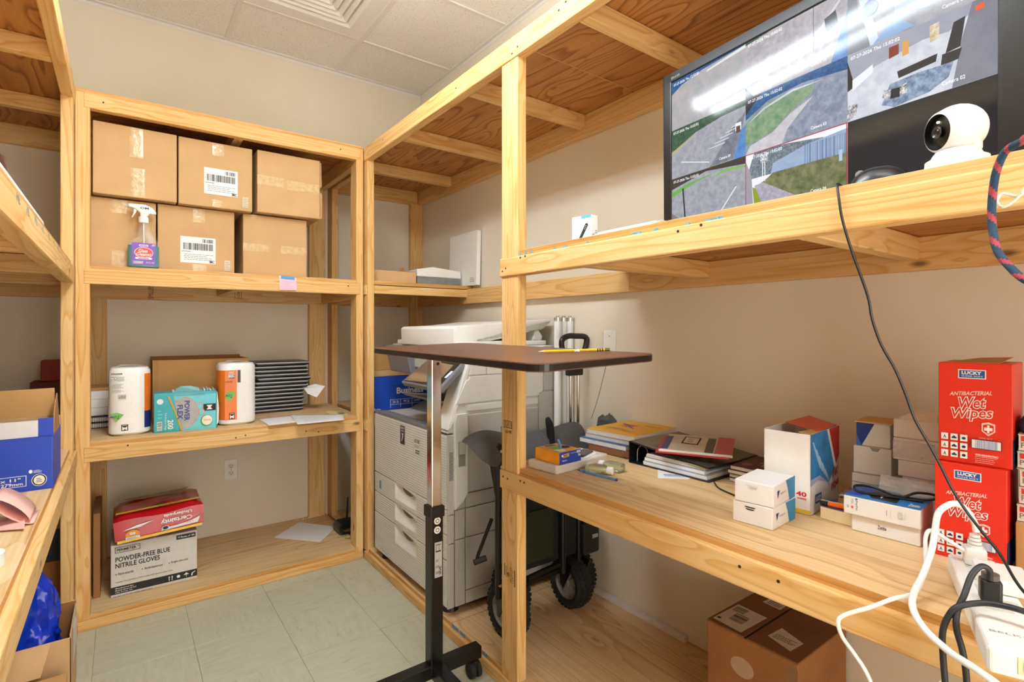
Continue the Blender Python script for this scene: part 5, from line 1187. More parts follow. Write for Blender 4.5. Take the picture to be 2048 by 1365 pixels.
pr = F_['front'](); pr.poly([(0.3,0.06),(0.45,0.05),(0.85,0.62),(0.82,0.70),(0.72,0.70)], BK); pr.build(t, 'picture'); pr = F_['front'](); pr.off += 0.0004; pr.rect(0.5,0.9,1.0,0.99,pm('58b0dc',0.5)); pr.text('Presentation Clicker', 0.08,0.72,0.92,0.76,INK)
for k in range(3): pr.ell(0.69+0.03*k,0.50+0.055*k,0.02,0.015,WHITE,10)
pr.build(t, 'front_printing'); pr = F_['right'](); pr.bars(0.2,0.1,0.5,0.3,BK,12,2,vert=False); pr.lines(0.6,0.1,0.9,0.5,GR,5,0.4); pr.build(t, 'side_printing')
for k in range(5):
    t = page(['white stapled handout on the shelf beside the television, lowest in the pile','white handout with a dark rule in the pile beside the television','reddish flyer in the paper pile beside the television','white letter in the paper pile beside the television','curled white letter on top of the pile beside the television'][k], [(1.06+0.012*k,0.86),(1.06+0.012*k,1.09-0.02*k),(1.27,1.09-0.015*k),(1.27,0.86)], ZM+0.0055*k, (lambda u, v, k=k: 0.012*max(0, u-0.6)*(1-abs(v-0.5)) if k == 4 else 0.0), mat=(PAPER if k != 2 else pm('c98c80',0.7)))
    c = [ch for ch in t.children][0]
    if k < 4: MB().box(0,0,0,0.20,0.20,0.0042,PAPER if k % 2 else pm('d6d4d0',0.8)).build('sheets', t, loc=(0.0,0.01,0.0006))
# cables
o = MB().tube([(1.09,0.425,1.4605),(1.045,0.42,1.462),(1.026,0.416,1.458),(1.016,0.409,1.429),(1.015,0.403,1.392),(1.020,0.391,1.339),(1.030,0.370,1.260),(1.040,0.366,1.217),(1.050,0.356,1.174),(1.060,0.339,1.132),(1.070,0.327,1.090),(1.080,0.317,1.048),(1.090,0.300,1.007),(1.100,0.288,0.974),(1.110,0.274,0.934),(1.120,0.260,0.903),(1.120,0.241,0.876),(1.10,0.213,0.850),(1.05,0.177,0.820),(1.0,0.12,0.80)], 0.0022, BLACK, 8).build('cable', smooth=True); tag(o, 'thin black cable drooping from the television shelf to the power strip', 'cable')
pts = spline([Vector(p) for p in ((0.95,0.10,1.40),(0.930,0.145,1.443),(0.930,0.161,1.441),(0.940,0.177,1.435),(0.950,0.188,1.412),(0.960,0.194,1.378),(0.960,0.194,1.344),(0.950,0.187,1.308),(0.940,0.172,1.282),(0.93,0.152,1.26),(0.94,0.10,1.22))], 10)
mA, mB_ = pm('a8404c',0.8,var=0.2,scale=300), pm('26405a',0.8,var=0.2,scale=300)
m = MB(); up = Vector((1,0,0)); rings = []
for i, p in enumerate(pts):
    d = (pts[min(i+1,len(pts)-1)]-pts[max(i-1,0)]).normalized(); u = (up-d*up.dot(d)).normalized(); b = d.cross(u); rings.append([p+(u*math.cos(2*PI*k/10)+b*math.sin(2*PI*k/10))*0.0048 for k in range(10)])
for i in range(len(rings)-1):
    for k in range(10):
        m.poly([rings[i][k],rings[i][(k+1)%10],rings[i+1][(k+1)%10],rings[i+1][k]], mA if (k+i*1) % 10 < 3 else mB_)
o = m.build('braided_cable', smooth=True); tag(o, 'thick red and blue braided cable looping past the shelf edge', 'cable')
o = MB().tube([(0.99,0.10,1.42),(0.970,0.158,1.387),(0.970,0.170,1.380),(0.970,0.185,1.386),(0.970,0.191,1.377),(0.970,0.185,1.368),(0.970,0.174,1.374),(0.970,0.164,1.387),(0.985,0.15,1.42),(1.015,0.15,1.458),(1.04,0.145,1.4625),(1.08,0.14,1.4605)], 0.0020, WHITE, 8).build('charging_cable', smooth=True); tag(o, 'thin white cable looped beside the braided cable', 'cable')

# ================================================================ on the desk
def wbox(name, label, p, q, z, d, h, mat, cat='box', **k):
    """box whose front bottom edge runs p -> q in plan, depth d away from the aisle"""
    v = Vector(q)-Vector(p); return boxthing(name, label, cat, (p[0], p[1], z), math.degrees(math.atan2(v.y, v.x)), (v.length, d, h), mat, **k)
# shallow tray with the pen box
t, F_ = wbox('document_tray', 'shallow white plastic case on the desk under the orange pen box', (1.068,1.362), (1.080,1.235), ZD, 0.255, 0.029, pm('d6d2cc',0.35), 'case', bevel=0.006)
pr = F_['top'](); 
for k in range(4): pr.rect(0.05,0.08+0.05*k,0.7-0.05*k,0.10+0.05*k,pm('7f9bc0',0.5,var=0))
pr.build(t, 'blue_stripes')
ORB = pm('f0a028',0.45,var=0.1,scale=30)
t, F_ = wbox('pen_box', 'orange and blue carton of ballpoint pens with its lid cut open', (1.085,1.345), (1.093,1.236), ZD+0.0295, 0.098, 0.038, ORB)
BL = pm('2146a8',0.45); pr = F_['right'](); pr.rect(0,0,1,1,BL); pr.poly([(0.16,0.52),(0.44,0.56),(0.44,0.84),(0.20,0.80)], pm('f2b13a',0.4)); pr.text('BIC', 0.2,0.58,0.41,0.78,INK,bold=0.03,shear=0.2); pr.ell(0.13,0.7,0.035,0.1,WHITE,12); pr.text('round stic', 0.5,0.76,0.78,0.85,WHITE); pr.rect(0.80,0.72,0.97,0.92,WHITE); pr.text('PENS', 0.82,0.76,0.95,0.88,BL,bold=0.02); pr.text('36', 0.86,0.44,0.98,0.64,WHITE,bold=0.02); pr.text('Medium', 0.13,0.24,0.34,0.34,WHITE,bold=0.02); pr.build(t, 'side_printing')
pr = F_['top'](); pr.poly([(0.25,0.3),(0.6,0.2),(0.7,0.6),(0.3,0.7)], pm('7fb84a',0.5)); pr.poly([(0.05,0.35),(0.2,0.3),(0.25,0.75),(0.1,0.75)], pm('4a4038',0.5)); pr.poly([(0.62,0.15),(0.95,0.1),(0.95,0.4),(0.72,0.5)], WHITE); pr.ell(0.55,0.75,0.16,0.2,INK,14); pr.build(t, 'top_printing')
MB().cyl((0.065,0.06,0.02),(0.060,0.045,0.066),0.0045,pm('5a8fd0',0.2,trans=0.0),10).build('pen_barrel', t)
t = thing('glasses_case', 'flat black and silver packet lying on the white plastic case', 'packet', (1.25,1.30,ZD+0.0295), 30)
MB().prism([(-0.045,-0.02,0),(0.04,-0.03,0),(0.05,0.01,0),(-0.03,0.035,0)], (0,0,0.008), pm('45474a',0.25,var=0.4,scale=60)).build('packet', t, bevel=0.003)
MB().prism([(-0.05,-0.03,0),(0.03,-0.045,0),(0.04,-0.03,0),(-0.04,-0.01,0)], (0,0,0.002), PAPER).build('slip', t)
GEL = newmat('sanitizer_gel'); GEL[2].inputs['Base Color'].default_value = lin('e3efc8'); GEL[2].inputs['Transmission Weight'].default_value = 0.8; GEL[2].inputs['Roughness'].default_value = 0.08; GEL[2].inputs['IOR'].default_value = 1.35; GEL = GEL[0]
def sanitizer(label, x, y, rz):
    t = thing('sanitizer_bottle', label, 'bottle', (x, y, ZD+0.0), rz, 'hand sanitizer bottles')
    m = MB(); secs = [(0,0.015,0.010),(0.004,0.021,0.0135),(0.056,0.021,0.0135),(0.066,0.012,0.011),(0.070,0.009,0.009)]
    vs = []; k = None
    for x_, a, b in secs:
        q = rrect(-a,-b,a,b,min(a,b)*0.75,4); k = len(q); vs += [(x_, y_, z_+0.0137) for y_, z_ in q]
    m.mesh(vs, [(i*k+j,i*k+(j+1)%k,(i+1)*k+(j+1)%k,(i+1)*k+j) for i in range(len(secs)-1) for j in range(k)] + [tuple(range(k)), tuple(range((len(secs)-1)*k,len(secs)*k))[::-1]], GEL); m.build('bottle', t, smooth=True)
    MB().cyl((0.069,0,0.0137),(0.088,0,0.0137),0.0125,pm('f3f3f2',0.3),18,0.0118).build('cap', t, bevel=0.002, smooth=True)
sanitizer('clear green hand sanitizer bottle beside the blue pen, cap toward the desk edge', 1.187, 1.212, -68)
sanitizer('clear green hand sanitizer bottle with its cap resting toward the white case', 1.268, 1.135, 98)
p0 = Vector((1.168,1.232,ZD+0.0042)); p1 = Vector((1.183,1.083,ZD+0.0042)); d = (p1-p0).normalized()
t = thing('ballpoint_pen', 'blue ballpoint pen lying near the desk edge', 'pen', p0)
MB().cyl(d*0.012, p1-p0, 0.004, pm('5b93cf',0.15), 6).build('barrel', t); MB().cyl((0,0,0), d*0.03, 0.0015, pm('24489c',0.3), 10, 0.0043).build('cap', t); MB().cyl(p1-p0-d*0.001, p1-p0+d*0.003, 0.004, pm('24489c',0.3), 8).build('end_plug', t)
# book stack
def book(name, label, p, dims, rz, cover, z, group=None, pages=PAPER):
    t = thing(name, label, 'book', (p[0],p[1],z), rz, group); w_, d_, h_ = dims
    MB().box(0,0,0,w_,d_,0.0012,cover).box(0,0,h_-0.0012,w_,d_,h_,cover).box(0,d_-0.0015,0,w_,d_,h_,cover).build('cover', t)
    MB().box(0.001,0.001,0.0012,w_-0.001,d_-0.0016,h_-0.0012,pages).build('pages', t); return t
z = ZD
for k, (lab, cov, hh, dx, dy) in enumerate((('salmon paperback at the bottom of the workbook stack', pm('c98d68',0.6), 0.020, 0.02, 0.0), ('tan paperback second from the bottom of the workbook stack', pm('caa183',0.6), 0.012, 0.015, 0.005), ('white workbook with a blue cover in the middle of the stack', pm('3f6aa8',0.5), 0.017, -0.015, 0.012), ('white workbook with a pale blue cover under the yellow one', pm('8fa6cc',0.5), 0.014, 0.002, 0.0), ('yellow workbook with a red and purple star design, top of its stack', pm('efb51e',0.45), 0.018, 0.006, -0.004))):
    t = book('workbook', lab, (1.395+dx, 1.435+dy), (0.215, 0.262, hh), -88+k*0.7, cov, z, 'workbooks by the wall', pm('ddd9d6',0.8) if k > 1 else pm('cf9d80',0.7)); z += hh + 0.0003
pr = Print((0,0,0.018), (1,0,0), (0,1,0), 0.215, 0.262); pr.poly([(0.30,0.56),(0.46,0.54),(0.50,0.72),(0.36,0.68)], pm('d8486a',0.5,var=0)); pr.poly([(0.12,0.70),(0.34,0.55),(0.62,0.42),(0.40,0.60),(0.34,0.68)], pm('7a5ea0',0.5,var=0)); pr.poly([(0.22,0.48),(0.34,0.52),(0.44,0.44),(0.36,0.58),(0.28,0.60)], pm('e0673a',0.5,var=0)); pr.lines(0.2,0.25,0.75,0.36,pm('b8801a',0.5,var=0),3,0.25); pr.lines(0.55,0.75,0.9,0.8,pm('7a5a1a',0.5,var=0),1,0.5); pr.build(t, 'cover_printing')
# crumpled grey bag behind the books
t = thing('grey_bag', 'crumpled dark grey fabric bag slumped against the wall behind the workbooks', 'bag', (1.612, 1.525, 0.80))
m = MB(); rnd = random.Random(4); n1 = 12; vs = []
for j, (rz_, zz) in enumerate(((0.050,-0.14),(0.055,-0.08),(0.055,-0.03),(0.048,0.02),(0.022,0.05))):
    for i in range(n1): q = rz_*(1+rnd.uniform(-0.25,0.25)); vs.append((0.5*q*math.cos(2*PI*i/n1), q*math.sin(2*PI*i/n1), zz+rnd.uniform(-0.012,0.012)))
m.mesh(vs, [(j*n1+i,j*n1+(i+1)%n1,(j+1)*n1+(i+1)%n1,(j+1)*n1+i) for j in range(4) for i in range(n1)] + [tuple(range(n1))[::-1], tuple(range(4*n1,5*n1))], pm('55565a',0.6,var=0.2,scale=50)); m.build('fabric', t)
# binder
t = thing('ring_binder', 'thick black ring binder with a clear cover, lying beside the workbooks', 'binder', (1.385, 1.212, ZD), -89.5)
w_, d_ = 0.303, 0.278
MB().box(0,0,0,w_,d_,0.003,BLACK).build('lower_cover', t, bevel=0.001)
MB().box(0,0,0,0.003,d_,0.073,BLACK).build('spine', t, bevel=0.001)
GREYC = pm('59554e',0.18,var=0.1)
MB().prism([(0,0,0.073),(w_,0,0.042),(w_,0,0.039),(0,0,0.070)], (0,d_,0), BLACK).build('upper_cover', t, bevel=0.001)
MB().prism([(0.004,0.004,0.0733),(w_-0.004,0.004,0.0427),(w_-0.004,0.004,0.0432),(0.004,0.004,0.0738)], (0,d_-0.01,0), GREYC).build('clear_sleeve', t)
zz = 0.004
for k, (hh, mt) in enumerate(((0.010,PAPER),(0.004,pm('9fb4cc',0.7)),(0.009,PAPER),(0.003,pm('8aa2c2',0.7)),(0.007,pm('d6d0c6',0.7)),(0.003,PAPER))):
    MB().box(0.055+0.003*k,0.008,zz,w_-0.012-0.004*(k%3),d_-0.01,zz+hh,mt).build('page_block', t); zz += hh+0.0004
for y in (0.02,0.13,0.24):
    MB().tube([(0.02,y,0.006),(0.022,y,0.045),(0.04,y,0.060),(0.062,y,0.05),(0.066,y,0.012)], 0.0016, CHROME, 6).build('ring', t, smooth=True)
MB().box(0.004,0.01,0.003,0.05,d_-0.01,0.006,BLACKM).build('ring_base', t)
pr = Print((0.003,0.002,0.0737), (0.995,0,-0.1025), (0,1,0)); pr.ell(0.07,0.05,0.018,0.018,pm('8a8578',0.4,var=0)); pr.ell(0.07,0.05,0.014,0.014,GREYC); pr.poly([(0.03,0.2),(0.1,0.17),(0.12,0.23),(0.05,0.26)], pm('a8796a',0.4,var=0)); pr.build(t, 'sleeve_print')
t = thing('report', 'red-backed report in a clear cover with a white slide spine', 'report', (1.345, 1.07, ZD+0.0655), 0, rot=(math.radians(6.0), 0, math.radians(-62)))
MB().box(0,0,0,0.215,0.18,0.002,pm('b3202c',0.4)).build('red_back', t)
MB().box(0.012,0.02,0.0022,0.222,0.195,0.006,pm('c6b9a4',0.35)).build('cover_sheet', t, bevel=0.0008)
MB().box(0.008,0.012,0.001,0.224,0.020,0.0078,WHITE).build('slide_spine', t, bevel=0.0015)
pr = Print((0.012,0.02,0.006), (1,0,0), (0,1,0), 0.21, 0.175); pr.rect(0,0.05,0.10,0.85,pm('2c3f70',0.4)); pr.rect(0.62,0.02,0.74,0.9,pm('4a4540',0.4)); pr.rect(0.76,0.0,1.0,1.0,pm('c2525c',0.4)); pr.poly([(0.25,0.45),(0.5,0.42),(0.52,0.85),(0.27,0.88)], INK); pr.poly([(0.275,0.485),(0.48,0.46),(0.495,0.82),(0.29,0.845)], pm('cfc3ae',0.4)); pr.text('WHY', 0.33,0.5,0.43,0.8,pm('7a7060',0.5,var=0),rot=90); pr.lines(0.2,0.05,0.5,0.35,GR,4,0.15); pr.build(t, 'cover_printing')
t = thing('id_card', 'small printed card peeking out from under the black binder', 'card', (1.36,1.03,ZD))
MB().prism([(-0.052,0.0,0),(0.012,-0.062,0),(0.075,-0.045,0),(0.06,0.09,0)], (0,0,0.0008), PAPER).build('card', t); pr = Print((-0.01,-0.01,0.0009), (0.7,-0.7,0), (0.7,0.7,0)); pr.rect(-0.015,0.01,0.05,0.025,pm('9db4d8',0.6)); pr.lines(-0.015,0.0,0.05,0.008,pm('5a78b0',0.6,var=0),2,0.4); pr.build(t, 'print')
z = ZD
for k in range(4):
    t = book('hymn_book', ['maroon paperback at the bottom of a stack of four beside the white card boxes','maroon paperback second from the bottom of the stack beside the white card boxes','maroon paperback third from the bottom of the stack beside the white card boxes','maroon paperback with cream lettering, top of its stack of four'][k], (1.455+0.004*(k%2),0.885+0.003*(k%3)), (0.145,0.17,0.0118), -88, pm('54182a',0.5), z, 'maroon paperbacks', pm('ddd5c6',0.8)); z += 0.012
pr = Print((0,0,0.0118), (1,0,0), (0,1,0), 0.145, 0.17); pr.text('PRAYER', 0.35,0.45,0.85,0.56,pm('d8c8b8',0.6,var=0),rot=0); pr.text('BOOK', 0.45,0.30,0.8,0.40,pm('d8c8b8',0.6,var=0)); pr.ell(0.2,0.25,0.1,0.1,pm('8a5a62',0.5,var=0)); pr.build(t, 'cover_printing')
o = MB().tube([(1.40,0.90,ZD+0.003),(1.36,0.86,ZD+0.0025),(1.335,0.80,ZD+0.0025),(1.315,0.73,ZD+0.0025),(1.32,0.70,ZD+0.0025)], 0.0022, BLACK, 6).build('usb_cable', smooth=True); tag(o, 'thin black cable lying between the binder and the white card boxes', 'cable')
# business card boxes
CB = pm('e9e7e4',0.5,var=0.01); SKY = pm('2f8fc4',0.45)
for k, (p, q, z, d_, h_) in enumerate((((1.165,0.700),(1.172,0.608),ZD,0.123,0.049), ((1.163,0.694),(1.174,0.606),ZD+0.0498,0.130,0.050))):
    t, F_ = wbox('card_box', ['white business card box with a notched front, lower of two','white business card box stacked on its twin, upper of two'][k], p, q, z, d_, h_, CB, group='business card boxes', bevel=0.002)
    pr = F_['right'](); pr.poly([(0.72,0),(1,0),(1,1),(0.55,1),(0.64,0.6)], SKY); pr.poly([(0.14,0.70),(0.26,0.70),(0.17,0.36)], pm('24408c',0.5)); pr.text('vistaprint', 0.27,0.44,0.54,0.58,GR); pr.build(t, 'side_printing')
    pr = F_['front']()
    if k == 0: pr.poly([(0.30,0.84),(0.60,0.84),(0.55,0.78),(0.35,0.78)], INK); pr.poly([(0.32,0.74),(0.57,0.74),(0.52,0.68),(0.38,0.68)], INK)
    else: pr.poly([(0.30,0.86),(0.62,0.86),(0.56,0.66),(0.44,0.60),(0.35,0.66)], pm('dcdad6',0.5)); pr.lines(0.4,0.68,0.58,0.78,GR,2,0.4)
    pr.build(t, 'front_notch')
# opened wipes box
def openbox(name, label, p, q, z, d, h, mats, cat='box'):
    v = Vector(q)-Vector(p); w = v.length; t = thing(name, label, cat, (p[0],p[1],z), math.degrees(math.atan2(v.y, v.x)))
    T_ = 0.0016; m = MB(); m.box(0,0,0,w,d,T_,CARDIN).box(0,0,0,w,T_,h,mats[0]).box(0,d-T_,0,w,d,h,mats[2]).box(0,0,0,T_,d,h,mats[2]).box(w-T_,0,0,w,d,h,mats[1]); m.build('body', t)
    return t, faces(w, d, h), w
t, F_, w = openbox('wipes_box', 'opened white and blue wipes carton with a red flap, behind the card boxes', (1.330,0.712), (1.339,0.602), ZD, 0.195, 0.196, (WHITE, pm('e8e6e6',0.5), WHITE))
pr = F_['right'](); BW = pm('2f86c8',0.45,var=0.25,scale=30); pr.poly([(0,0.42),(0.30,0.42),(0.60,0.30),(0.85,0.45),(0.62,1),(0,1)], BW); pr.poly([(0.0,0.36),(0.25,0.40),(0.55,0.32),(0.66,0.22),(0.62,0.30),(0.30,0.45),(0,0.44)], pm('aab4dc',0.5)); pr.poly([(0.55,1),(0.62,1),(0.88,0.5),(0.82,0.46)], WHITE); pr.poly([(0.62,1),(1,1),(1,0.62),(0.88,0.5)], pm('c0262a',0.5))
for k in range(5): pr.poly([(0.05+0.1*k,0.9-0.1*k),(0.09+0.1*k,0.9-0.1*k),(0.33+0.07*k,0.55-0.05*k),(0.30+0.07*k,0.53-0.05*k)], pm('a9d2ee',0.5))
pr.rect(0.14,0.12,0.34,0.235,pm('1f4f9c',0.5)); pr.text('LUCKY', 0.155,0.145,0.325,0.21,WHITE,bold=0.03); pr.text('Wet', 0.72,0.30,0.92,0.44,pm('a81e28',0.5),bold=0.03,shear=0.2,skew=0.08); pr.text('Wipes', 0.68,0.12,0.96,0.27,pm('a81e28',0.5),bold=0.03,shear=0.2,skew=0.08); pr.build(t, 'side_printing')
pr = F_['front'](); pr.rect(0.5,0.015,1,0.06,pm('e8c02a',0.5)); pr.build(t, 'yellow_band'); pr = F_['front'](); pr.text('40', 0.70,0.22,0.92,0.28,pm('d0242c',0.5),bold=0.03); pr.text('WIPES', 0.72,0.18,0.92,0.205,pm('d0242c',0.5),bold=0.02); pr.build(t, 'front_printing')
MB().prism([(w-0.004,0.05,0.196),(w-0.004,0.192,0.197),(w-0.07,0.185,0.214),(w-0.09,0.08,0.206)], (0,0,0.0012), pm('d0553c',0.45)).build('lid_flap', t)
MB().prism([(0.0,0.002,0.196),(0.0,0.10,0.197),(0.02,0.17,0.205),(0.006,0.06,0.199)], (0,0,0.001), WHITE).build('side_flap', t)
MB().prism([(w-0.002,0.0,0.196),(w-0.002,0.07,0.196),(w-0.02,0.06,0.199),(w-0.03,0.004,0.198)], (0,0,0.001), CARD).build('front_flap', t)
MB().box(0.006,0.006,0.02,w-0.006,0.188,0.10,pm('2a2622',0.8)).build('contents', t)
# small wooden box with lighter
t, F_ = wbox('small_box', 'small cream wooden-looking box between the wipes carton and the card reader boxes', (1.343,0.582), (1.342,0.513), ZD, 0.09, 0.029, pm('e6cfa4',0.55), 'box')
MB().box(0.0,0.0,0.029,0.069,0.09,0.0305,pm('6a4a6a',0.4,var=0.4,scale=60)).build('printed_lid', t)
t = thing('lighter', 'orange lighter with a metal end on the small cream box', 'lighter', (1.352, 0.585, ZD+0.031), -82)
MB().box(0.016,-0.008,0,0.07,0.008,0.012,pm('e8641e',0.25)).build('body', t, bevel=0.004); MB().box(0.0,-0.0075,0,0.016,0.0075,0.012,BLACKM).build('cap', t, bevel=0.003); MB().box(0.002,-0.006,0.012,0.05,0.006,0.0135,CHROME).build('metal_guard', t)
t = thing('candy_tin', 'shiny silver packet behind the orange lighter', 'packet', (1.40, 0.565, ZD+0.031), -80)
MB().box(0,0,0,0.055,0.06,0.022,pm('b8b4ac',0.15,metal=0.8,var=0.2)).build('packet', t, bevel=0.004); MB().box(0.0,-0.001,0.0,0.055,0.0,0.012,pm('b98a3a',0.4)).build('gold_band', t)
# card reader boxes
t, F_ = wbox('card_reader_box', 'white card reader box lettered in small black type, lower of two', (1.323,0.507), (1.329,0.381), ZD, 0.10, 0.037, CB, bevel=0.0025, group='card reader boxes')
pr = F_['front'](); pr.text('Zettle', 0.40,0.44,0.53,0.66,INK,bold=0.01); pr.build(t, 'lettering')
t, F_ = wbox('card_reader_box', 'white and blue card reader box tilted on the plain white one', (1.312,0.519), (1.322,0.378), ZD+0.0375, 0.105, 0.041, CB, bevel=0.0025, group='card reader boxes')
pr = F_['top'](); pr.rect(0,0.0,1,1,pm('2a7ec8',0.35)); pr.poly([(0,0.1),(0.22,0.15),(0.3,1),(0,1)], pm('2450b4',0.35)); pr.poly([(0.25,0.45),(0.35,0.15),(0.68,0.12),(0.66,0.7),(0.3,0.8)], pm('18181a',0.3)); pr.text('P', 0.44,0.3,0.50,0.6,WHITE,bold=0.03); pr.text('Zettle', 0.82,0.12,0.96,0.32,WHITE,bold=0.03); pr.build(t, 'top_printing')
pr = F_['front'](); pr.text('PayPal', 0.165,0.30,0.20,0.80,pm('2c4a86',0.5),rot=270); pr.text('P', 0.17,0.82,0.20,0.93,pm('24408c',0.5),bold=0.03); pr.text('VISA', 0.11,0.60,0.14,0.88,GR,rot=270); pr.ell(0.125,0.42,0.015,0.08,RED,14); pr.text('AX', 0.05,0.34,0.08,0.50,pm('2c4a9c',0.5),rot=270); pr.rect(0.58,0.35,0.585,0.65,BK); pr.text('Swipe', 0.62,0.25,0.645,0.7,pm('c4c4c4',0.5,var=0),rot=270); pr.rect(0.73,0.36,0.775,0.68,pm('c9c9c9',0.5)); pr.text('Chip', 0.80,0.34,0.825,0.66,pm('c4c4c4',0.5,var=0),rot=270); pr.build(t, 'side_printing')
o = MB().tube([(1.38,0.39,ZD+0.083),(1.37,0.43,ZD+0.082),(1.35,0.50,ZD+0.082),(1.365,0.515,ZD+0.09),(1.385,0.49,ZD+0.09),(1.375,0.44,ZD+0.085),(1.39,0.39,ZD+0.084),(1.40,0.37,ZD+0.095),(1.385,0.40,ZD+0.098),(1.37,0.42,ZD+0.088)], 0.0028, BLACK, 8).build('usb_cable', smooth=True); tag(o, 'black charging cable coiled on the blue card reader box', 'cable')
t = thing('plastic_sleeve', 'crinkled clear plastic sleeve between the white boxes and the card reader boxes', 'plastic', (1.44, 0.48, ZD+0.112))
FILM = newmat('clear_film'); FILM[2].inputs['Base Color'].default_value = (0.8,0.8,0.8,1); FILM[2].inputs['Alpha'].default_value = 0.35; FILM[2].inputs['Roughness'].default_value = 0.1; FILM = FILM[0]
def crinkle(nx, ny, sx, sy, amp, seed):
    r = random.Random(seed); vs = [(sx*i/nx, sy*j/ny, r.uniform(-amp, amp)) for j in range(ny+1) for i in range(nx+1)]
    return vs, [(j*(nx+1)+i, j*(nx+1)+i+1, (j+1)*(nx+1)+i+1, (j+1)*(nx+1)+i) for j in range(ny) for i in range(nx)]
vs, fs = crinkle(8,5,0.10,0.035,0.003,3)
MB().mesh([(-0.025+z*1.0-0.02*(y/0.035), -x, 0.0-y+0.004) for x, y, z in vs], fs, FILM).build('sleeve', t)
# stack of plain white boxes
z = ZD
sb = [((1.452,0.556),(1.458,0.452),0.10,0.098,'white box printed with faint maps, bottom of the white box stack'), ((1.462,0.556),(1.470,0.478),0.10,0.066,'white box with a thumb notch in the middle of the white box stack'), ((1.470,0.552),(1.476,0.482),0.10,0.057,'white box with a blue triangle, top of the white box stack')]
for k, (p, q, d_, h_, lab) in enumerate(sb):
    t, F_ = wbox('white_carton', lab, p, q, z, d_, h_, pm('dedbd6',0.6,var=0.02), group='plain white boxes'); pr = F_['front']()
    if k == 0: pr.rect(0,0.78,1,0.80,GR); pr.build(t, 'lid_line'); pt = F_['top'](); pt.lines(0.05,0.1,0.9,0.7,pm('b8a0ac',0.6),4,0.3); pt.build(t, 'top_printing')
    if k == 1: pr.poly([(0.44,0.99),(0.72,0.99),(0.66,0.86),(0.52,0.86)], GR); pr.build(t, 'thumb_notch')
    if k == 2: pr.poly([(0.0,0.0),(0.16,0.0),(0.55,1.0),(0,1)], pm('1c3f94',0.5)); pr.poly([(0.0,0.0),(0.16,0),(0.0,0.5)], pm('3f7ad0',0.5)); pr.build(t, 'blue_triangle'); MB().box(-0.003,-0.006,h_,0.075,0.10,h_+0.003,CARD).build('loose_lid', t)
    z += h_ + 0.0006 + (0.003 if k == 2 else 0)
z = ZD + 0.0
tt = [((1.445,0.448),(1.452,0.368),0.10,0.115,'blank white carton at the bottom of the right-hand white stack behind the red boxes'), ((1.440,0.455),(1.447,0.372),0.11,0.036,'blank white carton second from the bottom, beside the notched box'), ((1.438,0.464),(1.446,0.378),0.11,0.050,'white carton wrapped in clear film, beside the notched box'), ((1.440,0.464),(1.447,0.378),0.11,0.042,'plain white carton with an open paper flap, top of the stack behind the red boxes')]
for k, (p, q, d_, h_, lab) in enumerate(tt):
    t, F_ = wbox('white_carton', lab, p, q, z, d_, h_, pm('e3e0dc',0.6,var=0.02), group='plain white boxes')
    if k == 2:
        vs, fs = crinkle(10,4,0.086,0.04,0.0018,8); MB().mesh([(x, -0.003+z_, 0.004+y) for x, y, z_ in vs], fs, FILM).build('clear_wrap', t)
    if k == 3: MB().prism([(0.01,0.0,h_),(0.08,0.0,h_),(0.07,0.05,h_+0.02),(0.03,0.05,h_+0.016)], (0,0.001,0.001), WHITE).build('open_flap', t)
    z += h_ + 0.0006
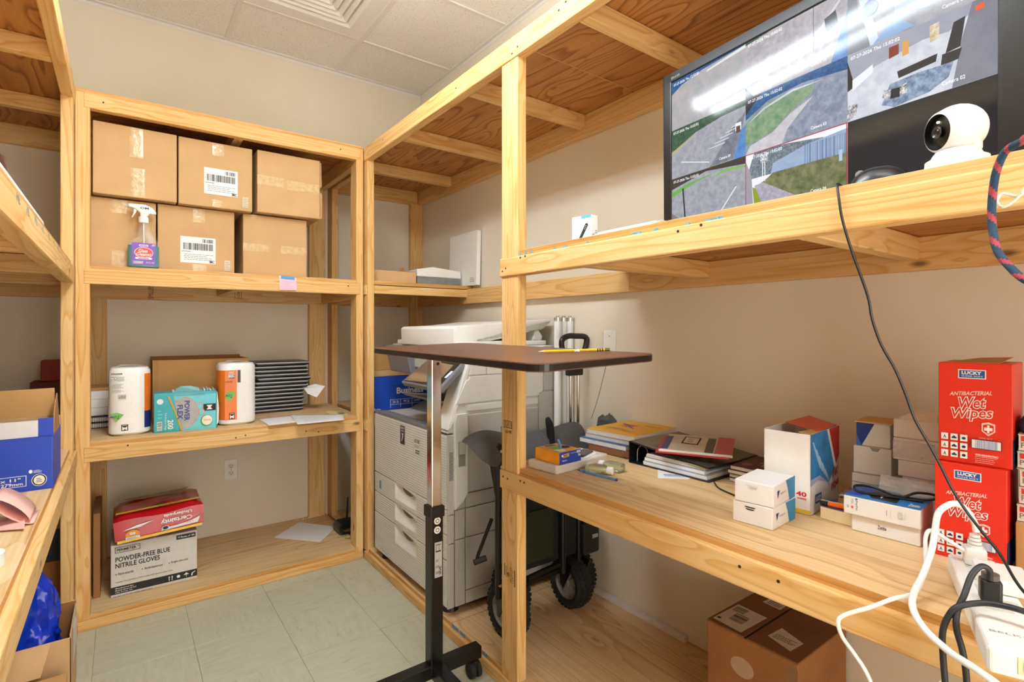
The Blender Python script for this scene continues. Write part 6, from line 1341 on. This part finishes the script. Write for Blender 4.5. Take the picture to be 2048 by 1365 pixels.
# red wipes boxes
REDB = pm('e2301f',0.4,var=0.03); ICW = pm('ecebe6',0.5)
def wipes(label, p, q, z, h):
    t, F_ = wbox('wipes_box', label, p, q, z, 0.125, h, REDB, group='red wipes boxes', bevel=0.0015); pr = F_['front']()
    pr.rect(0.28,0.845,0.66,0.935,WHITE); pr.rect(0.295,0.853,0.645,0.927,pm('1f55a0',0.45)); pr.text('LUCKY', 0.33,0.885,0.60,0.92,WHITE,bold=0.04); pr.text('SUPER SOFT', 0.33,0.862,0.62,0.876,WHITE)
    pr.text('ANTIBACTERIAL', 0.16,0.665,0.74,0.705,pm('f3c4b8',0.5,var=0),shear=0.25,bold=0.03,skew=0.03)
    for off_, cm in ((0.075, WHITE), (0.012, pm('d8281c',0.45,var=0))):
        pr.text('Wet', 0.29-off_*0.2,0.545-off_*0.12,0.65+off_*0.2,0.65+off_*0.12,cm,shear=0.15,bold=off_*0.9,skew=0.02); pr.text('Wipes', 0.19-off_*0.2,0.415-off_*0.12,0.74+off_*0.2,0.54+off_*0.12,cm,shear=0.15,bold=off_*0.9,skew=0.03)
    pr.poly([(0.60,0.415),(0.69,0.43),(0.78,0.415),(0.78,0.34),(0.69,0.295),(0.60,0.34)], pm('f3cfc6',0.5,var=0)); pr.poly([(0.62,0.40),(0.69,0.412),(0.76,0.40),(0.76,0.345),(0.69,0.312),(0.62,0.345)], pm('d8281c',0.45,var=0)); pr.rect(0.675,0.325,0.705,0.402,WHITE); pr.rect(0.635,0.348,0.745,0.378,WHITE)
    NV = pm('1c2a60',0.5,var=0)
    for i in range(3):
        for j in range(3):
            a, b = 0.045+0.135*i, 0.05+0.085*j; pr.rect(a,b,a+0.10,b+0.065,ICW)
            k = i+3*j
            if k % 3 == 0: pr.poly([(a+0.03,b+0.012),(a+0.05,b+0.05),(a+0.07,b+0.012),(a+0.06,b+0.012),(a+0.05,b+0.03),(a+0.04,b+0.012)], NV)
            elif k % 3 == 1: pr.rect(a+0.015,b+0.018,a+0.085,b+0.034,NV); pr.ell(a+0.05,b+0.034,0.02,0.012,NV,10)
            else: pr.ell(a+0.05,b+0.03,0.028,0.014,NV,12)
    pr.rect(0.465,0.165,0.865,0.255,NV); pr.rect(0.475,0.17,0.855,0.25,ICW); pr.bars(0.52,0.172,0.81,0.248,pm('7f9cc8',0.5,var=0),26,4); pr.lines(0.52,0.03,0.82,0.12,pm('f0b0a4',0.5,var=0),5,0.3,5); pr.text('WIPE DISINFECTING', 0.52,0.095,0.82,0.115,WHITE); pr.text('WIPES 40CT', 0.57,0.265,0.75,0.28,pm('f0b0a4',0.5,var=0)); pr.build(t, 'front_printing')
    pr = F_['right'](); pr.rect(0,0,1,0.28,pm('24406e',0.5)); pr.build(t, 'side_band')
    return t
wipes('red carton of antibacterial wipes, lower of two, behind the white plug', (1.316,0.353), (1.322,0.246), ZD, 0.188)
t = wipes('red carton of antibacterial wipes stacked on top of the other', (1.330,0.351), (1.337,0.241), ZD+0.1885, 0.197)
MB().prism([(0.012,0.02,0.197),(0.09,0.02,0.197),(0.10,0.10,0.206),(0.05,0.11,0.203)], (0,0,0.001), CARD2).build('lid_flap', t)
# paperbacks and carton at the end of the desk
t, F_ = wbox('cardboard_box', 'tan carton with a white label beside the red wipes boxes, under the thick paperbacks', (1.340,0.238), (1.355,0.09), ZD, 0.18, 0.092, CARD2)
pr = F_['front'](); pr.rect(0.25,0.0,1,0.95,WHITE); pr.rect(0.30,0.45,0.42,0.6,BK); pr.rect(0.25,0.8,1,0.81,GR); pr.build(t, 'label')
z = ZD+0.0925
for k in range(5):
    t = book('thick_paperback', 'cream paperback with a red emblem, %s on the tan carton' % ['lowest','second from bottom','in the middle','second from top','topmost'][k], (1.342+0.003*(k%2),0.237-0.002*(k%3)), (0.15,0.12,0.0325), -84, pm('e6ddd0',0.6), z, 'cream paperbacks', pm('e9e1d4',0.8))
    pr = Print((0,0,0), (1,0,0), (0,0,1), 0.15, 0.0325); pr.rect(0.03,0.62,0.10,0.92,pm('cf3a34',0.5)); pr.text('PALABRA', 0.03,0.25,0.40,0.55,pm('6a625a',0.6,var=0)); pr.rect(0,0.05,0.5,0.09,BK); pr.build(t, 'spine_printing'); z += 0.0328
t = thing('folded_cloth', 'folded navy cloth lying on the cream paperbacks', 'cloth', (1.345,0.235,z), -84); MB().box(0.0,0.005,0,0.15,0.11,0.03,pm('1f3358',0.9)).build('cloth', t, bevel=0.012, seg=3, smooth=True)

# ================================================================ power strip and leads
t = thing('power_strip', 'white power strip with a switch, overhanging the desk edge', 'power strip', (0.915, 0.190, ZD+0.0002), 20.9)
PW = pm('eceae4',0.4,var=0.01)
MB().box(0,-0.068,0,0.345,0,0.036,PW).build('housing', t, bevel=0.006, seg=3)
for k in range(4): MB().box(0.12+0.055*k,-0.05,0.036,0.155+0.055*k,-0.018,0.0366,pm('d8d5cd',0.5)).build('socket', t)
MB().box(-0.001,-0.06,0.008,0.0,-0.03,0.03,pm('d6d6b0',0.4)).build('switch_window', t); MB().box(-0.003,-0.054,0.012,0.0,-0.036,0.026,PW).build('switch', t, bevel=0.001)
pr = Print((0.045,-0.004,0.036), (0,-1,0), (1,0,0)); pr.text('BELKIN', 0.006,0.0,0.055,0.006,GR); pr.build(t, 'lettering')
PS = t
def onstrip(name, label, cat, x, y, dims, mat, z=0.0372, bevel=0.004):
    c = Matrix.Rotation(math.radians(20.9), 3, 'Z') @ Vector((x, y, 0)); t = thing(name, label, cat, (0.915+c.x, 0.190+c.y, ZD+z), 20.9); MB().box(-dims[0]/2,-dims[1]/2,0,dims[0]/2,dims[1]/2,dims[2],mat).build('body', t, bevel=bevel, seg=3); return t
t = onstrip('power_adapter', 'square white power adapter plugged into the middle of the strip', 'adapter', 0.225, -0.055, (0.085,0.065,0.022), PW)
t = onstrip('power_plug', 'black plug standing in the power strip', 'plug', 0.150, -0.028, (0.022,0.026,0.034), BLACK); MB().cyl((0,0,0.034),(0,0,0.042),0.011,pm('5a5650',0.4),14).build('collar', t)
t = onstrip('power_plug', 'white plug with a ribbed neck at the far end of the strip', 'plug', 0.305, -0.033, (0.030,0.030,0.030), PW)
for k in range(4): MB().cyl((0,0,0.030+0.006*k),(0,0,0.0345+0.006*k),0.0105-0.001*k,PW,14).build('neck_ring', t)
t = onstrip('power_plug', 'low flat white plug beside the square adapter', 'plug', 0.315, -0.085, (0.06,0.03,0.020), PW, z=0.0)
o = MB().tube([(1.208,0.265,0.845),(1.206,0.268,0.862),(1.195,0.278,0.885),(1.180,0.291,0.893),(1.170,0.308,0.875),(1.160,0.311,0.845),(1.140,0.310,0.816),(1.100,0.311,0.783),(1.050,0.309,0.768),(1.000,0.296,0.762),(0.970,0.272,0.750),(0.950,0.237,0.740),(0.930,0.200,0.739),(0.920,0.169,0.730),(0.90,0.10,0.70)], 0.0052, WHITE, 10).build('cable', smooth=True); tag(o, 'thick white power cord arching out of the white plug and over the desk edge', 'cable')
o = MB().tube([(1.20,0.262,0.80),(1.20,0.307,0.822),(1.190,0.325,0.833),(1.180,0.330,0.822),(1.150,0.322,0.803),(1.115,0.312,0.789),(1.07,0.312,0.762),(1.02,0.330,0.757),(1.000,0.355,0.739),(0.990,0.389,0.715),(0.985,0.398,0.700),(0.990,0.393,0.675),(1.000,0.378,0.649),(1.000,0.359,0.625),(1.0,0.34,0.58),(1.0,0.30,0.50)], 0.0034, WHITE, 10).build('cable', smooth=True); tag(o, 'thinner white cord bending down over the desk front', 'cable')
o = MB().tube([(1.056,0.216,0.822),(1.052,0.216,0.838),(1.045,0.224,0.842),(1.032,0.232,0.829),(1.012,0.236,0.804),(0.985,0.238,0.786),(0.975,0.236,0.765),(0.975,0.23,0.740),(0.980,0.227,0.710),(0.985,0.225,0.66)], 0.0042, pm('26272b',0.5), 10).build('cable', smooth=True); tag(o, 'black cord running from the black plug down past the desk edge', 'cable')
o = MB().tube([(1.03,0.10,0.80),(1.000,0.163,0.812),(1.000,0.188,0.811),(1.000,0.213,0.805),(0.985,0.236,0.795),(0.978,0.246,0.779),(0.974,0.252,0.754),(0.980,0.253,0.714),(0.980,0.250,0.67)], 0.0042, pm('26272b',0.5), 10).build('cable', smooth=True); tag(o, 'black cord with a white band crossing the lettered end of the strip', 'cable')
t = thing('charger_block', 'white charger block hanging below the desk edge on the black cords', 'charger', (0.985, 0.235, 0.60)); MB().box(-0.018,-0.055,-0.03,0.018,0.028,0.07,PW).build('body', t, bevel=0.006, seg=3)

# ================================================================ below the desk
t = thing('cardboard_box', 'large worn brown carton with shipping labels on its lid, under the desk', 'box', (1.372, 0.905, ZF), -90)
BRN = pm('9c683a',0.85,var=0.12,scale=8); BRL = pm('7a4f2c',0.8,var=0.1,scale=8)
W_, D_, Hh = 0.258, 0.285, 0.298
MB().box(0,0,0,W_,D_,Hh,BRN).build('body', t, bevel=0.004)
MB().box(0.0,0,Hh,W_*0.44,D_,Hh+0.004,BRL).box(W_*0.47,0,Hh,W_,D_,Hh+0.004,BRL).build('lid_flaps', t, bevel=0.001)
MB().box(W_*0.44,0.0,Hh,W_*0.47,D_,Hh+0.0015,INK).build('lid_gap', t)
pr = Print((0,0,Hh+0.004), (1,0,0), (0,1,0), W_, D_); pr.poly([(0.03,0.06),(0.38,0.04),(0.40,0.50),(0.04,0.52)], pm('cfc8be',0.6)); pr.bars(0.06,0.36,0.2,0.48,BK,12,2,vert=False); pr.bars(0.14,0.18,0.30,0.34,BK,12,5,vert=False); pr.rect(0.05,0.10,0.09,0.14,BK); pr.build(t, 'shipping_label'); pr = Print((0,0,Hh+0.004), (1,0,0), (0,1,0), W_, D_); pr.poly([(0.58,0.20),(0.86,0.12),(0.88,0.34),(0.60,0.44)], pm('cfc8be',0.6)); pr.lines(0.62,0.22,0.84,0.32,BK,4,0.4); pr.build(t, 'shipping_label'); pr = Print((0,0,Hh+0.004), (1,0,0), (0,1,0), W_, D_); pr.poly([(0.18,0.78),(0.40,0.76),(0.40,0.95),(0.2,0.96)], pm('cfc8be',0.6)); pr.lines(0.22,0.80,0.38,0.93,BK,4,0.4); pr.build(t, 'shipping_label')
pr = Print((0,0,0), (1,0,0), (0,0,1), W_, Hh); pr.ell(0.42,0.72,0.13,0.09,pm('b89a7c',0.7)); pr.build(t, 'torn_patch'); pr = Print((0,0,0), (1,0,0), (0,0,1), W_, Hh); pr.rect(0.25,0.1,0.6,0.5,pm('8a5228',0.8)); pr.build(t, 'stained_patch'); pr = Print((0,0,0), (1,0,0), (0,0,1), W_, Hh); pr.poly([(0.85,0.55),(1,0.6),(1,0.95),(0.9,0.95)], pm('8f6a48',0.7)); pr.build(t, 'torn_patch')
t = thing('plastic_wrapper', 'crumpled black and yellow wrapper on the floor board under the desk', 'wrapper', (1.32,1.02,ZF)); MB().tube([(0,0,0.004),(0.02,-0.03,0.012),(0.05,-0.02,0.006),(0.06,-0.05,0.004)], 0.004, BLACK, 6).build('strap', t, smooth=True)
# ================================================================ left shelving
ZL3, ZL2, ZL1 = 1.4612, 0.7492, 0.0562
BLU = pm('1c44b8',0.5,var=0.05)
t = thing('copy_paper_box', 'open royal blue copy paper carton with a white band, on the left desk shelf', 'box', (-0.455, 1.988, ZL2))
W_, D_, Hh = 0.298, 0.225, 0.15
m = MB(); T_ = 0.003
m.box(0,0,0,W_,D_,T_,CARDIN).box(0,0,0,W_,T_,Hh,BLU).box(0,D_-T_,0,W_,D_,Hh+0.03,CARD).box(0,0,0,T_,D_,Hh,BLU).box(W_-T_,0,0,W_,D_,Hh,BLU); m.build('body', t, bevel=0.0008)
MB().box(0,0.004,Hh-0.01,W_*0.89,0.007,Hh+0.045,pm('d9d7d8',0.6)).build('white_band', t); MB().box(W_*0.89,0.004,Hh-0.01,W_,0.007,Hh+0.050,BLU).build('blue_band_end', t)
MB().prism([(0,D_-0.004,Hh),(W_-0.012,D_-0.004,Hh),(W_-0.016,D_+0.015,Hh+0.115),(0,D_+0.015,Hh+0.11)], (0,0.003,0), CARD2).build('back_flap', t)
MB().prism([(W_-0.004,0.02,Hh),(W_-0.004,D_-0.02,Hh),(W_-0.010,D_-0.01,Hh+0.10),(W_-0.006,0.10,Hh+0.07)], (0.003,0,0), CARDIN).build('side_flap', t)
pr = Print((0,0,0), (1,0,0), (0,0,1), W_, Hh); pr.rect(0.40,0.10,0.81,0.30,WHITE); pr.rect(0.405,0.11,0.805,0.29,BLU); pr.text('8 1/2" x 11"', 0.46,0.205,0.77,0.265,WHITE,bold=0.02); pr.text('216mm x 279mm', 0.43,0.125,0.785,0.185,WHITE,bold=0.02)
pr.ell(0.90,0.19,0.055,0.115,pm('e9e5d8',0.5),28); pr.ell(0.90,0.19,0.05,0.105,INK,28); pr.ell(0.90,0.19,0.04,0.085,pm('e9e5d8',0.5),28); pr.lines(0.88,0.15,0.92,0.24,INK,3,0.4); pr.ell(0.84,0.36,0.014,0.035,WHITE,12); pr.lines(0.86,0.33,0.92,0.39,WHITE,3,0.4); pr.build(t, 'printing')
# things behind the blue carton
t, F_ = boxthing('white_carton', 'white carton behind the open blue paper box, bag lying on it', 'box', (-0.46,2.55,ZL2), 0, (0.235,0.19,0.150), pm('e4e2e0',0.6), bevel=0.003)
t = thing('plastic_bag', 'clear zip bag with green packets on the white carton behind the paper box', 'bag', (-0.44,2.56,ZL2+0.152))
rnd = random.Random(12); vs = []; nx, ny = 12, 5
for j in range(ny+1):
    for i in range(nx+1): vs.append((0.215*i/nx, 0.13*j/ny, 0.012+0.055*math.sin(PI*j/ny)**0.6*(0.7+0.3*math.sin(i*1.3))+rnd.uniform(-0.006,0.008)))
MB().mesh(vs, [(j*(nx+1)+i,j*(nx+1)+i+1,(j+1)*(nx+1)+i+1,(j+1)*(nx+1)+i) for j in range(ny) for i in range(nx)], FILM).build('film', t)
MB().box(0.06,0.02,0,0.20,0.09,0.028,pm('3f7a4a',0.6,var=0.4,scale=50)).build('green_packet', t, bevel=0.008)
MB().box(0.0,0.03,0,0.06,0.10,0.03,pm('6a6a66',0.6,var=0.3)).build('grey_packet', t, bevel=0.008)
t = thing('padded_envelope', 'crumpled yellow padded envelope behind the open blue paper box', 'envelope', (-0.46,2.32,ZL2))
rnd = random.Random(5); vs = []
for j in range(5):
    for i in range(9): vs.append((0.20*i/8, 0.05*j/4+0.02*rnd.random(), (0.10+0.045*math.sin(PI*i/8+0.4))*j/4 + rnd.uniform(-0.006,0.006)+0.01))
o = MB().mesh(vs, [(j*9+i,j*9+i+1,(j+1)*9+i+1,(j+1)*9+i) for j in range(4) for i in range(8)], pm('e0a83c',0.6,var=0.1)).build('envelope_body', t, smooth=True); md = o.modifiers.new('s','SOLIDIFY'); md.thickness = 0.006
t = thing('pencil_cup', 'white tapered cup holding pencils, beside the shelf post', 'cup', (-0.222,2.505,ZL2))
MB().lathe([(0,0),(0.024,0),(0.034,0.10),(0.032,0.10),(0.0225,0.003),(0,0.003)], (0,0,0), (0,0,1), pm('e6e4e0',0.5), 24).build('cup', t, smooth=True)
def cuppencil(label, dx, dy, tx, ty, h, col, name):
    t = thing(name, label, 'pencil', (-0.222+dx,2.505+dy,ZL2+0.004)); MB().cyl((0,0,0),(tx,ty,h-0.012),0.0042,col,6).build('barrel', t); MB().cyl((tx,ty,h-0.012),(tx*1.1,ty*1.1,h),0.004,pm('3a3020',0.6),8,0.0008).build('point', t)
cuppencil('brown pencil standing in the white cup', -0.008, 0.0, 0.006, 0, 0.155, pm('b98a2a',0.5), 'pencil')
cuppencil('bright yellow highlighter pencil leaning in the white cup', 0.006, -0.004, 0.030, 0.004, 0.168, pm('f2e040',0.4), 'pencil')
t, F_ = boxthing('cardboard_box', 'dark maroon carton in the back corner of the left shelf', 'box', (-0.33,3.17,ZL2), 0, (0.15,0.13,0.215), pm('5a2a1e',0.7), bevel=0.003)
t, F_ = boxthing('red_box', 'small red box on top of the dark maroon carton in the corner', 'box', (-0.295,3.19,ZL2+0.2155), 0, (0.13,0.10,0.095), pm('8c1c14',0.55), bevel=0.003)
# pink ribbon and roll on the shelf edge
t = thing('pink_ribbon', 'curled pink gift ribbon lying on the left desk shelf', 'ribbon', (-0.25,1.70,ZL2+0.001))
PK = pm('f0b8ac',0.5,var=0.1,scale=20); m = MB(); n = 18
for k in range(n):
    a0, a1 = 1.9*PI*k/n, 1.9*PI*(k+1)/n; f = lambda a, y: (0.045+0.035*math.cos(a)+0.008*a/6, y, 0.036-0.034*math.cos(a*1.0+0.6))
    m.poly([f(a0,-0.06),f(a1,-0.06),f(a1,0.05),f(a0,0.05)], PK)
o = m.build('loop', t, smooth=True); md = o.modifiers.new('s','SOLIDIFY'); md.thickness = 0.0008
MB().prism([(0.0,-0.06,0.001),(0.075,-0.10,0.004),(0.07,-0.05,0.012),(0.0,0.0,0.002)], (0,0,0.0008), PK).build('tail', t)
t = thing('tape_roll', 'white roll of tape lying near the edge of the left desk shelf', 'tape', (-0.218,1.40,ZL2))
MB().lathe([(0.017,0),(0.037,0),(0.037,0.024),(0.017,0.024),(0.017,0)], (0,0,0), (0,0,1), pm('efeeec',0.5), 28).build('tape', t, smooth=True); MB().lathe([(0.0165,-0.0),(0.0165,0.024),(0.014,0.024),(0.014,0.0),(0.0165,0)], (0,0,0), (0,0,1), GREYF, 24).build('core', t)
# rolled papers on the upper left shelf
for k, (x, y0, y1, r, dz) in enumerate(((-0.176,1.10,1.83,0.0135,0.0),(-0.197,1.05,1.72,0.011,0.0),(-0.1865,0.98,1.66,0.010,0.0215))):
    o = MB().lathe([(r*0.6,0),(r,0),(r,y1-y0),(r*0.6,y1-y0),(r*0.6,0)], (0,0,0), (0,1,0), pm('d9d4d2',0.6), 16).build('paper_roll', loc=(x,y0,ZL3+r+dz), smooth=True)
    tag(o, ['long white paper roll at the very edge of the upper left shelf','shorter white paper roll beside the longest roll on the upper left shelf','thin white paper roll resting on two others on the upper left shelf'][k], 'paper roll', 'paper rolls')
t = thing('hand_brush', 'dark brown wooden brush handle standing on the upper left shelf', 'brush', (-0.245,1.62,ZL3+0.006), rot=(math.radians(8),math.radians(12),0))
MB().prism([(-0.012,-0.01,0.05),(0.012,-0.01,0.045),(0.022,-0.01,0.09),(0.010,-0.01,0.125),(-0.016,-0.01,0.12)], (0,0.022,0), pm('4a2a14',0.5)).build('handle', t, bevel=0.003)
MB().box(-0.012,-0.012,0,0.012,0.014,0.05,BLACK).build('bristles', t, bevel=0.002)
# under the left desk
t = thing('cardboard_box', 'open carton on the lower left shelf, blue plastic stuffed inside', 'box', (-0.47,2.03,ZL1))
W_, D_, Hh = 0.350, 0.225, 0.245
m = MB(); m.box(0,0,0,W_,D_,0.004,CARD).box(0,0,0,W_,0.004,Hh-0.01,CARD).box(0,D_-0.004,0,W_,D_,Hh+0.01,CARDDK).box(0,0,0,0.004,D_,Hh,CARD).box(W_-0.004,0,0,W_,D_,Hh,CARD); m.build('body', t, bevel=0.001)
MB().prism([(0.12,0.0,Hh-0.01),(W_-0.045,0.0,Hh-0.01),(W_-0.065,-0.035,Hh-0.085),(0.13,-0.035,Hh-0.085)], (0,-0.003,0.001), CARD).build('front_flap', t)
pr = Print((W_,0,0), (0,1,0), (0,0,1), D_, Hh); pr.rect(0.30,0.50,0.98,1.0,WHITE); pr.lines(0.36,0.55,0.9,0.86,GR,6,0.2); pr.rect(0.70,0.9,0.92,0.93,INK); pr.build(t, 'side_label')
t = thing('blue_tarp', 'crumpled shiny blue plastic tarp bulging out of the open carton', 'tarp', (-0.235,2.145,ZL1+0.02))
from mathutils import noise
n1, n2 = 64, 44; vs = []
for j in range(n2+1):
    v = j/n2; r = 0.088*(1-0.15*v)*(1-v**5)**0.6; z = 0.50*v
    for i in range(n1):
        a = 2*PI*i/n1; c = Vector((math.cos(a)*1.7, math.sin(a)*1.7, v*4.5))
        rid = 1-abs(noise.noise(c*1.1))*2.2; rid2 = 1-abs(noise.noise(c*2.7+Vector((5,1,2))))*2
        q = r*(0.80+0.20*rid+0.09*rid2)
        vs.append((q*math.cos(a)*1.05, q*math.sin(a), max(0, z*(0.86+0.14*noise.noise(c*0.8)))))
MB().mesh(vs, [(j*n1+i,j*n1+(i+1)%n1,(j+1)*n1+(i+1)%n1,(j+1)*n1+i) for j in range(n2) for i in range(n1)] + [tuple(range(n1))[::-1]], pm('1238c0',0.2,var=0.15,scale=14)).build('tarp', t, smooth=True)
t = thing('cardboard_box', 'closed brown carton in front of the open one, taped across its top', 'box', (-0.47,1.70,ZL1))
MB().box(0,0,0,0.345,0.27,0.165,CARD2).build('body', t, bevel=0.003); MB().box(0,0.11,0.165,0.345,0.15,0.1656,TAPE).build('packing_tape', t)
t = thing('cardboard_box', 'dark brown carton deep in the shadow behind the blue tarp', 'box', (-0.52,2.75,ZL1)); MB().box(0,0,0,0.34,0.35,0.42,CARDDK).build('body', t, bevel=0.004)
pr = Print((0,0,0), (1,0,0), (0,0,1), 0.34, 0.42); pr.rect(0.6,0.55,0.95,0.85,BK); pr.build(t, 'printed_panel')
